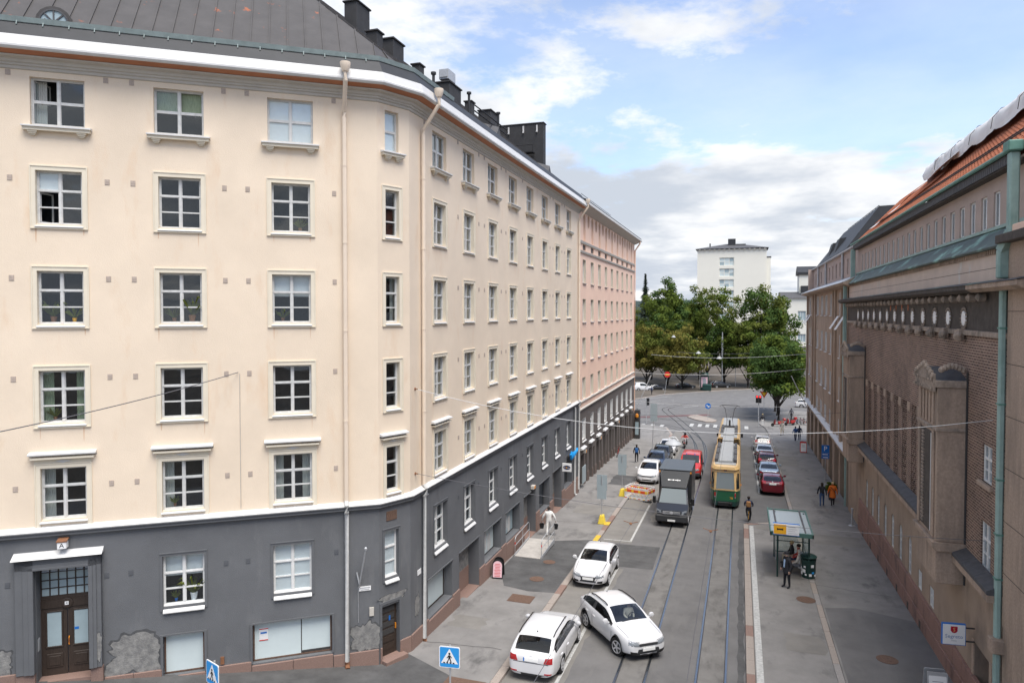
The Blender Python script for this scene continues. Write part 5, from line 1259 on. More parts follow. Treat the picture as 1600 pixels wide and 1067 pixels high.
    for x in (-1, 1):
        for yy in (ya, yb): cut.lathe([(r*1.16,-.16),(r*1.16,.4)], 20, T(x*(W/2-.14), yy, r+.0) @ Matrix.Rotation(x*pi/2, 4, 'Y'))
    cm_ = cut.mesh('cut', ['black'])
    co = bpy.data.objects.new('cut', cm_); COL.objects.link(co)
    bo_ = tmp.modifiers.new('b', 'BOOLEAN'); bo_.operation = 'DIFFERENCE'; bo_.object = co; bo_.solver = 'EXACT'
    try: bo_.material_mode = 'TRANSFER'
    except Exception: pass
    dg = bpy.context.evaluated_depsgraph_get(); ev = bpy.data.meshes.new_from_object(tmp.evaluated_get(dg))
    bpy.data.objects.remove(tmp); bpy.data.objects.remove(co)
    mats = [m_.name if m_ else 'black' for m_ in ev.materials]
    vs = [v.co.copy() for v in ev.vertices]; polys = [(tuple(q.vertices), q.material_index) for q in ev.polygons]
    bvh = BVHTree.FromPolygons(vs, [q[0] for q in polys])
    def part(nm, idx, m_, side=0):
        q = MB(); mp = {}
        for f, mi in polys:
            if mi in idx and (not side or vs[f[0]].x*side > 0):
                g = []
                for k in f:
                    if k not in mp: mp[k] = len(q.v); q.v.append(tuple(vs[k]))
                    g.append(mp[k])
                q.f.append(tuple(g)); q.m.append(0)
        if q.f: return q.build(nm, m_, root, WM[root.name], fixn=False, smooth=True)
    nmats = len(mats)
    body = part('body', [i for i in range(nmats) if i == 0], col)
    ag = 'auto_glass' if not p.get('van') else 'car_glass'
    part('windscreen', [1], ag); part('rear_window', [2], ag); part('side_window', [3], ag, 1); part('side_window', [3], ag, -1);
    WR = WM[root.name]; y0_, y1_ = L/2-xt+.05, L/2-xc-.05
    MB().box(-W/2*.84, W/2*.84, y0_, y1_, .42, zb-.10).build('cabin_trim', 'trim_dark', root, WR)
    for sx in (-.36, .36):
        for yy in (L/2-xf-.42, L/2-xf-1.28): MB().box(sx-.23, sx+.23, yy-.12, yy+.04, zb-.3, zb+.16).box(sx-.13, sx+.13, yy-.12, yy-.02, zb+.17, zb+.31).build('seat', 'seat_grey', root, WR, bevel=.03)
    MB().box(-W/2*.8, W/2*.8, y1_-.55, y1_-.05, zb-.2, zb-.02).build('dashboard', 'trim_dark', root, WR, bevel=.03); MB().tube([(-.36+.17*cos(a), y1_-.62, zb-.02+.17*sin(a)) for a in [2*pi*k/12 for k in range(13)]], .015, 5, caps=False).build('steering_wheel', 'black', root, WR)
    part('pillar_trim', [4], 'plastic_dark' if p.get('clad') else 'black_gloss'); part('wheel_wells', [i for i in range(5, nmats)], 'black')
    def decal(nm, c4, d, m_, off=.012, nx=4, nz=2, par=None):
        q = MB(); d = Vector(d).normalized(); g = []
        c4 = [Vector(c) for c in c4]
        for j in range(nz+1):
            for i in range(nx+1):
                t, s_ = i/nx, j/nz; a = c4[0].lerp(c4[1], t); e = c4[3].lerp(c4[2], t); q0 = a.lerp(e, s_)-d*3
                hit = bvh.ray_cast(q0, d)
                if hit[0] is None: return None
                g.append(hit[0]-d*off)
        q.v = [tuple(v) for v in g]+[tuple(v+d*.03) for v in g]; nn = len(g)
        for j in range(nz):
            for i in range(nx): k = j*(nx+1)+i; q.f.append((k,k+1,k+nx+2,k+nx+1)); q.m.append(0)
        ring = [i for i in range(nx+1)]+[j*(nx+1)+nx for j in range(1,nz+1)]+[nz*(nx+1)+i for i in range(nx-1,-1,-1)]+[j*(nx+1) for j in range(nz-1,0,-1)]
        for a, e in zip(ring, ring[1:]+ring[:1]): q.f.append((a,e,e+nn,a+nn)); q.m.append(0)
        return q.build(nm, m_, par or root, WM[root.name], fixn=True)
    F, B_ = (0,-1,0), (0,1,0); hx = W/2; yf, yr = L/2, -L/2
    for s in (-1, 1):
        z0 = zh*.80
        decal('headlight_surround', [(s*hx*.38,yf,z0-.07),(s*hx*.88,yf,z0-.02),(s*hx*.88,yf,z0+.165),(s*hx*.42,yf,z0+.085)], (-s*.25,-1,0), 'plastic_dark', .006)
        decal('headlight', [(s*hx*.42,yf,z0-.05),(s*hx*.86,yf,z0+.0),(s*hx*.86,yf,z0+.15),(s*hx*.46,yf,z0+.07)], (-s*.25,-1,0), 'headlamp')
        tz = p.get('tz', zb2-.14); th_ = p.get('th', .2)
        decal('tail_light', [(s*hx*.52,yr,tz),(s*hx*.88,yr,tz),(s*hx*.88,yr,tz+th_),(s*hx*.60,yr,tz+th_*.9)], (-s*.25,1,0), 'taillamp')
        decal('fog_recess', [(s*hx*.50,yf,.34),(s*hx*.78,yf,.34),(s*hx*.80,yf,.46),(s*hx*.52,yf,.42)], (-s*.1,-1,0), 'black')
        decal('reflector', [(s*hx*.55,yr,.36),(s*hx*.84,yr,.36),(s*hx*.84,yr,.41),(s*hx*.55,yr,.40)], (-s*.15,1,0), 'taillamp')
        add_mirror = MB(); ym = L/2-xc-.28; add_mirror.box(s*(hx-.05),s*(hx+.08),ym-.05,ym+.01,zb+.04,zb+.08).lathe([(.02,-.05),(.075,-.04),(.085,.03),(.04,.06)],8,T(s*(hx+.11),ym-.02,zb+.13) @ Matrix.Rotation(pi/2,4,'X') @ Matrix.Scale(1.3,4,(1,0,0)))
        add_mirror.build('mirror', p.get('mirror', col), root, WM[root.name], smooth=True)
        for yy in p.get('doors', (L/2-xc-.02, L/2-xb, L/2-xr+.05)):
            decal('door_gap', [(s*hx,yy-.013,.34),(s*hx,yy+.013,.34),(s*hx,yy+.013,zb-.02),(s*hx,yy-.013,zb-.02)], (-s,0,0), 'black', .002, 1, 4)
        for yy in (L/2-xb+.18, L/2-xr+.28):
            decal('door_handle', [(s*hx,yy-.09,zb-.15),(s*hx,yy+.09,zb-.15),(s*hx,yy+.09,zb-.115),(s*hx,yy-.09,zb-.115)], (-s,0,0), col, .03, 1, 1)
        if p.get('rails'):
            MB().tube([(s*hx*tum*.93,L/2-xf-.05,H-.05),(s*hx*tum*.93,L/2-xf-.25,H+.0),(s*hx*tum*.93,L/2-xr+.45,H-.005),(s*hx*tum*.93,L/2-xr+.1,H-.07)],.022,6).build('roof_rail','alloy' if p['rails'] == 1 else 'black_gloss',root,WM[root.name])
        if p.get('clad'):
            for yy in (ya, yb):
                k = MB(); prev = None
                for a in range(13):
                    t = pi*a/12; k.v += [(s*(hx*.985),yy+r*1.13*cos(t),r+r*1.13*sin(t)),(s*(hx*1.0+.012),yy+r*1.17*cos(t),r+r*1.17*sin(t)),(s*(hx*.995),yy+r*1.36*cos(t),r+r*1.36*sin(t))]
                for a in range(12):
                    for j in range(2): k.f.append((a*3+j,(a+1)*3+j,(a+1)*3+j+1,a*3+j+1)); k.m.append(0)
                k.build('arch_trim','plastic_dark',root,WM[root.name],fixn=False)
    decal('grille', [(-hx*.34,yf,zh*.80-.26),(hx*.34,yf,zh*.80-.26),(hx*.42,yf,zh*.80-.02),(-hx*.42,yf,zh*.80-.02)] if p.get('big_grille') else [(-hx*.38,yf,zh*.80-.06),(hx*.38,yf,zh*.80-.06),(hx*.40,yf,zh*.80+.03),(-hx*.40,yf,zh*.80+.03)], F, 'plastic_dark')
    decal('lower_intake', [(-hx*.46,yf,.36),(hx*.46,yf,.36),(hx*.42,yf,.43),(-hx*.42,yf,.43)], F, 'plastic_dark')
    if p.get('mouth'): decal('lower_grille', [(-hx*.52,yf,.37),(hx*.52,yf,.37),(hx*.46,yf,.53),(-hx*.46,yf,.53)], F, 'plastic_dark', .018, 8, 2)
    decal('front_plate', [(-.26,yf,.46),(.26,yf,.46),(.26,yf,.57),(-.26,yf,.57)], F, 'plate', .045)
    pz = p.get('pz', zb2-.20); decal('rear_plate', [(-.26,yr,pz),(.26,yr,pz),(.26,yr,pz+.115),(-.26,yr,pz+.115)], B_, 'plate', .025); decal('plate_band', [(-.26,yr,pz),(-.22,yr,pz),(-.22,yr,pz+.115),(-.26,yr,pz+.115)], B_, 'blue_sign', .03, 1, 1); decal('badge', [(-.04,yr,pz+.17),(.04,yr,pz+.17),(.04,yr,pz+.24),(-.04,yr,pz+.24)], B_, 'alloy', .015, 1, 1)
    decal('rear_bumper', [(-hx*.72,yr,.26),(hx*.72,yr,.26),(hx*.72,yr,.34),(-hx*.72,yr,.34)], B_, 'plastic_dark', .01, 8, 1)
    for s in (-1, 1): decal('bonnet_gap', [(s*hx*.74,yf-.30,zc),(s*hx*.76,yf-.30,zc),(s*hx*.80,yf-xc+.05,zc),(s*hx*.78,yf-xc+.05,zc)], (0,0,-1), 'plastic_dark', .002, 1, 4)
    decal('tailgate_gap', [(-hx*.70,yr,pz-.06),(hx*.70,yr,pz-.06),(hx*.70,yr,pz-.04),(-hx*.70,yr,pz-.04)], B_, 'plastic_dark', .003, 6, 1)
    decal('wiper', [(-.30,yf-xc-.1,zc),(.42,yf-xc-.05,zc),(.42,yf-xc-.07,zc),(-.30,yf-xc-.12,zc)], (0,0,-1), 'black', .01, 6, 1)
    MB().lathe([(.03,0),(.022,.03),(.01,.06)],6,T(0,L/2-xr+.25,H-.05)).build('antenna','black',root,WM[root.name])
    for s in (-1, 1):
        add_wheel(root, s*(hx-.115), ya, r, alloy=p.get('alloy','alloy'), steer=steer); add_wheel(root, s*(hx-.115), yb, r, alloy=p.get('alloy','alloy'))
    return root
ESTATE = dict(L=4.66,W=1.81,H=1.48,xc=1.28,xf=2.0,xr=4.02,xt=4.50,zh=.80,zc=.98,zt=1.02,zb=.92,zb2=.99,a1=.88,a2=3.57,r=.325,rails=2,tz=.74,th=.20,pz=.76,lo=.19)
XOVER = dict(L=4.39,W=1.83,H=1.49,xc=1.22,xf=2.05,xr=3.62,xt=4.20,zh=.86,zc=1.02,zt=1.08,zb=.96,zb2=1.07,a1=.87,a2=3.52,r=.345,rails=2,clad=1,lo=.21,tum=.74,mouth=1)
HATCH = dict(L=4.25,W=1.78,H=1.43,xc=1.22,xf=2.0,xr=3.45,xt=4.06,zh=.78,zc=.96,zt=1.02,zb=.90,zb2=.98,a1=.86,a2=3.46,r=.32,big_grille=1,tum=.75)
MPV = dict(L=4.38,W=1.83,H=1.61,xc=1.02,xf=2.0,xr=3.75,xt=4.25,zh=.88,zc=1.08,zt=1.05,zb=.98,zb2=1.05,a1=.9,a2=3.55,r=.325)
SUVB = dict(L=4.55,W=1.84,H=1.68,xc=1.25,xf=2.05,xr=3.95,xt=4.40,zh=.94,zc=1.12,zt=1.10,zb=1.04,zb2=1.1,a1=.88,a2=3.55,r=.35,rails=2,tz=.85,th=.26,pz=.85)
SEDAN = dict(L=4.6,W=1.78,H=1.44,xc=1.35,xf=2.15,xr=3.35,xt=3.98,zh=.76,zc=.95,zt=1.04,zb=.90,zb2=.98,a1=.92,a2=3.62,r=.32,tz=.76,th=.16,pz=.70)
WAGON = dict(ESTATE, L=4.7, H=1.52, xr=4.0, xt=4.52, tz=.78, th=.36)
FACE = {'away': 0, 'toward': pi}
def place(x, y, ang): return T(x, y, gz(x, y)-.05) @ Matrix.Rotation(-SL, 4, 'X') @ RZ(ang)
paint('p_silver', (.50,.53,.56), .3, .4); paint('p_bluegrey', (.30,.37,.44), .3, .4); paint('p_wine', (.10,.008,.02)); paint('p_red', (.16,.004,.014)); paint('p_navy', (.02,.035,.07)); paint('p_black', (.016,.017,.019)); paint('p_vanred', (.55,.03,.025), .35)
build_car('white estate car parked at the left kerb, rear towards the viewer', place(-6.88,25.28,0), 'car_white', ESTATE)
build_car('white crossover pulling out across the parking line, its wheels turned', place(-4.50,27.66,-(pi-atan2(.615,.79))), 'car_white', XOVER, name='moving_car', steer=.28)
build_car('white hatchback with broad dark grille parked facing the viewer beside the dark asphalt patch', place(-6.86,34.62,pi), 'car_white', HATCH)
build_car('white tall hatchback parked right behind the red and yellow barrier', place(-7.22,59.5,pi), 'car_white', MPV)
build_car('dark blue car parked behind the white one near the barrier', place(-7.18,64.4,pi), 'p_navy', SUVB)
build_car('black estate car third in the row parked behind the barrier', place(-7.2,69.2,pi), 'p_black', WAGON)
build_car('white car farthest away in the row parked along the left kerb', place(-7.1,74.0,pi), 'car_white', HATCH)
build_car('dark red hatchback nearest in the row parked on the right', place(2.47,58.9,0), 'p_red', dict(XOVER, clad=0, rails=0, alloy='alloy'))
build_car('blue-grey sedan parked in front of the dark red hatchback', place(2.42,64.3,0), 'p_bluegrey', SEDAN)
build_car('wine-coloured estate with tall tail lights, third in the right-hand row', place(2.44,69.6,0), 'p_wine', WAGON)
build_car('pale silver sedan, fourth in the right-hand row of parked cars', place(2.40,74.9,0), 'p_silver', SEDAN)
build_car('white estate with tall red tail lights, last in the right-hand row', place(2.36,80.4,0), 'car_white', dict(SUVB, tz=.85, th=.45))
fa = -atan2(.88,.47)
build_car('black low car parked across the junction by the park, left of the dark green bin', place(-12.0,166.0,fa), 'p_black', SEDAN)
build_car('black estate car parked across the junction by the park, right of the bin', place(-4.4,170.3,fa), 'p_black', SUVB)
build_car('dark car with red tail lights at the far left of the park edge', place(-17.8,158.5,fa), 'p_black', HATCH)
build_car('white van half hidden behind the corner of the pink building', place(-20.6,156.0,fa), 'car_white', dict(SUVB,H=1.95,van=1), cat='van')
build_car('white car half hidden behind the street tree on the right', place(11.5,131,fa-.5), 'car_white', SUVB)
# red delivery van
VAN = dict(L=4.75,W=1.9,H=1.95,xc=.95,xf=1.75,xr=4.45,xt=4.70,zh=1.0,zc=1.20,zt=1.2,zb=1.12,zb2=1.15,a1=.85,a2=3.8,r=.33,van=1,tum=.84,clad=0,mirror='plastic_dark',tz=.9,th=.4)
rv = build_car('red delivery van driving towards the viewer behind the black truck', place(-4.02,63.2,pi), 'p_vanred', VAN, cat='van', name='delivery_van')
M = WM[rv.name]; MB().box(-.86,.86,2.22,2.40,.28,.62).build('front_bumper','plastic_dark',rv,M,bevel=.06)
for s in (-1,1): MB().lathe([(.05,0),(.05,.06),(.03,.08)],8,T(s*.35,1.0,1.93)).build('roof_light','blue_sign',rv,M)
# ---------------------------------------------------------------- black box truck
def truck():
    M = place(-4.08,48.3,pi)
    t = thing('box_truck','black box truck with a tall box body driving towards the viewer','truck',M)
    cabp = dict(L=2.6,W=2.0,H=2.0)
    # cab: lofted hood and windscreen
    b = MB(); st = [(3.30,.55,.92,.80),(3.27,.50,1.0,.92),(3.05,.48,1.12,.98),(2.55,.48,1.30,1.0),(2.45,.48,1.36,1.0),(1.75,.48,2.15,.96),(1.55,.48,2.25,.95),(.85,.48,2.28,.95)]
    sec = []
    for y, lo, tp, w in st:
        w *= 1.0; be = min(tp-.02, 1.35); tw = .97*w if tp < 1.4 else .86
        sec.append([(0,y,lo),(w*.95,y,lo),(w,y,lo+.25),(w,y,be),(tw,y,tp-.05 if tp > 1.4 else tp-.02),(tw*.9,y,tp),(0,y,tp)])
    k = 7
    for s_ in sec: b.v += s_
    for i in range(len(sec)-1):
        for j in range(k-1):
            m_ = 1 if (i == 4 and j == 5) else (2 if (i in (5,6) and j == 3) else 0); b.f.append((i*k+j,(i+1)*k+j,(i+1)*k+j+1,i*k+j+1)); b.m.append(m_)
    nv = len(b.v); b.v += [(-x,y,z) for x,y,z in b.v]
    for f, m_ in list(zip(b.f,b.m)): b.f.append(tuple(q+nv for q in f[::-1])); b.m.append(m_)
    b.f.append(tuple(range(k))+tuple(nv+j for j in range(k-2,0,-1))); b.m.append(0)
    def sub(nm, idx, m_, sm=True, side=0):
        q = MB(); mp = {}
        for f, mi in zip(b.f,b.m):
            if mi == idx and (not side or b.v[f[0]][0]*side > 0):
                g = []
                for z in f:
                    if z not in mp: mp[z] = len(q.v); q.v.append(b.v[z])
                    g.append(mp[z])
                q.f.append(tuple(g)); q.m.append(0)
        return q.build(nm,m_,t,M,smooth=sm,fixn=False)
    sub('cab',0,'p_black'); sub('windscreen',1,'car_glass2'); sub('side_window',2,'car_glass',True,1); sub('side_window',2,'car_glass',True,-1)
    MB().box(-1.0,1.0,3.12,3.42,.35,.80).build('front_bumper','plastic_dark',t,M,bevel=.07)
    g = MB().prism([(-.55,3.34,.82),(.55,3.34,.82),(.62,3.30,1.08),(-.62,3.30,1.08)],(0,.05,0)).build('grille','black_gloss',t,M)
    for z in (.87,.94,1.01): MB().box(-.55,.55,3.36,3.40,z,z+.022).build('grille_bar','alloy',g,M)
    MB().lathe([(.10,0),(.10,.02),(.085,.025)],16,T(0,3.385,.95) @ Matrix.Rotation(-pi/2,4,'X')).bar((0,3.41,.95),(0,3.41,1.03),.02,.02).bar((0,3.41,.95),(.07,3.41,.91),.02,.02).bar((0,3.41,.95),(-.07,3.41,.91),.02,.02).build('badge','alloy',g,M)
    for s in (-1,1):
        MB().prism([(s*.62,3.30,.86),(s*.92,3.18,.92),(s*.93,3.14,1.12),(s*.66,3.27,1.04)],(0,.05,0)).build('headlight','headlamp',t,M)
        mm = MB().box(min(s*1.0,s*1.22),max(s*1.0,s*1.22),2.0,2.06,1.3,1.36).box(min(s*1.14,s*1.34),max(s*1.14,s*1.34),1.95,2.08,1.2,1.65); mm.build('mirror','black_gloss',t,M,bevel=.03)
        for y in (2.35,-2.0): add_wheel(t,s*.86,y,.34,.24,'alloy')
        MB().box(min(s*.98,s*1.06),max(s*.98,s*1.06),.65,.85,3.02,3.12).build('marker_lamp','amber',t,M)
        MB().box(min(s*.9,s*1.0),max(s*.9,s*1.0),-3.1,.7,.45,.9).build('side_guard','plastic_dark',t,M)
    MB().box(-.24,.24,3.42,3.44,.42,.53).build('front_plate','plate',t,M)
    bx = MB().box(-1.07,1.07,-3.4,.72,.95,3.22).build('cargo_box','p_black',t,M,bevel=.03); MB().box(-1.08,1.08,-3.42,.74,3.19,3.235).build('box_roof','box_grey',bx,M,bevel=.01)
    # wind deflector over the cab, with lettering
    d = MB(); d.prism([(-.82,1.75,2.22),(.82,1.75,2.22),(1.02,.74,3.15),(-1.02,.74,3.15)],(0,-.25,-.1)); d = d.build('wind_deflector','p_black',t,M,bevel=.03)


    wr = MB()
    for k_, (w_, h_) in enumerate(((.14,.10),(.10,.06),(.13,.09),(.20,.05),(.13,.10),(.10,.07))): wr.box(-.42+k_*.145,-.42+k_*.145+w_*.8,-.005,.005,-h_/2,h_/2)
    wr.build('lettering','white_sign',d,M @ Matrix(((-1,0,0,0),(0,.68,-.735,1.33),(0,.735,.68,2.645),(0,0,0,1))))
    MB().box(-.9,.9,-3.2,1.0,.5,.95).build('chassis','black',t,M)
    # people behind the windscreen

mat('car_glass2',(.16,.19,.20),.05,0,spec=.7); mat('box_grey',(.085,.10,.115),.5,.1,3)
truck()
# ---------------------------------------------------------------- tram
def tram():
    X, Y0, Y1 = -.93, 51.3, 75.8; L = Y1-Y0; M = T(X,Y0,gz(X,Y0)-.05) @ Matrix.Rotation(-SL,4,'X')
    t = thing('tram','green and yellow articulated tram with grey roof equipment driving away up the street','tram',M)
    hw = 1.06
    def outline(z, inset=0):     # plan outline of one end, near the viewer
        return
    ends = [(0,.74),(.10,.82),(.55,1.0),(1.3,1.06)]
    def hull(nm, z0, z1, m_, ya, yb, taper0=True, taper1=True, k0=1., k1=1., bev=0):
        pts = []
        left = [(y, w) for y, w in ends] if taper0 else [(ya, hw)]
        q = [(w, ya+y) for y, w in left]
        e2 = [(w, yb-y) for y, w in reversed(ends)] if taper1 else [(hw, yb)]
        side = q+e2; b = MB()
        ring = side+[(-x, y) for x, y in reversed(side)]
        lo = [(x*k0, y if abs(y-ya) > .6 else y, z0) for x, y in ring]; hi = [(x*k1, y+(.16*(z1-z0)/1.4 if (y-ya) < .6 and taper0 and z0 > 1.1 else 0), z1) for x, y in ring]
        n = len(ring); b.v = lo+hi; b.f = [tuple(range(n))[::-1], tuple(range(n,2*n))]+[(i,(i+1)%n,n+(i+1)%n,n+i) for i in range(n)]; b.m = [0]*(n+2)
        return b.build(nm, m_, t, M, bevel=bev)
    segs = [(0,11.2,True,False),(11.7,15.2,False,False),(15.7,L,False,True)] 
    for ya, yb, t0, t1 in segs:
        hull('skirt',.22,.55,'green_dark',ya,yb,t0,t1,.93,.97)
        hull('lower_body',.55,1.28,'tram_green',ya,yb,t0,t1,.985,1.0)
        u = hull('upper_body',1.28,2.78,'tram_yellow',ya,yb,t0,t1,1.0,.95)
        hull('roof',2.78,2.98,'tram_yellow',ya,yb,t0,t1,.95,.80); hull('roof_deck',2.98,3.02,'tram_roof',ya+.4 if t0 else ya,yb-.4 if t1 else yb,False,False,.70,.68)
        n = max(1,int((yb-ya-2.0)/1.45))
        for s in (-1,1):
            for k in range(n):
                y = ya+1.3+k*1.45; MB().prism([(s*(hw-.002),y,1.45),(s*(hw-.002),y+1.2,1.45),(s*(hw*.957),y+1.2,2.62),(s*(hw*.957),y,2.62)],(s*.012,0,0)).build('side_window','car_glass',u,M)
        for s in (-1,1):
            for k in range(max(1,int((yb-ya)/3.0))):
                y = ya+1.6+k*3.0
                if y+2.4 < yb: MB().box(min(s*.55,s*.78),max(s*.55,s*.78),y,y+2.4,3.0,3.28).build('roof_box','slate',t,M,bevel=.03)
        y = ya+1.5 if t0 else ya+.3
        MB().box(-.47,.47,y,yb-1.2 if t1 else yb-.1,3.02,3.20).build('roof_unit','tram_roof',t,M,bevel=.03)
    for y in (11.2,15.2): MB().box(-.95,.95,y,y+.5,.4,2.85).build('bellows','black',t,M)
    # tail end
    w = MB(); w.prism([(-.62,-.005,1.40),(.62,-.005,1.40),(.58,.15,2.55),(-.58,.15,2.55)],(0,-.02,0)); w = w.build('rear_window','car_glass2',t,M)
    MB().bar((-.66,-.03,1.36),(.66,-.03,1.36),.05,.05).bar((-.66,-.03,1.36),(-.60,.12,2.6),.05,.05).bar((.66,-.03,1.36),(.60,.12,2.6),.05,.05).bar((-.6,.12,2.6),(.6,.12,2.6),.05,.05).build('window_frame','tram_yellow',w,M)
    for s in (-1,1):
        MB().prism([(s*.78,.02,1.45),(s*.96,.42,1.45),(s*.92,.50,2.5),(s*.74,.20,2.5)],(0,-.02,0)).build('corner_window','car_glass',t,M)
        l_ = MB().box(min(s*.64,s*.74),max(s*.64,s*.74),-.03,.05,.78,1.16).build('tail_light','taillamp',t,M,bevel=.01); MB().box(min(s*.645,s*.735),max(s*.645,s*.735),-.034,0,.80,.88).build('reverse_light','headlamp',l_,M)
        MB().box(min(s*1.05,s*1.1),max(s*1.05,s*1.1),1.1,1.25,1.5,1.6).build('indicator','amber',t,M)
        MB().box(min(s*1.08,s*1.28),max(s*1.08,s*1.28),L-1.6,L-1.5,2.0,2.4).build('mirror','black_gloss',t,M)
    text('tram_number','78',.22,'yellow_sign',t,M @ T(.42,-.012,.78) @ UPR,.004)
    MB().box(-.5,.5,-.14,.2,.22,.5).lathe([(.09,0),(.11,.1),(.06,.2)],10,T(.35,-.05,.42) @ Matrix.Rotation(pi/2,4,'X')).build('coupler','black',t,M,bevel=.03)
    MB().lathe([(.06,0),(.07,.05),(.03,.07)],10,T(.0,.18,2.66) @ Matrix.Rotation(pi/2,4,'X')).build('top_lamp','headlamp',t,M); MB().box(-.12,.12,.12,.2,2.68,2.74).build('top_red_lamp','taillamp',t,M)
    p = MB(); yp = L-3.0; p.box(-.5,.5,yp-.5,yp+.5,3.2,3.3).tube([(0,yp,3.3),(0,yp,3.9)],.09,8)
    for s in (-1,1): p.tube([(s*.35,yp,3.3),(s*.25,yp-.3,3.95),(s*.45,yp+.3,5.0),(s*.72,yp+.3,5.32)],.03,6)
    p.tube([(-1.0,yp+.3,5.22),(-.7,yp+.3,5.34),(.7,yp+.3,5.34),(1.0,yp+.3,5.22)],.035,6); p.build('pantograph','iron_dark',t,M)
    for y in (3.0,6.6,13.5,18.5,22): add = [add_wheel_plain(t,M,s,y) for s in (-1,1)]
def add_wheel_plain(t,M,s,y): MB().lathe([(.32,-.06),(.32,.06),(.1,.08)],16,T(s*.5,y,.32) @ Matrix.Rotation(s*pi/2,4,'Y')).build('wheel','iron_dark',t,M)
tram()
# ================================================================ park trees and far buildings
def leaf_crown(b, cx, cy, cz, rx, ry, rz, n, size, rnd, mats, clumps=40, gap=.0):
    cl = []
    n = int(n*2.1); clumps = int(clumps*1.5)
    for _ in range(clumps):
        while True:
            p = Vector((rnd.uniform(-1,1), rnd.uniform(-1,1), rnd.uniform(-1,1)))
            if .25 < p.length < 1: break
        p = p.normalized()*(.30+.62*rnd.random()**.6)
        if p.z < -.55: p.z *= .7
        cl.append((Vector((cx+p.x*rx, cy+p.y*ry, cz+p.z*rz)), rnd.uniform(.20,.34)*min(rx,rz), rnd.randrange(mats)))
    for k in range(n):
        c, r, m_ = cl[k % clumps]
        d = Vector((rnd.gauss(0,1), rnd.gauss(0,1), rnd.gauss(0,1))).normalized(); p = c+Vector((d.x,d.y,d.z*.8))*r*(rnd.random()**.4)
        nn = (d+Vector((rnd.uniform(-.8,.8), rnd.uniform(-.8,.8), rnd.uniform(-.2,.9)))).normalized(); a = nn.orthogonal().normalized(); a = Matrix.Rotation(rnd.uniform(0,6.28),3,nn) @ a; c2 = nn.cross(a); s = size*rnd.uniform(.6,1.3)
        b.add([p-a*s*.5, p+c2*s*.32, p+a*s*.5, p-c2*s*.32], [(0,1,2,3)], m_)
def tree(label, x, y, top, r, base_clear, mats, seed, n=4200, size=.55, ry=None, sparse=1.0, trunk=.28, cat='tree', clumps=46, group='trees of the park across the junction'):
    rnd = random.Random(seed); g0 = gz(x,y)+.02; t = thing('broadleaf_tree', label, cat, T(x,y,g0), group); M = Matrix()
    h = top-g0; cz = g0+base_clear+(h-base_clear)/2; rz = (h-base_clear)/2
    b = MB(); b.tube([(x,y,g0-.1),(x+.05,y,g0+base_clear*.6),(x-.1,y+.05,g0+base_clear+rz*.5),(x,y,cz+rz*.5)],[trunk*1.25,trunk,trunk*.7,.06],8)
    for k in range(7):
        a = 6.28*k/7+rnd.uniform(-.3,.3); z0 = g0+base_clear*rnd.uniform(.75,1.0)+rz*.25*(k % 3)
        e = (x+cos(a)*r*.72, y+sin(a)*r*.72, z0+rz*rnd.uniform(.45,.95)); b.tube([(x,y,z0),((x+e[0])/2,(y+e[1])/2,(z0+e[2])/2+.25),e],[trunk*.5,trunk*.3,.04],6)
    b.build('trunk','bark',t,M,smooth=True)
    c = MB(); leaf_crown(c,x,y,cz,r,ry or r,rz,int(n*sparse),size,rnd,len(mats),clumps); c.build('crown',mats,t,M,fixn=False)
    return t
A_, B2, C_, D_ = 'leaf_a','leaf_b','leaf_c','leaf_d'
tree('tall round-headed green tree left of the pale tower block',-17.5,178,21.2,5.8,1.4,[A_,A_,D_],1,6500,clumps=60)
tree('slim green tree between the tall round one and the sparse one',-10.2,188,20.8,4.6,1.4,[A_,B2],2,4000)
tree('sparse see-through tree right in front of the pale tower block',-4.2,180,20.8,4.9,4.5,[B2,A_],3,2600,clumps=44)
tree('largest dark green tree right of the pale tower block',4.6,176,19.4,6.4,1.9,[A_,D_,B2],4,7500,clumps=64)
tree('yellow-brown autumn tree in front at the park corner',-12.5,162.2,8.9,6.2,1.9,[C_,C_,B2],5,5200,clumps=50)
tree('low yellowish tree at the left edge of the park',-21.0,166,9.6,5.2,1.9,[B2,C_],6,3600)
tree('mid-height green tree behind the yellow-brown one',-16.5,170,13.5,5.4,1.4,[A_,D_],7,4200)
tree('dark low tree in the middle behind the poster kiosk',-3.6,176,11.0,5.4,1.9,[D_,A_],8,4600)
tree('dark green tree low down behind the street tree',1.8,172,11.5,4.6,1.9,[A_,B2],9,4200)
tree('green tree deep in the park between the two tall ones',-8.5,196,18,6,1.4,[D_,A_],10,3800)
tree('green tree at the far left of the park beside the pink building',-22.0,184,18.5,5.8,1.4,[A_,B2],11,3800)
tree('tree half hidden behind the largest dark green one',9.8,188,16.5,5.0,1.9,[A_,D_],12,3600)
tree('background tree left of centre behind the tall round one',-14.0,206,16.5,5.5,1.9,[D_],13,3000)
tree('dense leafy street tree nearest on the right pavement',5.45,109,8.8,4.4,2.3,[D_,A_],20,6500,.42,trunk=.20,clumps=70,group='street trees on the right pavement')
tree('second leafy street tree on the right, behind the nearest one',5.6,115.5,9.0,4.3,2.3,[D_,A_],21,4500,.42,trunk=.20,clumps=60,group='street trees on the right pavement')
tree('third leafy street tree on the right, farthest along the kerb',5.55,122,8.8,4.3,2.3,[A_,D_],22,4500,.42,trunk=.20,clumps=60,group='street trees on the right pavement')
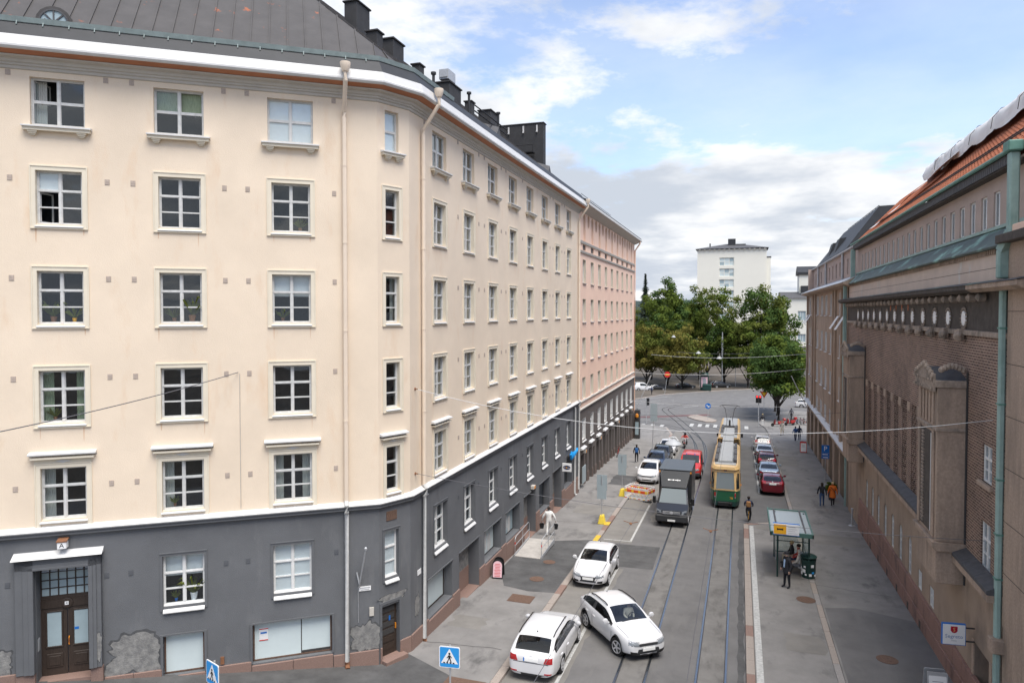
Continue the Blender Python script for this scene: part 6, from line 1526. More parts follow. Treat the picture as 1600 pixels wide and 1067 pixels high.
def conifer(label, x, y, top, r, seed):
    rnd = random.Random(seed); g0 = gz(x,y); t = thing('conifer_tree',label,'tree',T(x,y,g0)); b = MB(); b.tube([(x,y,g0),(x,y,top)],[.3,.04],6); b.build('trunk','bark',t,Matrix())
    c = MB()
    for k in range(3000):
        q = rnd.random()**.7; z = top-(top-g0)*.8*q; rr = r*q*rnd.uniform(.3,1)*(.75+.25*cos(q*60)); a = rnd.uniform(0,6.28); d = Vector((cos(a),sin(a),-.35)); p = Vector((x,y,z))+d*rr; s = .9; w = Vector((-sin(a),cos(a),0))*.3
        c.add([p-d*s*.5-w,p-d*s*.5+w,p+d*s*.5+w*.4,p+d*s*.5-w*.4],[(0,1,2,3)])
    c.build('crown','leaf_con',t,Matrix(),fixn=False)
conifer('dark pointed conifer just right of the pink building',-40.0,262,26.0,7.5,31); conifer('dark conifer with a broader tip, second from the pink building',-34.0,264,26.4,7.0,32)
# wooded rise far away
b = MB(); n = 120
for j, (yy, hh) in enumerate(((430,0),(470,20),(560,27),(700,30),(900,12))):
    for i in range(n+1): xx = -420+840*i/n; b.v.append((xx,yy+6*noise.noise((xx*.05,j,0)),gz(xx,yy)+hh*(1+.12*noise.noise((xx*.03,j*3,0))+.10*noise.noise((xx*.16,j*7,1)))))
for j in range(4):
    for i in range(n): b.f.append((j*(n+1)+i,j*(n+1)+i+1,(j+1)*(n+1)+i+1,(j+1)*(n+1)+i)); b.m.append(0)
struct(b.build('wooded_hill','leaf_con'))
# pale tower block
TB = thing('apartment_block','pale cream tower block with a shallow grey roof rising behind the park trees','building',T(-4,300,-6)); WORLDC.add(TB.name)
TM = FM((-17.1,298,0),(1,0,0)); to = [(8.7,14.5,30.9-4.45*k,34.2-4.45*k) for k in range(6)]
wall('wall',TM,0,27,-8,37.6,to,'white_wall',TB,.5); MB().box(0.01,26.99,.52,14,-8,37.5).build('core','white_wall',TB,TM)
MB().box(27.0,28.6,2,14,-8,34.0).build('side_wing','white_wall',TB,TM); MB().box(26.9,28.8,1.9,14.1,34,34.5).build('wing_coping','slate',TB,TM)
for k in range(6):
    M = TM @ T(11.6,.3,30.9-4.45*k); f = MB().box(-2.9,2.9,0,.1,0,.2).box(-2.9,2.9,0,.1,3.1,3.3).box(-2.9,2.9,.01,.09,1.5,1.65)
    for x in (-2.9,-1.0,.9,2.7): f.box(x,x+.2,-.01,.1,0,3.3)
    W = f.build('window','white_wall',TB,M)
    for i in range(3):
        for j in range(2): MB().box(-2.7+1.9*i,-1.0+1.9*i,.05,.08,.2+1.45*j,1.5+1.6*j).build('pane','shop_film' if (i+j+k) % 3 else 'frosted',W,M)
b = MB(); b.add([(-.8,-.8,37.9),(27.8,-.8,37.9),(27.8,15,37.9),(-.8,15,37.9),(11,6,40.2),(16,6,40.2)],[(0,1,5,4),(1,2,5),(2,3,4,5),(3,0,4),(0,3,2,1)]); b.build('roof','slate',TB,TM)
for k in range(14): MB().box(.6+1.95*k,1.3+1.95*k,-.6,0,37.2,37.75).build('eaves_bracket','moulding',TB,TM)
MB().box(12,15,4,7,39.5,42.2).build('roof_housing','roof_dark',TB,TM); MB().box(15.2,19,4,6,39.3,40.0).build('roof_vent','roof_dark',TB,TM); MB().box(4.6,5.1,4,4.5,38.5,40.5).build('chimney','roof_dark',TB,TM)
# pale building on the right behind the street tree
PB2 = thing('apartment_building','pale yellow building beyond the street tree, partly hidden by the brown one','building',T(16,230,-6)); WORLDC.add(PB2.name)
QM = FM((11.6,228,0),(1,0,0)); qo = [(5.0,7.3,9.4,12.3),(5.0,7.3,2.8,5.3),(9.5,12,9.4,12.3),(9.5,12,2.8,5.3),(.6,3.4,8.9,9.6),(.6,3.4,4.2,4.8)]
wall('wall',QM,0,22,-8,16.4,qo,'white_wall',PB2,.4); MB().box(.01,22,.45,12,-8,16.3).build('core','room',PB2,QM)
for o in qo:
    w, h = o[1]-o[0], o[3]-o[2]; M = QM @ T((o[0]+o[1])/2,.25,o[2]); W = MB().box(-w/2,w/2,0,.08,0,.15).box(-w/2,w/2,0,.08,h-.15,h).box(-w/2,-w/2+.15,0,.08,0,h).box(w/2-.15,w/2,0,.08,0,h).box(-.4,-.25,0,.08,0,h).box(.25,.4,0,.08,0,h).build('window','white_paint',PB2,M); MB().box(-w/2,w/2,.03,.05,0,h).build('pane','frosted',W,M)
MB().prism([(0,-.5,16.2),(0,4,18.2),(0,12,18.2),(0,12,16.2)],(22,0,0)).build('roof','slate',PB2,QM); MB().box(5.5,16,3,10,17,23.5).build('upper_block','white_wall',PB2,QM); MB().prism([(5,2.6,23.4),(5,2.6,24.2),(5,6.5,26.2),(5,10.4,24.2),(5,10.4,23.4)],(12,0,0)).build('upper_roof','roof_dark',PB2,QM); MB().box(6,9.5,1.5,3,18,20).build('roof_housing','roof_dark',PB2,QM)
tag(MB().box(13,40,210,211,-8,2.4).build('retaining_wall','bare_plaster'),'rough grey stone retaining wall low down behind the street tree','wall')
# brick backdrop of the side street behind the corner (keeps reflections honest)
# ================================================================ street furniture
mat('navy',(.012,.016,.075),.4,0)
def pole_M(x, y, walk=True): return T(x, y, walk_z(x,y) if walk else road_z(x,y))
def tri(r, a0=pi/2): return [(r*cos(a0+2*pi*k/3), r*sin(a0+2*pi*k/3)) for k in range(3)]
def rrect(w, h, r, n=4):
    P = []
    for cx, cy, a in ((w/2-r,h/2-r,0),(-w/2+r,h/2-r,pi/2),(-w/2+r,-h/2+r,pi),(w/2-r,-h/2+r,3*pi/2)):
        for k in range(n+1): t = a+pi/2*k/n; P.append((cx+r*cos(t),cy+r*sin(t)))
    return P
def plate2(b, pts, z, th, mi=0): return b.prism([(x,y,z) for x,y in pts],(0,0,th),mi)
def crossing_sign(x, y, zc, yaw, label):
    g = walk_z(x,y); t = thing('crossing_sign',label,'road sign',T(x,y,g)); MB().tube([(0,0,0),(0,0,zc-g+.35)],.03,8).build('pole','galv',t,T(x,y,g))
    M = T(x,y,zc) @ RZ(yaw) @ T(0,-.05,0) @ UPR
    P = plate2(MB(),rrect(.66,.66,.05),0,.02).build('panel_border','white_sign',t,M); plate2(MB(),rrect(.61,.61,.04),.021,.004).build('panel','sky_blue',P,M); plate2(MB(),[(-.27,-.19),(.27,-.19),(0,.27)],.026,.003).build('triangle','white_sign',P,M)
    f = MB(); plate2(f,[(.035*cos(6.28*k/10),.115+.035*sin(6.28*k/10)) for k in range(10)],.03,.003)
    for q in ([(-.035,.07),(.03,.07),(.035,-.04),(-.035,-.04)],[(-.03,-.04),(.0,-.04),(-.06,-.17),(-.09,-.16)],[(.0,-.04),(.035,-.04),(.075,-.15),(.04,-.16)],[(-.035,.06),(-.09,-.02),(-.07,-.03),(-.03,.03)],[(.03,.06),(.08,0),(.065,-.02),(.03,.03)]): plate2(f,q,.03,.003)
    f.build('walking_figure','black',P,M); z = MB()
    for k in range(4): plate2(z,[(-.19+.1*k,-.185),(-.13+.1*k,-.185),(-.15+.1*k,-.15),(-.20+.1*k,-.15)],.03,.003)
    z.build('zebra_marks','black',P,M)
mat('sky_blue',(.03,.30,.70),.4,0)
crossing_sign(-8.42,19.5,1.49,.12,'square blue pedestrian crossing sign in the middle, beside the parked estate car')
crossing_sign(-14.1,15.85,1.86,-.35,'blue pedestrian crossing sign at bottom left, seen at an angle by the shop window')
def temp_sign(x, y, label, h=3.1):
    M = pole_M(x,y); t = thing('temporary_sign',label,'road sign',M)
    b = MB(); b.prism([(-.24,-.2,0),(.24,-.2,0),(.12,-.1,.55),(-.12,-.1,.55)],(0,.4,0)); b.build('base','yellow_base',t,M,bevel=.03)
    MB().tube([(0,0,.3),(0,0,h)],.028,8).build('pole','galv',t,M); P = MB().box(-.33,.33,.03,.05,h-.95,h+.05).build('upper_panel','sign_back',t,M); MB().box(-.3,.3,-.05,-.03,h-1.5,h-.62).build('lower_panel','sign_back',t,M); None
mat('yellow_base',(.75,.56,.06),.6,.1,6)
temp_sign(-8.36,43.9,'grey-backed sign on a pole with yellow foot, nearer of the two'); temp_sign(-8.38,52.1,'grey-backed sign on a yellow foot directly beside the striped barrier')
# tall leaning sign pole near the parked row
x, y = -8.5,72.0; M = pole_M(x,y); t = thing('street_sign','tall slightly leaning sign pole at the kerb beside the left row of cars','road sign',M); MB().tube([(0,0,0),(.18,0,5.2)],.04,8).build('pole','galv',t,M); MB().box(-.2,.5,-.05,-.03,3.4,5.2).build('panel','sign_back',t,M)
# striped barrier with white plastic fence panels
M = pole_M(-7.25,51.5,False) @ RZ(-.30) @ Matrix.Scale(.86,4); t = thing('road_barrier','white plastic fence with red and yellow stripes round a hole in the road','barrier',M)
mat('orange_red',(.78,.10,.02),.5,0); mat('hi_yellow',(.90,.55,.03),.5,0)
for (x0,y0,x1,y1) in ((-1.05,0,1.05,0),(1.05,0,1.15,1.3),(-1.05,1.3,1.15,1.3),(-1.05,0,-1.05,1.3)):
    d = Vector((x1-x0,y1-y0,0)); L_ = d.length; a = atan2(d.y,d.x); Mp = M @ T(x0,y0,.12) @ RZ(a)
    b = MB().box(0,L_,-.02,.02,0,.14).box(0,L_,-.02,.02,.52,.82).box(0,L_,-.02,.02,.92,.98); n = int(L_/.12)
    for k in range(n+1): b.box(k*L_/n-.02,k*L_/n+.02,-.015,.015,.14,.52)
    for k in range(int(L_/.2)): b.box(.05+k*.2,.13+k*.2,-.015,.015,.98,1.03)
    P = b.build('fence_panel','white_sign',t,Mp); q = max(3,int(L_/.2))
    for k in range(q): MB().box(L_*k/q,L_*(k+1)/q,-.03,-.022,.56,.80).build('stripe','orange_red' if k % 3 else 'hi_yellow',P,Mp)
    for k in range(0,q,2): MB().box(L_*k/q,L_*(k+1)/q,-.03,-.022,.03,.09).build('stripe','hi_yellow' if k % 3 else 'orange_red',P,Mp)
for x,y in ((-1.05,-.1),(1.05,0)): MB().box(x-.35,x+.35,y-.15,y+.2,0,.12).build('foot','rubber',t,M,bevel=.02)
# access ramp with handrails
M = T(-10.85,37.2,walk_z(-10.85,37.2)) @ Matrix.Rotation(-SL,4,'X'); t = thing('access_ramp','light metal wheelchair ramp with handrails by the shop doorway','ramp',M)
mat('ramp_metal',(.50,.47,.43),.6,.2,3,metal=.2); MB().prism([(-.72,-1.5,.03),(.72,-1.5,.03),(.72,1.3,.24),(-.72,1.3,.24)],(0,0,-.03)).build('deck','ramp_metal',t,M); 
for s in (-.75,.75):
    MB().prism([(s-.02,-1.5,0),(s-.02,1.3,.1),(s-.02,1.3,.34),(s-.02,-1.5,.12)],(.04,0,0)).build('kerb_plate','galv',t,M)
    r_ = MB().tube([(s,-1.4,.05),(s,-1.4,.9),(s,-1.25,1.02),(s,1.1,1.2),(s,1.28,1.1),(s,1.28,.1)],.022,8).build('handrail','galv',t,M,smooth=True); MB().tube([(s,-1.4,.55),(s,1.28,.75)],.018,8).tube([(s,0,.1),(s,0,1.1)],.018,8).build('mid_rail','galv',r_,M); MB().tube([(s,-1.4,.62),(s,-1.4,.74)],.027,8).build('red_band','red_sign',r_,M)
# A-boards
def aboard(x, y, yaw, w, h, body, face, label, lines=None, arch=False):
    M = pole_M(x,y) @ RZ(yaw); t = thing('sign_board',label,'sign',M); R1 = Matrix.Rotation(radians(-9),4,'X')
    for s, an in ((1,-9),(-1,9)):
        Mp = M @ T(0,-.28*s,.02) @ Matrix.Rotation(radians(an),4,'X') @ UPR; pts = rrect(w,h,.05)
        if arch: pts = [(-w/2,-h/2),(w/2,-h/2)]+[(w/2*cos(pi*k/10),h/2-w/2+w/2*sin(pi*k/10)) for k in range(11)]
        Q = plate2(MB(),[(px,py+h/2) for px,py in pts],0 if s > 0 else -.03,.03).build('board',body,t,Mp)
        if s > 0:
            F_ = plate2(MB(),[(px*.86,py*.82+h/2-.02) for px,py in (rrect(w,h,.04) if not arch else pts)],.031,.006).build('poster',face,Q,Mp)
            if lines:
                l_ = MB()
                for k in range(lines): q = w*random.uniform(.2,.33); l_.box(-q,q,h*.72-k*h*.075,h*.735-k*h*.075+.008,.038,.041)
                l_.build('lettering','red_sign' if face == 'pink_paper' else 'lamp_grey',F_,Mp)
mat('pink_paper',(.78,.52,.56),.6,0)
aboard(-11.35,32.35,.15,.52,.95,'black','pink_paper','pavement board with a pink poster by the left doorway',9,True)
aboard(6.45,79.3,0,.62,1.1,'red_sign','white_sign','red framed pavement board standing on the right pavement',4)
aboard(6.24,25.95,.12,.62,1.1,'galv','white_sign','grey framed pavement board at the lower right frame edge',3)
# hanging and wall signs of the grey ground floor
M = T(-11.2,46.1,1.45) @ Matrix.Scale(.52,4); t = thing('hanging_sign','square white shop sign with a dark blue oval above the pavement','sign',M); MB().box(-.62,.62,-.07,.07,-.55,.55).build('panel','white_sign',t,M,bevel=.02); o = MB().prism([(.50*cos(6.283*k/24),-.072,.27*sin(6.283*k/24)) for k in range(24)],(0,-.008,0)).build('oval','navy',t,M); MB().box(-.75,-.62,-.03,.03,.2,.26).box(-.75,-.62,-.03,.03,-.26,-.2).build('bracket','iron_dark',t,M)
mat('navy',(.012,.016,.075),.4,0); w = MB()
for k,(a,c,h_) in enumerate(((-.40,-.36,.12),(-.34,-.27,.07),(-.24,-.17,.07),(.09,.12,.13),(.15,.21,.07),(.24,.38,.07))): w.box(a,c,-.084,-.081,-h_/2-.02,h_/2-.02)
w.build('lettering','white_sign',o,M); MB().lathe([(.085,0),(.085,.004)],12,T(-.04,-.081,-.01) @ Matrix.Rotation(pi/2,4,'X')).build('emblem','yellow_sign',o,M)
M = T(-11.45,49.3,1.75); t = thing('neon_sign','blue script sign above the last shop window of the grey floor','sign',M); mat('neon_blue',(.02,.32,.75),.4,0)
pts = [(0,-1.0,.15),(0,-.9,-.2),(0,-.75,.25),(0,-.6,-.2),(0,-.5,.1),(0,-.35,-.15),(0,-.2,.1),(0,-.05,-.15),(0,.1,.1),(0,.3,-.1),(0,.5,.1),(0,.8,.0),(0,1.05,.2)]
MB().tube(pts,.09,6).build('letters','neon_blue',t,M,smooth=True); MB().box(-.3,-.05,-.9,.95,-.05,.0).build('rail','iron_dark',t,M)
M = T(-11.75,54.0,-.9); t = thing('doorway_panel','pale grey panel leaning in the first doorway of the pink building','panel',M); MB().box(0,.06,-.6,.6,-.55,.75).build('panel','sign_back',t,M); MB().box(-.1,0,-.1,.1,-.5,0).build('support','galv',t,M)
M = T(-11.5,82.6,walk_z(-11.5,82.6)); t = thing('display_case','dark display case with an amber lamp at the far end of the pink building','display',M); MB().box(-.3,.3,-.4,.4,0,3.4).build('case','iron_dark',t,M,bevel=.03); MB().box(-.2,.2,-.42,-.4,.5,2.0).build('pane','frosted',t,M); MB().lathe([(.12,0),(.2,.12),(.18,.4),(.05,.5)],10,T(0,-.42,2.5)).build('lamp','amber',t,M)
mat('crest_red',(.42,.01,.035),.4,0); mat('gold',(.75,.50,.18),.4,0); mat('script_blue',(.22,.28,.45),.5,0)
# sign with a red crest over the right pavement
M = T(6.68,25.75,1.62) @ RZ(.12); t = thing('hanging_sign','white hanging sign with a red shield and blue lettering on the right wall','sign',M)
MB().box(-.35,.35,-.04,.04,-.35,.35).build('frame','blue_sign',t,M); P = MB().box(-.33,.33,-.05,-.041,-.33,.32).build('panel','white_sign',t,M)
MB().prism([(-.10,-.051,.26),(.10,-.051,.26),(.10,-.051,.12),(.06,-.051,.065),(0,-.051,.045),(-.06,-.051,.065),(-.10,-.051,.12)],(0,-.006,0)).build('shield','crest_red',P,M); text('shield_letter','S',.17,'gold',P,M @ T(0,-.058,.155) @ UPR,.002)
text('lettering','Segreto',.17,'script_blue',P,M @ T(0,-.053,-.07) @ UPR,.002); MB().box(-.08,.08,-.054,-.0505,-.215,-.20).build('small_line','lamp_grey',P,M); MB().box(.35,.62,-.02,.02,.2,.24).box(.35,.62,-.02,.02,-.24,-.2).build('bracket','iron_dark',t,M)
# blue parking sign, bollard
M = pole_M(6.9,63.6); t = thing('parking_sign','blue parking sign on a post beside the brown building','road sign',M); MB().tube([(0,0,0),(0,0,3.1)],.03,8).build('pole','galv',t,M); P = MB().box(-.3,.3,-.06,-.04,2.45,3.1).build('panel','blue_sign',t,M); text('letter','P',.55,'white_sign',P,M @ T(0,-.062,2.78) @ UPR,.003); MB().box(-.3,.3,-.06,-.04,2.2,2.43).build('lower_panel','blue_sign',t,M); MB().box(-.3,.3,-.06,-.04,1.95,2.18).build('lower_panel','blue_sign',t,M); MB().box(-.22,.2,-.064,-.06,2.28,2.34).box(-.2,.22,-.064,-.06,2.03,2.09).build('lettering','white_sign',P,M)
M = pole_M(6.95,49.1); t = thing('bollard','grey metal bollard with a round foot beside the brick building','bollard',M); MB().lathe([(.20,0),(.20,.03),(.06,.06),(.06,1.0),(.08,1.02),(.08,1.12),(.03,1.16)],14).build('post','galv',t,M,smooth=True); MB().lathe([(.22,-.01),(.22,.012)],14).build('foot','granite_grey',t,M)
# litter bin, shelter
def rough_glass():
    m_ = bpy.data.materials.new('roof_pane'); m_.use_nodes = True; b = m_.node_tree.nodes['Principled BSDF']; b.inputs['Base Color'].default_value = (.36,.40,.40,1); b.inputs['Roughness'].default_value = .25; b.inputs['Alpha'].default_value = .82; _M['roof_pane'] = m_
rough_glass(); mat('gutter_teal',(.07,.15,.125),.5,.1,6)
M = pole_M(3.36,37.55); t = thing('litter_bin','dark green round litter bin covered in stickers next to the shelter','bin',M); MB().lathe([(.30,.04),(.33,.1),(.34,.85),(.36,.9),(.36,.98),(.2,.99)],20).build('body','green_dark',t,M,smooth=True); MB().lathe([(.30,1.02),(.38,1.06),(.40,1.12),(.30,1.18),(.02,1.2)],20).build('lid','green_dark',t,M,smooth=True); MB().lathe([(.36,-.01),(.36,.05)],20).build('foot','granite_grey',t,M)
for k in range(12):
    a = random.uniform(3.0,5.9); z = random.uniform(.2,.8); s = random.uniform(.04,.09); MB().box(-s,s,-.353,-.335,-s,s*.8).build('sticker',random.choice(['white_sign','white_sign','sky_blue','lamp_grey']),t,M @ T(0,0,z) @ RZ(a+pi/2))
M = T(2.5,38.75,walk_z(2.5,38.75)) @ Matrix.Rotation(-SL*0,4,'X'); t = thing('tram_shelter','glass tram stop shelter with dark green frame and yellow sign','shelter',M)
for x in (-.62,.85):
    for y in (-1.5,1.9): MB().tube([(x,y,-.15),(x,y,2.45)],.045,8).build('post','green_dark',t,M)
b = MB(); b.prism([(-.95,-2.1,2.42),(.95,-2.1,2.42),(.95,2.3,2.36),(-.95,2.3,2.36)],(0,0,.05)); Rf = b.build('roof_glass','roof_pane',t,M)
MB().box(-1.0,1.0,-2.2,-2.1,2.34,2.54).box(-1.0,1.0,2.3,2.4,2.30,2.46).box(-1.0,-.94,-2.2,2.4,2.33,2.51).box(.94,1.0,-2.2,2.4,2.33,2.51).build('roof_frame','gutter_teal',Rf,M); MB().box(-.7,-.62,-2.1,2.3,2.44,2.47).box(.62,.7,-2.1,2.3,2.44,2.47).build('roof_bar','slate',Rf,M)
mat('gutter_teal',(.07,.15,.125),.5,.1,6)
for nm, box in (('side_glass',(-.6,.83,1.88,1.9,.25,2.3)),('back_glass',(.84,.86,-1.45,1.85,.25,2.3)),('front_glass',(-.63,-.61,.4,1.85,.25,2.3))): MB().box(*box).build(nm,'clear_glass',t,M)
for z in (.25,.85,2.25): MB().tube([(.85,-1.5,z),(.85,1.9,z)],.025,6).tube([(-.62,1.9,z),(.85,1.9,z)],.025,6).build('rail','green_dark',t,M)
MB().box(.38,.80,-1.1,1.5,.44,.48).build('seat','galv',t,M,bevel=.01)
S_ = MB().box(-.86,.32,-2.32,-2.22,2.45,2.98).build('stop_sign','white_sign',t,M,bevel=.01); MB().box(-.84,-.27,-2.33,-2.321,2.48,2.95).build('sign_yellow','yellow_sign',S_,M); MB().box(-.70,-.41,-2.335,-2.331,2.68,2.75).box(-.7,-.67,-2.335,-2.331,2.66,2.77).box(-.44,-.41,-2.335,-2.331,2.66,2.77).build('tram_symbol','black',S_,M); MB().box(-.88,.34,-2.3,-2.21,2.42,2.45).box(-.88,.34,-2.3,-2.21,2.98,3.01).build('sign_frame','blue_sign',S_,M)
l_ = MB()
for k in range(4): l_.box(-.18,random.uniform(.05,.26),-2.328,-2.321,2.55+.1*k,2.565+.1*k)
l_.build('lettering','lamp_grey',S_,M)
# signals and signs at the junction
def signal(x, y, h, label, yaw=0, red=True, two=True):
    M = pole_M(x,y) @ RZ(yaw); t = thing('traffic_signal',label,'traffic light',M); MB().tube([(0,0,0),(0,0,h)],.06,8).build('pole','galv',t,M)
    for s in ((-.2,.2) if two else (.2,)):
        H_ = MB().box(s-.17,s+.17,-.2,.06,h-.75,h+.25).build('signal_head','black',t,M,bevel=.02)
        for k,c in enumerate(('signal_red','black_gloss','black_gloss')): MB().lathe([(.1,0),(.1,.02),(.06,.04)],12,T(s,-.2,h+.08-.31*k) @ Matrix.Rotation(pi/2,4,'X')).build('lens',c if red or k else 'black_gloss',H_,M)
mat('signal_red',(.8,.02,.02),.4,0,emit=2.0)
signal(2.45,99.9,4.0,'traffic light showing red at the right end of the crossing'); signal(-12.3,97.2,3.3,'traffic light on a thin pole at the far left corner of the crossing',.6,False,False)
M = pole_M(3.9,124); t = thing('yield_sign','red and yellow give way sign behind the traffic light','road sign',M); MB().tube([(0,0,0),(0,0,2.6)],.03,8).build('pole','galv',t,M); P = plate2(MB(),tri(.75,-pi/2),0,.03).build('panel','red_sign',t,M @ T(0,-.05,2.7) @ UPR); plate2(MB(),tri(.45,-pi/2),.031,.005).build('inner_panel','hi_yellow',P,M @ T(0,-.05,2.7) @ UPR)
M = T(-4.4,105.4,gz(-4.4,105.4)+.09); t = thing('keep_right_sign','round blue arrow sign on the stone traffic island','road sign',M); MB().tube([(0,0,0),(0,0,1.7)],.03,8).build('pole','galv',t,M); P = MB().lathe([(.42,0),(.42,.03)],20).build('panel','blue_sign',t,M @ T(0,-.05,2.0) @ UPR); MB().bar((-.18,.18,.04),(.16,-.16,.04),.1,.01).bar((.18,-.18,.04),(.18,.05,.04),.08,.01).bar((.2,-.18,.04),(-.05,-.18,.04),.08,.01).build('arrow','white_sign',P,M @ T(0,-.05,2.0) @ UPR)
M = pole_M(-15.1,149.5); t = thing('no_entry_sign','round red and yellow no entry sign by the park corner','road sign',M); MB().tube([(0,0,0),(.5,0,3.6)],.04,8).build('pole','galv',t,M); P = MB().lathe([(.62,0),(.62,.04)],20).build('panel','red_sign',t,M @ T(.55,-.08,4.1) @ UPR); MB().box(-.4,.4,-.12,.12,.041,.05).build('bar','hi_yellow',P,M @ T(.55,-.08,4.1) @ UPR)
M = pole_M(-7.6,162.5); t = thing('poster_kiosk','dark poster kiosk with a pale pink advert at the park edge','kiosk',M); MB().box(-.9,.9,-.5,.5,0,3.4).build('body','green_dark',t,M,bevel=.05); MB().box(-.7,.7,-.52,-.5,.7,3.0).build('poster','pink_paper',t,M); MB().box(-.3,.4,-.53,-.521,1.2,2.6).build('poster_figure','lamp_grey',t,M); MB().lathe([(1.05,3.4),(1.05,3.5),(.7,3.9)],12).build('cap','green_dark',t,M)
M = pole_M(-7.0,160.8); t = thing('recycling_bin','low dark green box bin at the park kerb in front of the kiosk','bin',M); MB().box(-.95,.95,-.6,.6,.1,1.2).build('body','green_dark',t,M,bevel=.1); MB().prism([(-1,-.65,1.2),(1,-.65,1.2),(.9,0,1.5),(-.9,0,1.5)],(0,.65,-.02)).build('lid','green_dark',t,M)
M = pole_M(-4.0,172); t = thing('mast','tall pale lattice mast standing among the park trees','mast',M); MB().tube([(0,0,0),(0,0,13)],[.12,.10],8).build('pole','lamp_grey',t,M)
for k in range(10): MB().box(-.2,.2,-.15,.15,7+.5*k,7.2+.5*k).build('rung','lamp_grey',t,M)
for (x,y,lb) in ((-9.0,170,'park lamp post left of the poster kiosk'),(-1.0,174,'park lamp post right of the black estate car')): M = pole_M(x,y); t = thing('lamp_post',lb,'lamp post',M); MB().tube([(0,0,0),(0,0,5)],.06,8).build('pole','galv',t,M); MB().lathe([(.1,0),(.35,.15),(.1,.35)],10,T(0,0,5)).build('lamp_head','lamp_grey',t,M)
# ---------------------------------------------------------------- overhead wires
def sag(a, b, s, n=14):
    a, b = Vector(a), Vector(b); return [a.lerp(b,i/n)-Vector((0,0,s*4*(i/n)*(1-i/n))) for i in range(n+1)]
def wire(a, b, s, r, label, m_='wire', name='span_wire', group='overhead wires'): tag(MB().tube(sag(a,b,s),r,4).build(name,m_),label,'wire',group)
mat('wire',(.10,.10,.11),.6,0); mat('wire_light',(.50,.50,.50),.6,0)
LH = PA-DL*4.71+NL*.02
wire((LH.x,LH.y,10.04),(-16.5,6.0,9.2),.25,.013,'grey cable crossing the cream wall from a hook beside the third window column')
wire((-11.75,24.0,9.15),(7.2,24.15,8.86),.95,.011,'pale sagging span wire across the whole street, carrying the grey lamp','wire_light')
wire((-11.75,24.0,5.9),(7.2,24.7,5.05),.35,.009,'thin dark span wire over the street just above the white cars')
for X,w in ((-3.6,'left'),(-.9,'right')): tag(MB().tube([(X,8,-SL*8+5.7),(X,24.3,-SL*24+5.5),(X,52,-SL*52+5.45),(X,84,-SL*84+5.45)],.007,4).build('contact_wire','wire'),'contact wire running along above the %s tram track' % w,'wire','overhead wires')
for X in (-3.6,-.9): tag(MB().tube([(X-.25,24.3,4.75),(X,24.3,4.68),(X+.25,24.3,4.75)],.012,5).lathe([(.02,0),(.06,.04),(.02,.09)],8,T(X,24.3,4.62)).build('wire_clamp','rust'),'small rusty clamp hanging over the %s tram track' % ('left' if X < -2 else 'right'),'wire clamp','wire clamps')
wire((-11.9,56,3.9),(7.4,58,4.4),.35,.012,'span wire across the street at the near end of the pink building')
wire((-12,84,4.8),(7.4,86,5.6),.5,.02,'span wire across the end of the street before the junction','wire_light')
wire((-12,75,2.6),(7.4,70,3.4),.4,.014,'span wire above the tram roof','wire_light')
wire((-12,100,6.0),(7.6,88,7.2),.5,.02,'higher span wire in front of the park trees','wire_light')
wire((-10.0,118,5.4),(9,118,6.2),.5,.02,'farthest span wire above the junction')
# suspended street lamps
def hang_lamp(x, y, z, s, label):
    M = T(x,y,z); t = thing('street_lamp',label,'street lamp',M,'lamps hung over the street'); MB().lathe([(.40*s,-.10*s),(.42*s,-.06*s),(.34*s,.04*s),(.16*s,.14*s),(.06*s,.2*s),(.05*s,.3*s)],20).build('shade','lamp_grey',t,M,smooth=True); MB().lathe([(.34*s,-.12*s),(.36*s,-.10*s)],16).build('lens','frosted',t,M); MB().tube([(-.25*s,0,.12*s),(-.12*s,0,.3*s),(.12*s,0,.3*s),(.25*s,0,.12*s)],.02,6).build('bracket','white_paint',t,M)
hang_lamp(-2.15,24.2,7.62,.66,'grey dish-shaped lamp hanging over the street near the viewer'); hang_lamp(-6.5,118,5.3,1.0,'grey lamp hanging over the far junction in front of the parked black cars'); hang_lamp(-9.8,110,8.2,.8,'small lamp hanging high before the yellow-brown tree'); hang_lamp(-2.5,92,6.2,.8,'small lamp hanging high before the sparse park tree')
# diagonal wall stays of the overhead line
for a,c,lb in (((-12,84.2,.1),(-10.1,84.2,4.5),'white and red stay pole slanting out from the pink building'),((7.4,84,.9),(5.5,84,4.9),'pale stay pole slanting out from the brown building')): tag(MB().tube([a,c],.05,6).build('stay_pole','wire_light'),lb,'pole')
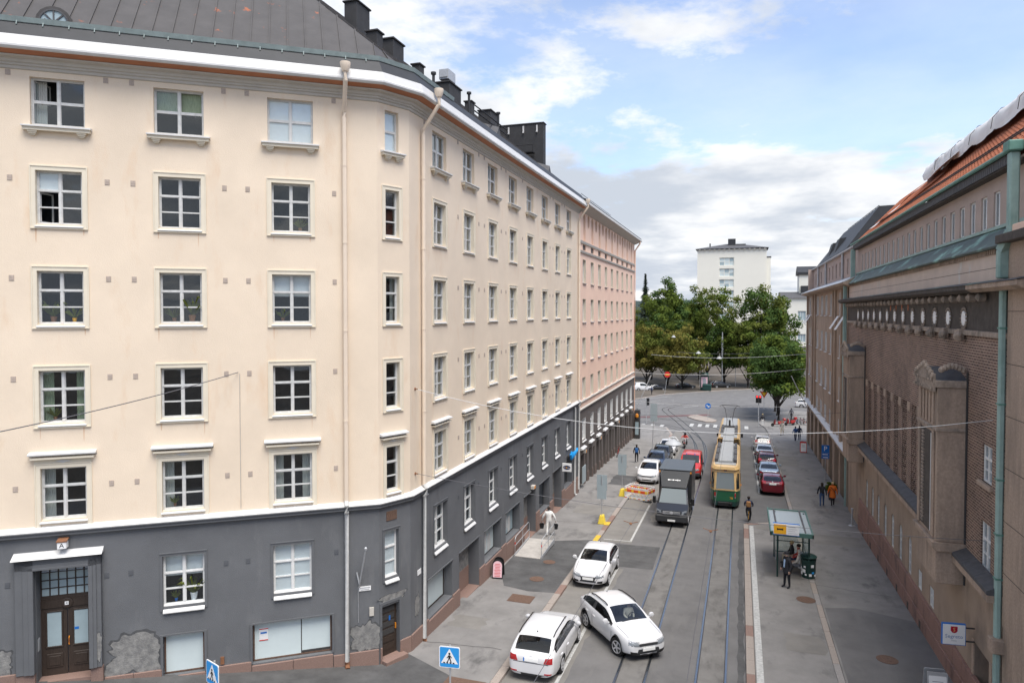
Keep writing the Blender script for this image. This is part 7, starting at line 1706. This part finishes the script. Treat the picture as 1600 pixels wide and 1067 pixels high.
# ================================================================ people and two-wheelers
def solid(nm, c, r=.75):
    if nm not in _M: mat(nm, c, r, .12, 9, coord='obj')
    return nm
for nm_, c_ in dict(c_white=(.74,.73,.70), c_black=(.022,.022,.026), c_suit=(.018,.019,.024), c_navy=(.02,.03,.07), c_jeans=(.04,.075,.16), c_orange=(.72,.16,.02), c_beige=(.48,.39,.27), c_cream=(.62,.58,.50), c_blue=(.03,.09,.25), c_bluepack=(.03,.12,.32), c_shirt=(.38,.52,.72), c_red=(.45,.05,.04), c_grey=(.16,.16,.17), hair_dark=(.03,.02,.015), hair_fair=(.50,.38,.20), hair_grey=(.42,.40,.37), c_brownpack=(.32,.16,.06), shoe_w=(.55,.55,.53)).items(): solid(nm_, c_)
def V3(*a): return Vector(a)
def stand(stride=.0, arm=.12, armsw=.25, lean=.0, wide=.10):
    """joint positions of a standing or walking figure, y forward, 1.75 m tall"""
    J = dict(pel=V3(0,0,.95), spine=V3(0,.01+lean*.4,1.13), chest=V3(0,.0+lean*.8,1.32), neck=V3(0,.01+lean,1.47), chin=V3(0,.04+lean*1.1,1.55), head=V3(0,.03+lean*1.15,1.64), crown=V3(0,.02+lean*1.15,1.71))
    for s, k in ((1,'r'),(-1,'l')):
        st = stride*s
        J['hip'+k] = V3(s*.095,0,.90); J['knee'+k] = V3(s*wide,st*.55+.03*abs(stride)*3,.50); J['ank'+k] = V3(s*wide,st-(.10 if st < 0 else 0)*abs(stride)*2,.09+(.06 if st < -.1 else 0)); J['toe'+k] = J['ank'+k]+V3(s*.02,.16,-.055)
        J['sh'+k] = V3(s*.175,lean,1.42); J['elb'+k] = V3(s*(.215+arm*.4),-armsw*st*.9+lean*.7-.02,1.14); J['wri'+k] = V3(s*(.22+arm*.6),-armsw*st*2+.08+lean*.6,.90); J['han'+k] = J['wri'+k]+V3(0,.02,-.07)
    return J
def sit():
    J = stand(); d = V3(0,0,-.47)
    for k in J:
        if k[:3] in ('pel','spi','che','nec','chi','hea','cro') or k[:2] == 'sh': J[k] = J[k]+d
    for s, k in ((1,'r'),(-1,'l')):
        J['hip'+k] = V3(s*.10,.02,.47); J['knee'+k] = V3(s*.13,.44,.50); J['ank'+k] = V3(s*.13,.42,.09); J['toe'+k] = V3(s*.14,.58,.035)
        J['elb'+k] = V3(s*.25,.06,.70); J['wri'+k] = V3(s*.14,.28,.58); J['han'+k] = V3(s*.10,.35,.57)
    return J
BONES = [('pel','spine','top'),('spine','chest','top'),('chest','neck','top'),('neck','chin','skin'),('chin','head','skin'),('head','crown','skin')]
RAD = dict(pel=(.155,.115),spine=(.145,.105),chest=(.165,.115),neck=(.062,.06),chin=(.075,.085),head=(.082,.098),crown=(.055,.065))
for k_ in 'rl':
    BONES += [('pel','hip'+k_,'bot'),('hip'+k_,'knee'+k_,'bot'),('knee'+k_,'ank'+k_,'bot'),('ank'+k_,'toe'+k_,'shoe'),('chest','sh'+k_,'top'),('sh'+k_,'elb'+k_,'top'),('elb'+k_,'wri'+k_,'top'),('wri'+k_,'han'+k_,'skin')]
    for j_, r_ in dict(hip=.098,knee=.066,ank=.05,toe=.038,sh=.078,elb=.054,wri=.042,han=.03).items(): RAD[j_+k_] = (r_,r_)
def person(label, M, J, top, bot, shoe='c_black', hair='hair_dark', long_hair=False, bulk=1.0, coat=0, scale=1.0, hood=None, cap=None, group=None):
    M = M @ Matrix.Scale(scale,4); root = thing('person',label,'person',M,group)
    names = list(J); idx = {n:i for i,n in enumerate(names)}
    me = bpy.data.meshes.new('body'); me.from_pydata([J[n] for n in names],[(idx[a],idx[b]) for a,b,_ in BONES],[])
    o = bpy.data.objects.new('tmp',me); COL.objects.link(o); md = o.modifiers.new('k','SKIN'); md.use_smooth_shade = True
    for n in names:
        sv = me.skin_vertices[0].data[idx[n]]; r = RAD[n]; b_ = bulk if n in ('pel','spine','chest') or n[:2] == 'sh' or n[:3] in ('elb','hip') else 1
        sv.radius = (r[0]*b_,r[1]*b_); sv.use_root = (n == 'pel')
    sb = o.modifiers.new('s','SUBSURF'); sb.levels = 1; sb.render_levels = 1
    ev = bpy.data.meshes.new_from_object(o.evaluated_get(bpy.context.evaluated_depsgraph_get())); bpy.data.objects.remove(o)
    mats = {'top':0,'bot':1,'shoe':2,'skin':3}; ev.materials.clear()
    for m_ in (top,bot,shoe,'skin'): ev.materials.append(MT(m_))
    segs = [(J[a],J[b],mats[r],max(RAD[a][0],RAD[b][0])) for a,b,r in BONES]
    for p in ev.polygons:
        c = p.center; best = 9; bm_ = 0
        for a,b,mi,r in segs:
            d = b-a; t = max(0,min(1,(c-a).dot(d)/max(1e-6,d.length_squared))); q = (a+d*t-c).length-r*.6
            if q < best: best = q; bm_ = mi
        p.material_index = bm_; p.use_smooth = True
    B = ob('body',ev,root,M)
    hd = J['head']; up = (J['crown']-J['chin']).normalized()
    h = MB(); h.lathe([(.02,-.02 if not long_hair else -.16),(.085,.0 if not long_hair else -.12),(.104,.03),(.108,.07),(.095,.115),(.05,.145),(.01,.15)],12,T(hd.x,hd.y-.022,hd.z-.035) @ Matrix.Scale(.92,4,(1,0,0)))
    h.build('hood' if hood else 'hair',hood or hair,root,M,smooth=True)
    f = MB(); f.prism([(hd.x-.012,hd.y+.085,hd.z-.03),(hd.x+.012,hd.y+.085,hd.z-.03),(hd.x,hd.y+.085,hd.z+.02)],(0,.03,-.006)); f.box(hd.x-.04,hd.x-.022,hd.y+.085,hd.y+.093,hd.z+.012,hd.z+.022,1).box(hd.x+.022,hd.x+.04,hd.y+.085,hd.y+.093,hd.z+.012,hd.z+.022,1).box(hd.x-.02,hd.x+.02,hd.y+.08,hd.y+.092,hd.z-.06,hd.z-.052,1); f.build('face',['skin','hair_dark'],root,M)
    if cap: c = MB(); c.lathe([(.112,.02),(.118,.06),(.10,.115),(.05,.135)],12,T(hd.x,hd.y-.01,hd.z)); c.prism([(hd.x-.08,hd.y+.08,hd.z+.035),(hd.x+.08,hd.y+.08,hd.z+.035),(hd.x+.05,hd.y+.18,hd.z+.02),(hd.x-.05,hd.y+.18,hd.z+.02)],(0,0,.015)); c.build('cap',cap,root,M,smooth=True)
    if coat: c = MB(); c.lathe([(.19*bulk,.95-coat),(.185*bulk,.95-coat*.5),(.165*bulk,.97),(.15*bulk,1.08)],14,Matrix.Scale(.75,4,(0,1,0))); c.build('coat_skirt',top,root,M,smooth=True)
    for s,k in ((1,'r'),(-1,'l')):      # hands: palm, four fingers, thumb
        w, e = J['wri'+k], J['han'+k]; d = (e-w).normalized(); sd = d.cross(V3(0,1,0) if abs(d.y) < .8 else V3(0,0,1)).normalized(); n_ = sd.cross(d); g = MB()
        g.bar(w,w+d*.09,.028,.075,up=n_)
        for q,ln in enumerate((.062,.074,.07,.054)): a = w+d*.085+n_*(.028-.0185*q); g.tube([a,a+d*ln*.55+sd*.004,a+d*ln*.95+sd*(.02 if s > 0 else .02)],[.009,.0085,.007],5)
        a = w+d*.02+n_*.035; g.tube([a,a+n_*.025+d*.02,a+n_*.03+d*.055],[.011,.010,.008],5); g.build('hand','skin',root,M,smooth=True)
    return root
def at(x, y, yaw, walk=True): return T(x,y,(walk_z if walk else road_z)(x,y)) @ RZ(yaw)
def backpack(root, col, J=None, z=1.22, y=-.20):
    M = WM[root.name]; MB().box(-.15,.15,y-.09,y+.08,z-.22,z+.22).box(-.11,.11,y-.15,y-.09,z-.18,z+.06).build('backpack',col,root,M,bevel=.05)
# painter in white overalls carrying two buckets
J = stand(.22,.34,.1)
pw = person('worker in white overalls walking away carrying two black buckets',at(-10.85,40.1,.25),J,'c_white','c_white','shoe_w','hair_dark',bulk=1.2)
mat('bucket_black',(.02,.021,.024),.5,0)
for s,k in ((1,'r'),(-1,'l')):
    p = WM[pw.name] @ J['han'+k]; M = T(p.x,p.y,p.z-.42); tb = thing('bucket','black bucket in the %s hand of the worker in white' % ('right' if s > 0 else 'left'),'bucket',M,'black buckets'); MB().lathe([(.02,0),(.11,.0),(.15,.26),(.155,.27),(.14,.265),(.10,.02)],14).build('pail','bucket_black',tb,M,smooth=True); MB().tube([(-.15,0,.26),(-.1,0,.36),(0,0,.41),(.1,0,.36),(.15,0,.26)],.008,5).build('handle','galv',tb,M)
bp = person('man in dark clothes with a blue backpack walking away on the left pavement',at(-9.32,66.5,.1),stand(.26),'c_black','c_black'); backpack(bp,'c_bluepack')
mn = person('man in dark suit, pale blue shirt and cap standing in front of the shelter',at(2.24,35.7,2.15),stand(.05,.15,0,wide=.12),'c_suit','c_suit',cap='c_suit',hair='hair_grey',bulk=1.22,coat=.2); M = WM[mn.name]; MB().prism([(-.055,.135,1.40),(.055,.135,1.40),(.045,.165,1.02),(-.045,.165,1.02)],(0,.012,0)).build('shirt','c_shirt',mn,M)
person('seated person in a pale hooded jacket at the near end of the shelter bench',T(2.98,37.95,walk_z(3,37.9)) @ RZ(1.2),sit(),'c_cream','c_grey',hood='c_cream',bulk=1.15)
person('seated person in beige trousers and dark top inside the shelter',T(2.72,39.5,walk_z(3,39.5)) @ RZ(1.7),sit(),'c_black','c_beige',hair='hair_fair')
person('seated person in dark clothes deepest in the shelter',T(3.02,39.0,walk_z(3,39)) @ RZ(1.5),sit(),'c_red','c_navy',bulk=1.1)
person('woman with dark hair, black jacket and blue jeans walking away on the right',at(5.66,53.9,-.1),stand(.24),'c_black','c_jeans','shoe_w','hair_dark',True)
wo = person('woman in a bright orange coat walking away beside the brick building',at(6.42,54.4,.05),stand(.22),'c_orange','c_black',hair='hair_fair',bulk=1.15,coat=.32); M = WM[wo.name]; MB().tube([(-.17,-.10,1.42),(0,-.155,1.22),(.17,-.14,1.0)],.018,5).build('bag_strap','c_black',wo,M)
person('pedestrian in a light beige coat on the right pavement beyond the parked cars',at(5.05,92.2,2.9),stand(.24),'c_cream','c_beige',hair='hair_fair',coat=.3)
person('pedestrian in a dark blue jacket near the brown building',at(6.25,87.4,.2),stand(.2),'c_blue','c_navy')
person('second pedestrian in blue walking just behind the other',at(6.75,88.3,.1),stand(.15),'c_navy','c_navy')
person('pedestrian in dark clothes under the street trees',at(7.3,110.2,.3),stand(.22),'c_grey','c_black')
person('pedestrian in black top and white trousers beside the red traffic light',at(3.0,100.2,.4),stand(.05),'c_black','c_white','shoe_w','hair_fair')
person('small distant figure in dark clothes at the left park corner',at(-17.4,146,.6),stand(.15),'c_navy','c_black')
# bicycles
def bicycle(label, M, frame, group=None, basket=False):
    t = thing('bicycle',label,'bicycle',M,group)
    for y in (-.52,.52):
        w = MB(); R = .34; w.tube([(0,y+R*cos(a),R+R*sin(a)) for a in [2*pi*k/20 for k in range(21)]],.02,6,caps=False); W = w.build('wheel','rubber',t,M); sp = MB()
        for k in range(9): a = 2*pi*k/9; sp.tube([(0,y,R),(0,y+R*.97*cos(a),R+R*.97*sin(a))],.004,3)
        sp.build('spokes','galv',W,M)
    f = MB(); bb, seat, head, rear, fr = (0,-.08,.30),(0,-.20,.78),(0,.36,.82),(0,-.52,.34),(0,.52,.34)
    for a,c in ((bb,seat),(bb,head),(seat,(0,.33,.74)),(rear,bb),(rear,(0,-.18,.66)),(head,fr),(head,(0,.33,.98))): f.tube([a,c],.018,6)
    f.build('frame',frame,t,M); MB().prism([(-.07,-.36,.86),(.07,-.36,.86),(.02,-.08,.87),(-.02,-.08,.87)],(0,0,.05)).tube([seat,(0,-.22,.87)],.014,5).build('saddle','black',t,M); MB().tube([(-.27,.22,1.02),(-.2,.32,1.0),(0,.34,.99),(.2,.32,1.0),(.27,.22,1.02)],.014,6).build('handlebar','black',t,M)
    MB().lathe([(.09,-.01),(.09,.01)],12,T(.03,-.08,.30) @ Matrix.Rotation(pi/2,4,'Y')).bar((.06,-.08,.30),(.06,.02,.16),.02,.02).bar((-.06,-.08,.30),(-.06,-.18,.44),.02,.02).box(.03,.12,-.02,.06,.14,.165).box(-.12,-.03,-.22,-.14,.43,.455).build('crankset','iron_dark',t,M)
    return t
J = stand(0,.1,0,.14); J.update(pel=V3(0,-.22,.98),spine=V3(0,-.14,1.14),chest=V3(0,-.02,1.30),neck=V3(0,.05,1.44),chin=V3(0,.10,1.51),head=V3(0,.09,1.60),crown=V3(0,.08,1.67))
for s,k in ((1,'r'),(-1,'l')):
    up_ = s > 0
    J['hip'+k]=V3(s*.10,-.20,.93); J['knee'+k]=V3(s*.13,.10 if not up_ else .0,.74 if not up_ else .55); J['ank'+k]=V3(s*.09,-.18 if not up_ else .0,.50 if not up_ else .22); J['toe'+k]=J['ank'+k]+V3(0,.14,-.05)
    J['sh'+k]=V3(s*.175,.03,1.38); J['elb'+k]=V3(s*.26,.16,1.18); J['wri'+k]=V3(s*.25,.25,1.05); J['han'+k]=V3(s*.245,.29,1.03)
Mc = T(.62,48.1,road_z(.62,48.1)) @ RZ(-.05); bicycle('yellow bicycle being ridden beside the tram track',Mc,'yellow_sign'); cy_ = person('cyclist in navy and white jacket with a brown backpack riding away',Mc,J,'c_navy','c_black','shoe_w'); MB().box(-.14,.14,-.36,-.15,1.08,1.46).build('backpack','c_brownpack',cy_,Mc,bevel=.05)
bicycle('bicycle leaning against the wall of the pink building',T(-11.6,69.2,walk_z(-11.6,69.2)) @ RZ(.05) @ Matrix.Rotation(.12,4,'Y'),'c_red')
for i in range(6): bicycle('bicycle in the rack under the street trees, %s' % ('nearest to the scooters','second from the scooters','third from the scooters','third from the brown building','second from the brown building','nearest to the brown building')[i],T(6.7+.42*i,104.5+.3*(i % 2),walk_z(7,104.5)) @ RZ(.5+.1*i),('galv','c_black','c_blue','galv','c_red','c_black')[i],'bicycles parked in the rack')
bicycle('bicycle parked at the far left corner across the side street',T(-15.3,108,walk_z(-15.3,108)) @ RZ(1.2),'galv')
# red scooters
mat('scoot_red',(.36,.02,.018),.35,0,coat=.4)
def scooter(label, M):
    t = thing('motor_scooter',label,'scooter',M,'red scooters')
    for y in (-.58,.62): MB().lathe([(.1,-.05),(.22,-.05),(.24,0),(.22,.05),(.1,.05)],16,T(0,y,.24) @ Matrix.Rotation(pi/2,4,'Y')).build('wheel','rubber',t,M,smooth=True)
    b = MB(); b.prism([(-.16,-.95,.55),(-.16,-.85,.75),(-.16,-.1,.72),(-.16,-.12,.32),(-.16,-.3,.28),(-.16,-.75,.38)],(.32,0,0)); b.build('rear_body','scoot_red',t,M,bevel=.05); MB().box(-.18,.18,-.15,.32,.26,.32).build('footboard','black',t,M); MB().prism([(-.2,.30,.28),(-.2,.42,.28),(-.2,.36,.92),(-.2,.27,.92)],(.4,0,0)).build('leg_shield','scoot_red',t,M,bevel=.04); MB().tube([(0,.62,.24),(0,.36,.95)],.035,6).tube([(-.3,.2,1.03),(0,.34,1.0),(.3,.2,1.03)],.02,6).build('fork','iron_dark',t,M); MB().box(-.14,.14,-.75,-.1,.75,.83).build('seat','black',t,M,bevel=.04); MB().box(-.19,.19,-1.15,-.8,.78,1.12).build('top_box','scoot_red',t,M,bevel=.06)
scooter('red scooter on the left under the street tree',T(4.9,101.2,walk_z(4.9,101.2)) @ RZ(1.9)); scooter('red scooter on the right under the street tree',T(6.6,103.0,walk_z(6.6,103)) @ RZ(2.2))
# motorcycle with rider, coming towards the viewer
Mm = T(-5.7,78.4,road_z(-5.7,78.4)) @ RZ(pi); t = thing('motorcycle','white and red motorcycle coming towards the viewer on the left track','motorcycle',Mm)
for y in (-.68,.72): MB().lathe([(.16,-.06),(.29,-.06),(.32,0),(.29,.06),(.16,.06)],18,T(0,y,.32) @ Matrix.Rotation(pi/2,4,'Y')).build('wheel','rubber',t,Mm,smooth=True)
MB().box(-.14,.14,-.3,.35,.3,.62).build('engine','iron_dark',t,Mm,bevel=.04); b = MB(); b.prism([(-.15,-.05,.72),(-.15,.40,.78),(-.15,.36,.98),(-.15,.0,.88)],(.3,0,0)); b.build('tank','car_white',t,Mm,bevel=.05); MB().prism([(-.12,-.85,.82),(-.12,0,.80),(-.12,0,.72),(-.12,-.8,.74)],(.24,0,0)).build('seat','black',t,Mm,bevel=.03); MB().prism([(-.17,.42,.75),(.17,.42,.75),(.13,.48,1.12),(-.13,.48,1.12)],(0,.08,0)).build('fairing','car_white',t,Mm,bevel=.03); MB().lathe([(.09,0),(.09,.05)],12,T(0,.56,.92) @ Matrix.Rotation(-pi/2,4,'X')).build('headlight','headlamp',t,Mm); MB().tube([(-.06,.72,.32),(-.08,.45,1.0)],.03,6).tube([(.06,.72,.32),(.08,.45,1.0)],.03,6).tube([(-.38,.26,1.1),(0,.4,1.05),(.38,.26,1.1)],.018,6).build('fork','alloy',t,Mm); MB().prism([(-.09,.45,.62),(.09,.45,.62),(.07,1.0,.66),(-.07,1.0,.66)],(0,0,.03)).build('mudguard','p_vanred',t,Mm)
J = sit(); d_ = V3(0,-.22,.33)
for k in list(J): J[k] = J[k]+d_
for s,k in ((1,'r'),(-1,'l')): J['knee'+k]=V3(s*.24,.18,.66); J['ank'+k]=V3(s*.2,-.1,.36); J['toe'+k]=V3(s*.2,.06,.3); J['elb'+k]=V3(s*.34,.05,1.12); J['wri'+k]=V3(s*.36,.22,1.12); J['han'+k]=V3(s*.36,.27,1.11)
rd = person('motorcyclist in red and dark clothes with a black helmet',Mm,J,'c_red','c_black',hood='c_black'); h_ = J['head']; MB().lathe([(.09,-.13),(.13,-.08),(.145,.0),(.13,.09),(.07,.14),(.01,.15)],14,T(h_.x,h_.y,h_.z)).build('helmet','black_gloss',rd,Mm,smooth=True)
# people in vehicles: seated figures in the truck cab
Mt = place(-4.08,48.3,pi)
for x,w in ((.42,'driver'),(-.42,'passenger')): person('truck %s in an orange top seen through the windscreen' % w,Mt @ T(x,1.05,.72),sit(),'c_orange','c_navy',scale=.92)
person('driver in a pale top at the wheel of the white crossover pulling out',place(-4.50,27.66,-(pi-atan2(.615,.79))) @ T(-.36,-.02,.30),sit(),'c_cream','c_navy',scale=.88)
# pot plants behind panes, planter by the doorway
def pot_plant(Mf, u, z, s, label, seed, m_='leaf_b', pot='rust', dep=.30):
    rnd = random.Random(seed); M = Mf @ T(u,dep,z); t = thing('potted_plant',label,'potted plant',M); MB().lathe([(.05*s,0),(.07*s,.12*s),(.075*s,.13*s)],10).build('pot',pot,t,M); b = MB()
    for k in range(26):
        a = rnd.uniform(0,6.28); l = rnd.uniform(.18,.42)*s; d = Vector((cos(a)*.8,sin(a)*.35,rnd.uniform(.5,1.3))).normalized(); w = d.orthogonal().normalized()*.022*s; p = Vector((0,0,.12*s)); q = p+d*l; e = q+Vector((d.x,d.y,-.3))*l*.4; b.add([p-w*.4,p+w*.4,q+w,q-w],[(0,1,2,3)]); b.add([q-w,q+w,e],[(0,1,2)])
    b.build('leaves',m_,t,M,fixn=False)
for u,z,s,lb,pt in ((-6.2,2.34,1.7,'spiky green plant in the white window beside the entrance','white_sign'),(-6.75,2.34,.7,'small plant at the left of the white window beside the entrance','blue_sign'),(-10.2,11.77,1.4,'plant in a brown pot in the middle-row window over the entrance','rust'),(-9.62,11.77,1.0,'plant in a yellow pot in the middle-row window over the entrance','yellow_sign'),(-6.15,11.77,1.7,'tall straw-coloured plant in the middle window of the third row','rust'),(-6.7,11.77,1.0,'bushy low plant in the middle window of the third row','rust'),(-2.65,14.9,1.0,'green plant in the right window of the second row','rust'),(-10.2,8.63,.8,'leafy plant in the window left of the crossing wire','rust'),(-6.75,5.56,.7,'small flowering plant in the middle window under a hood','rust'),(-3.25,11.77,.9,'plant in the right-hand window of the third row','rust')): pot_plant(ML,u,z,s,lb,int(abs(u)*100),pot=pt)
M = pole_M(6.6,56.5); t = thing('planter','dark green leafy plant in a tub by the doorway of the brown building','plant',M); MB().lathe([(.2,0),(.27,.5),(.28,.52)],14).build('tub','iron_dark',t,M); c = MB(); leaf_crown(c,0,0,.95,.45,.45,.5,350,.2,random.Random(3),1,12); c.build('leaves','leaf_a',t,M,fixn=False)
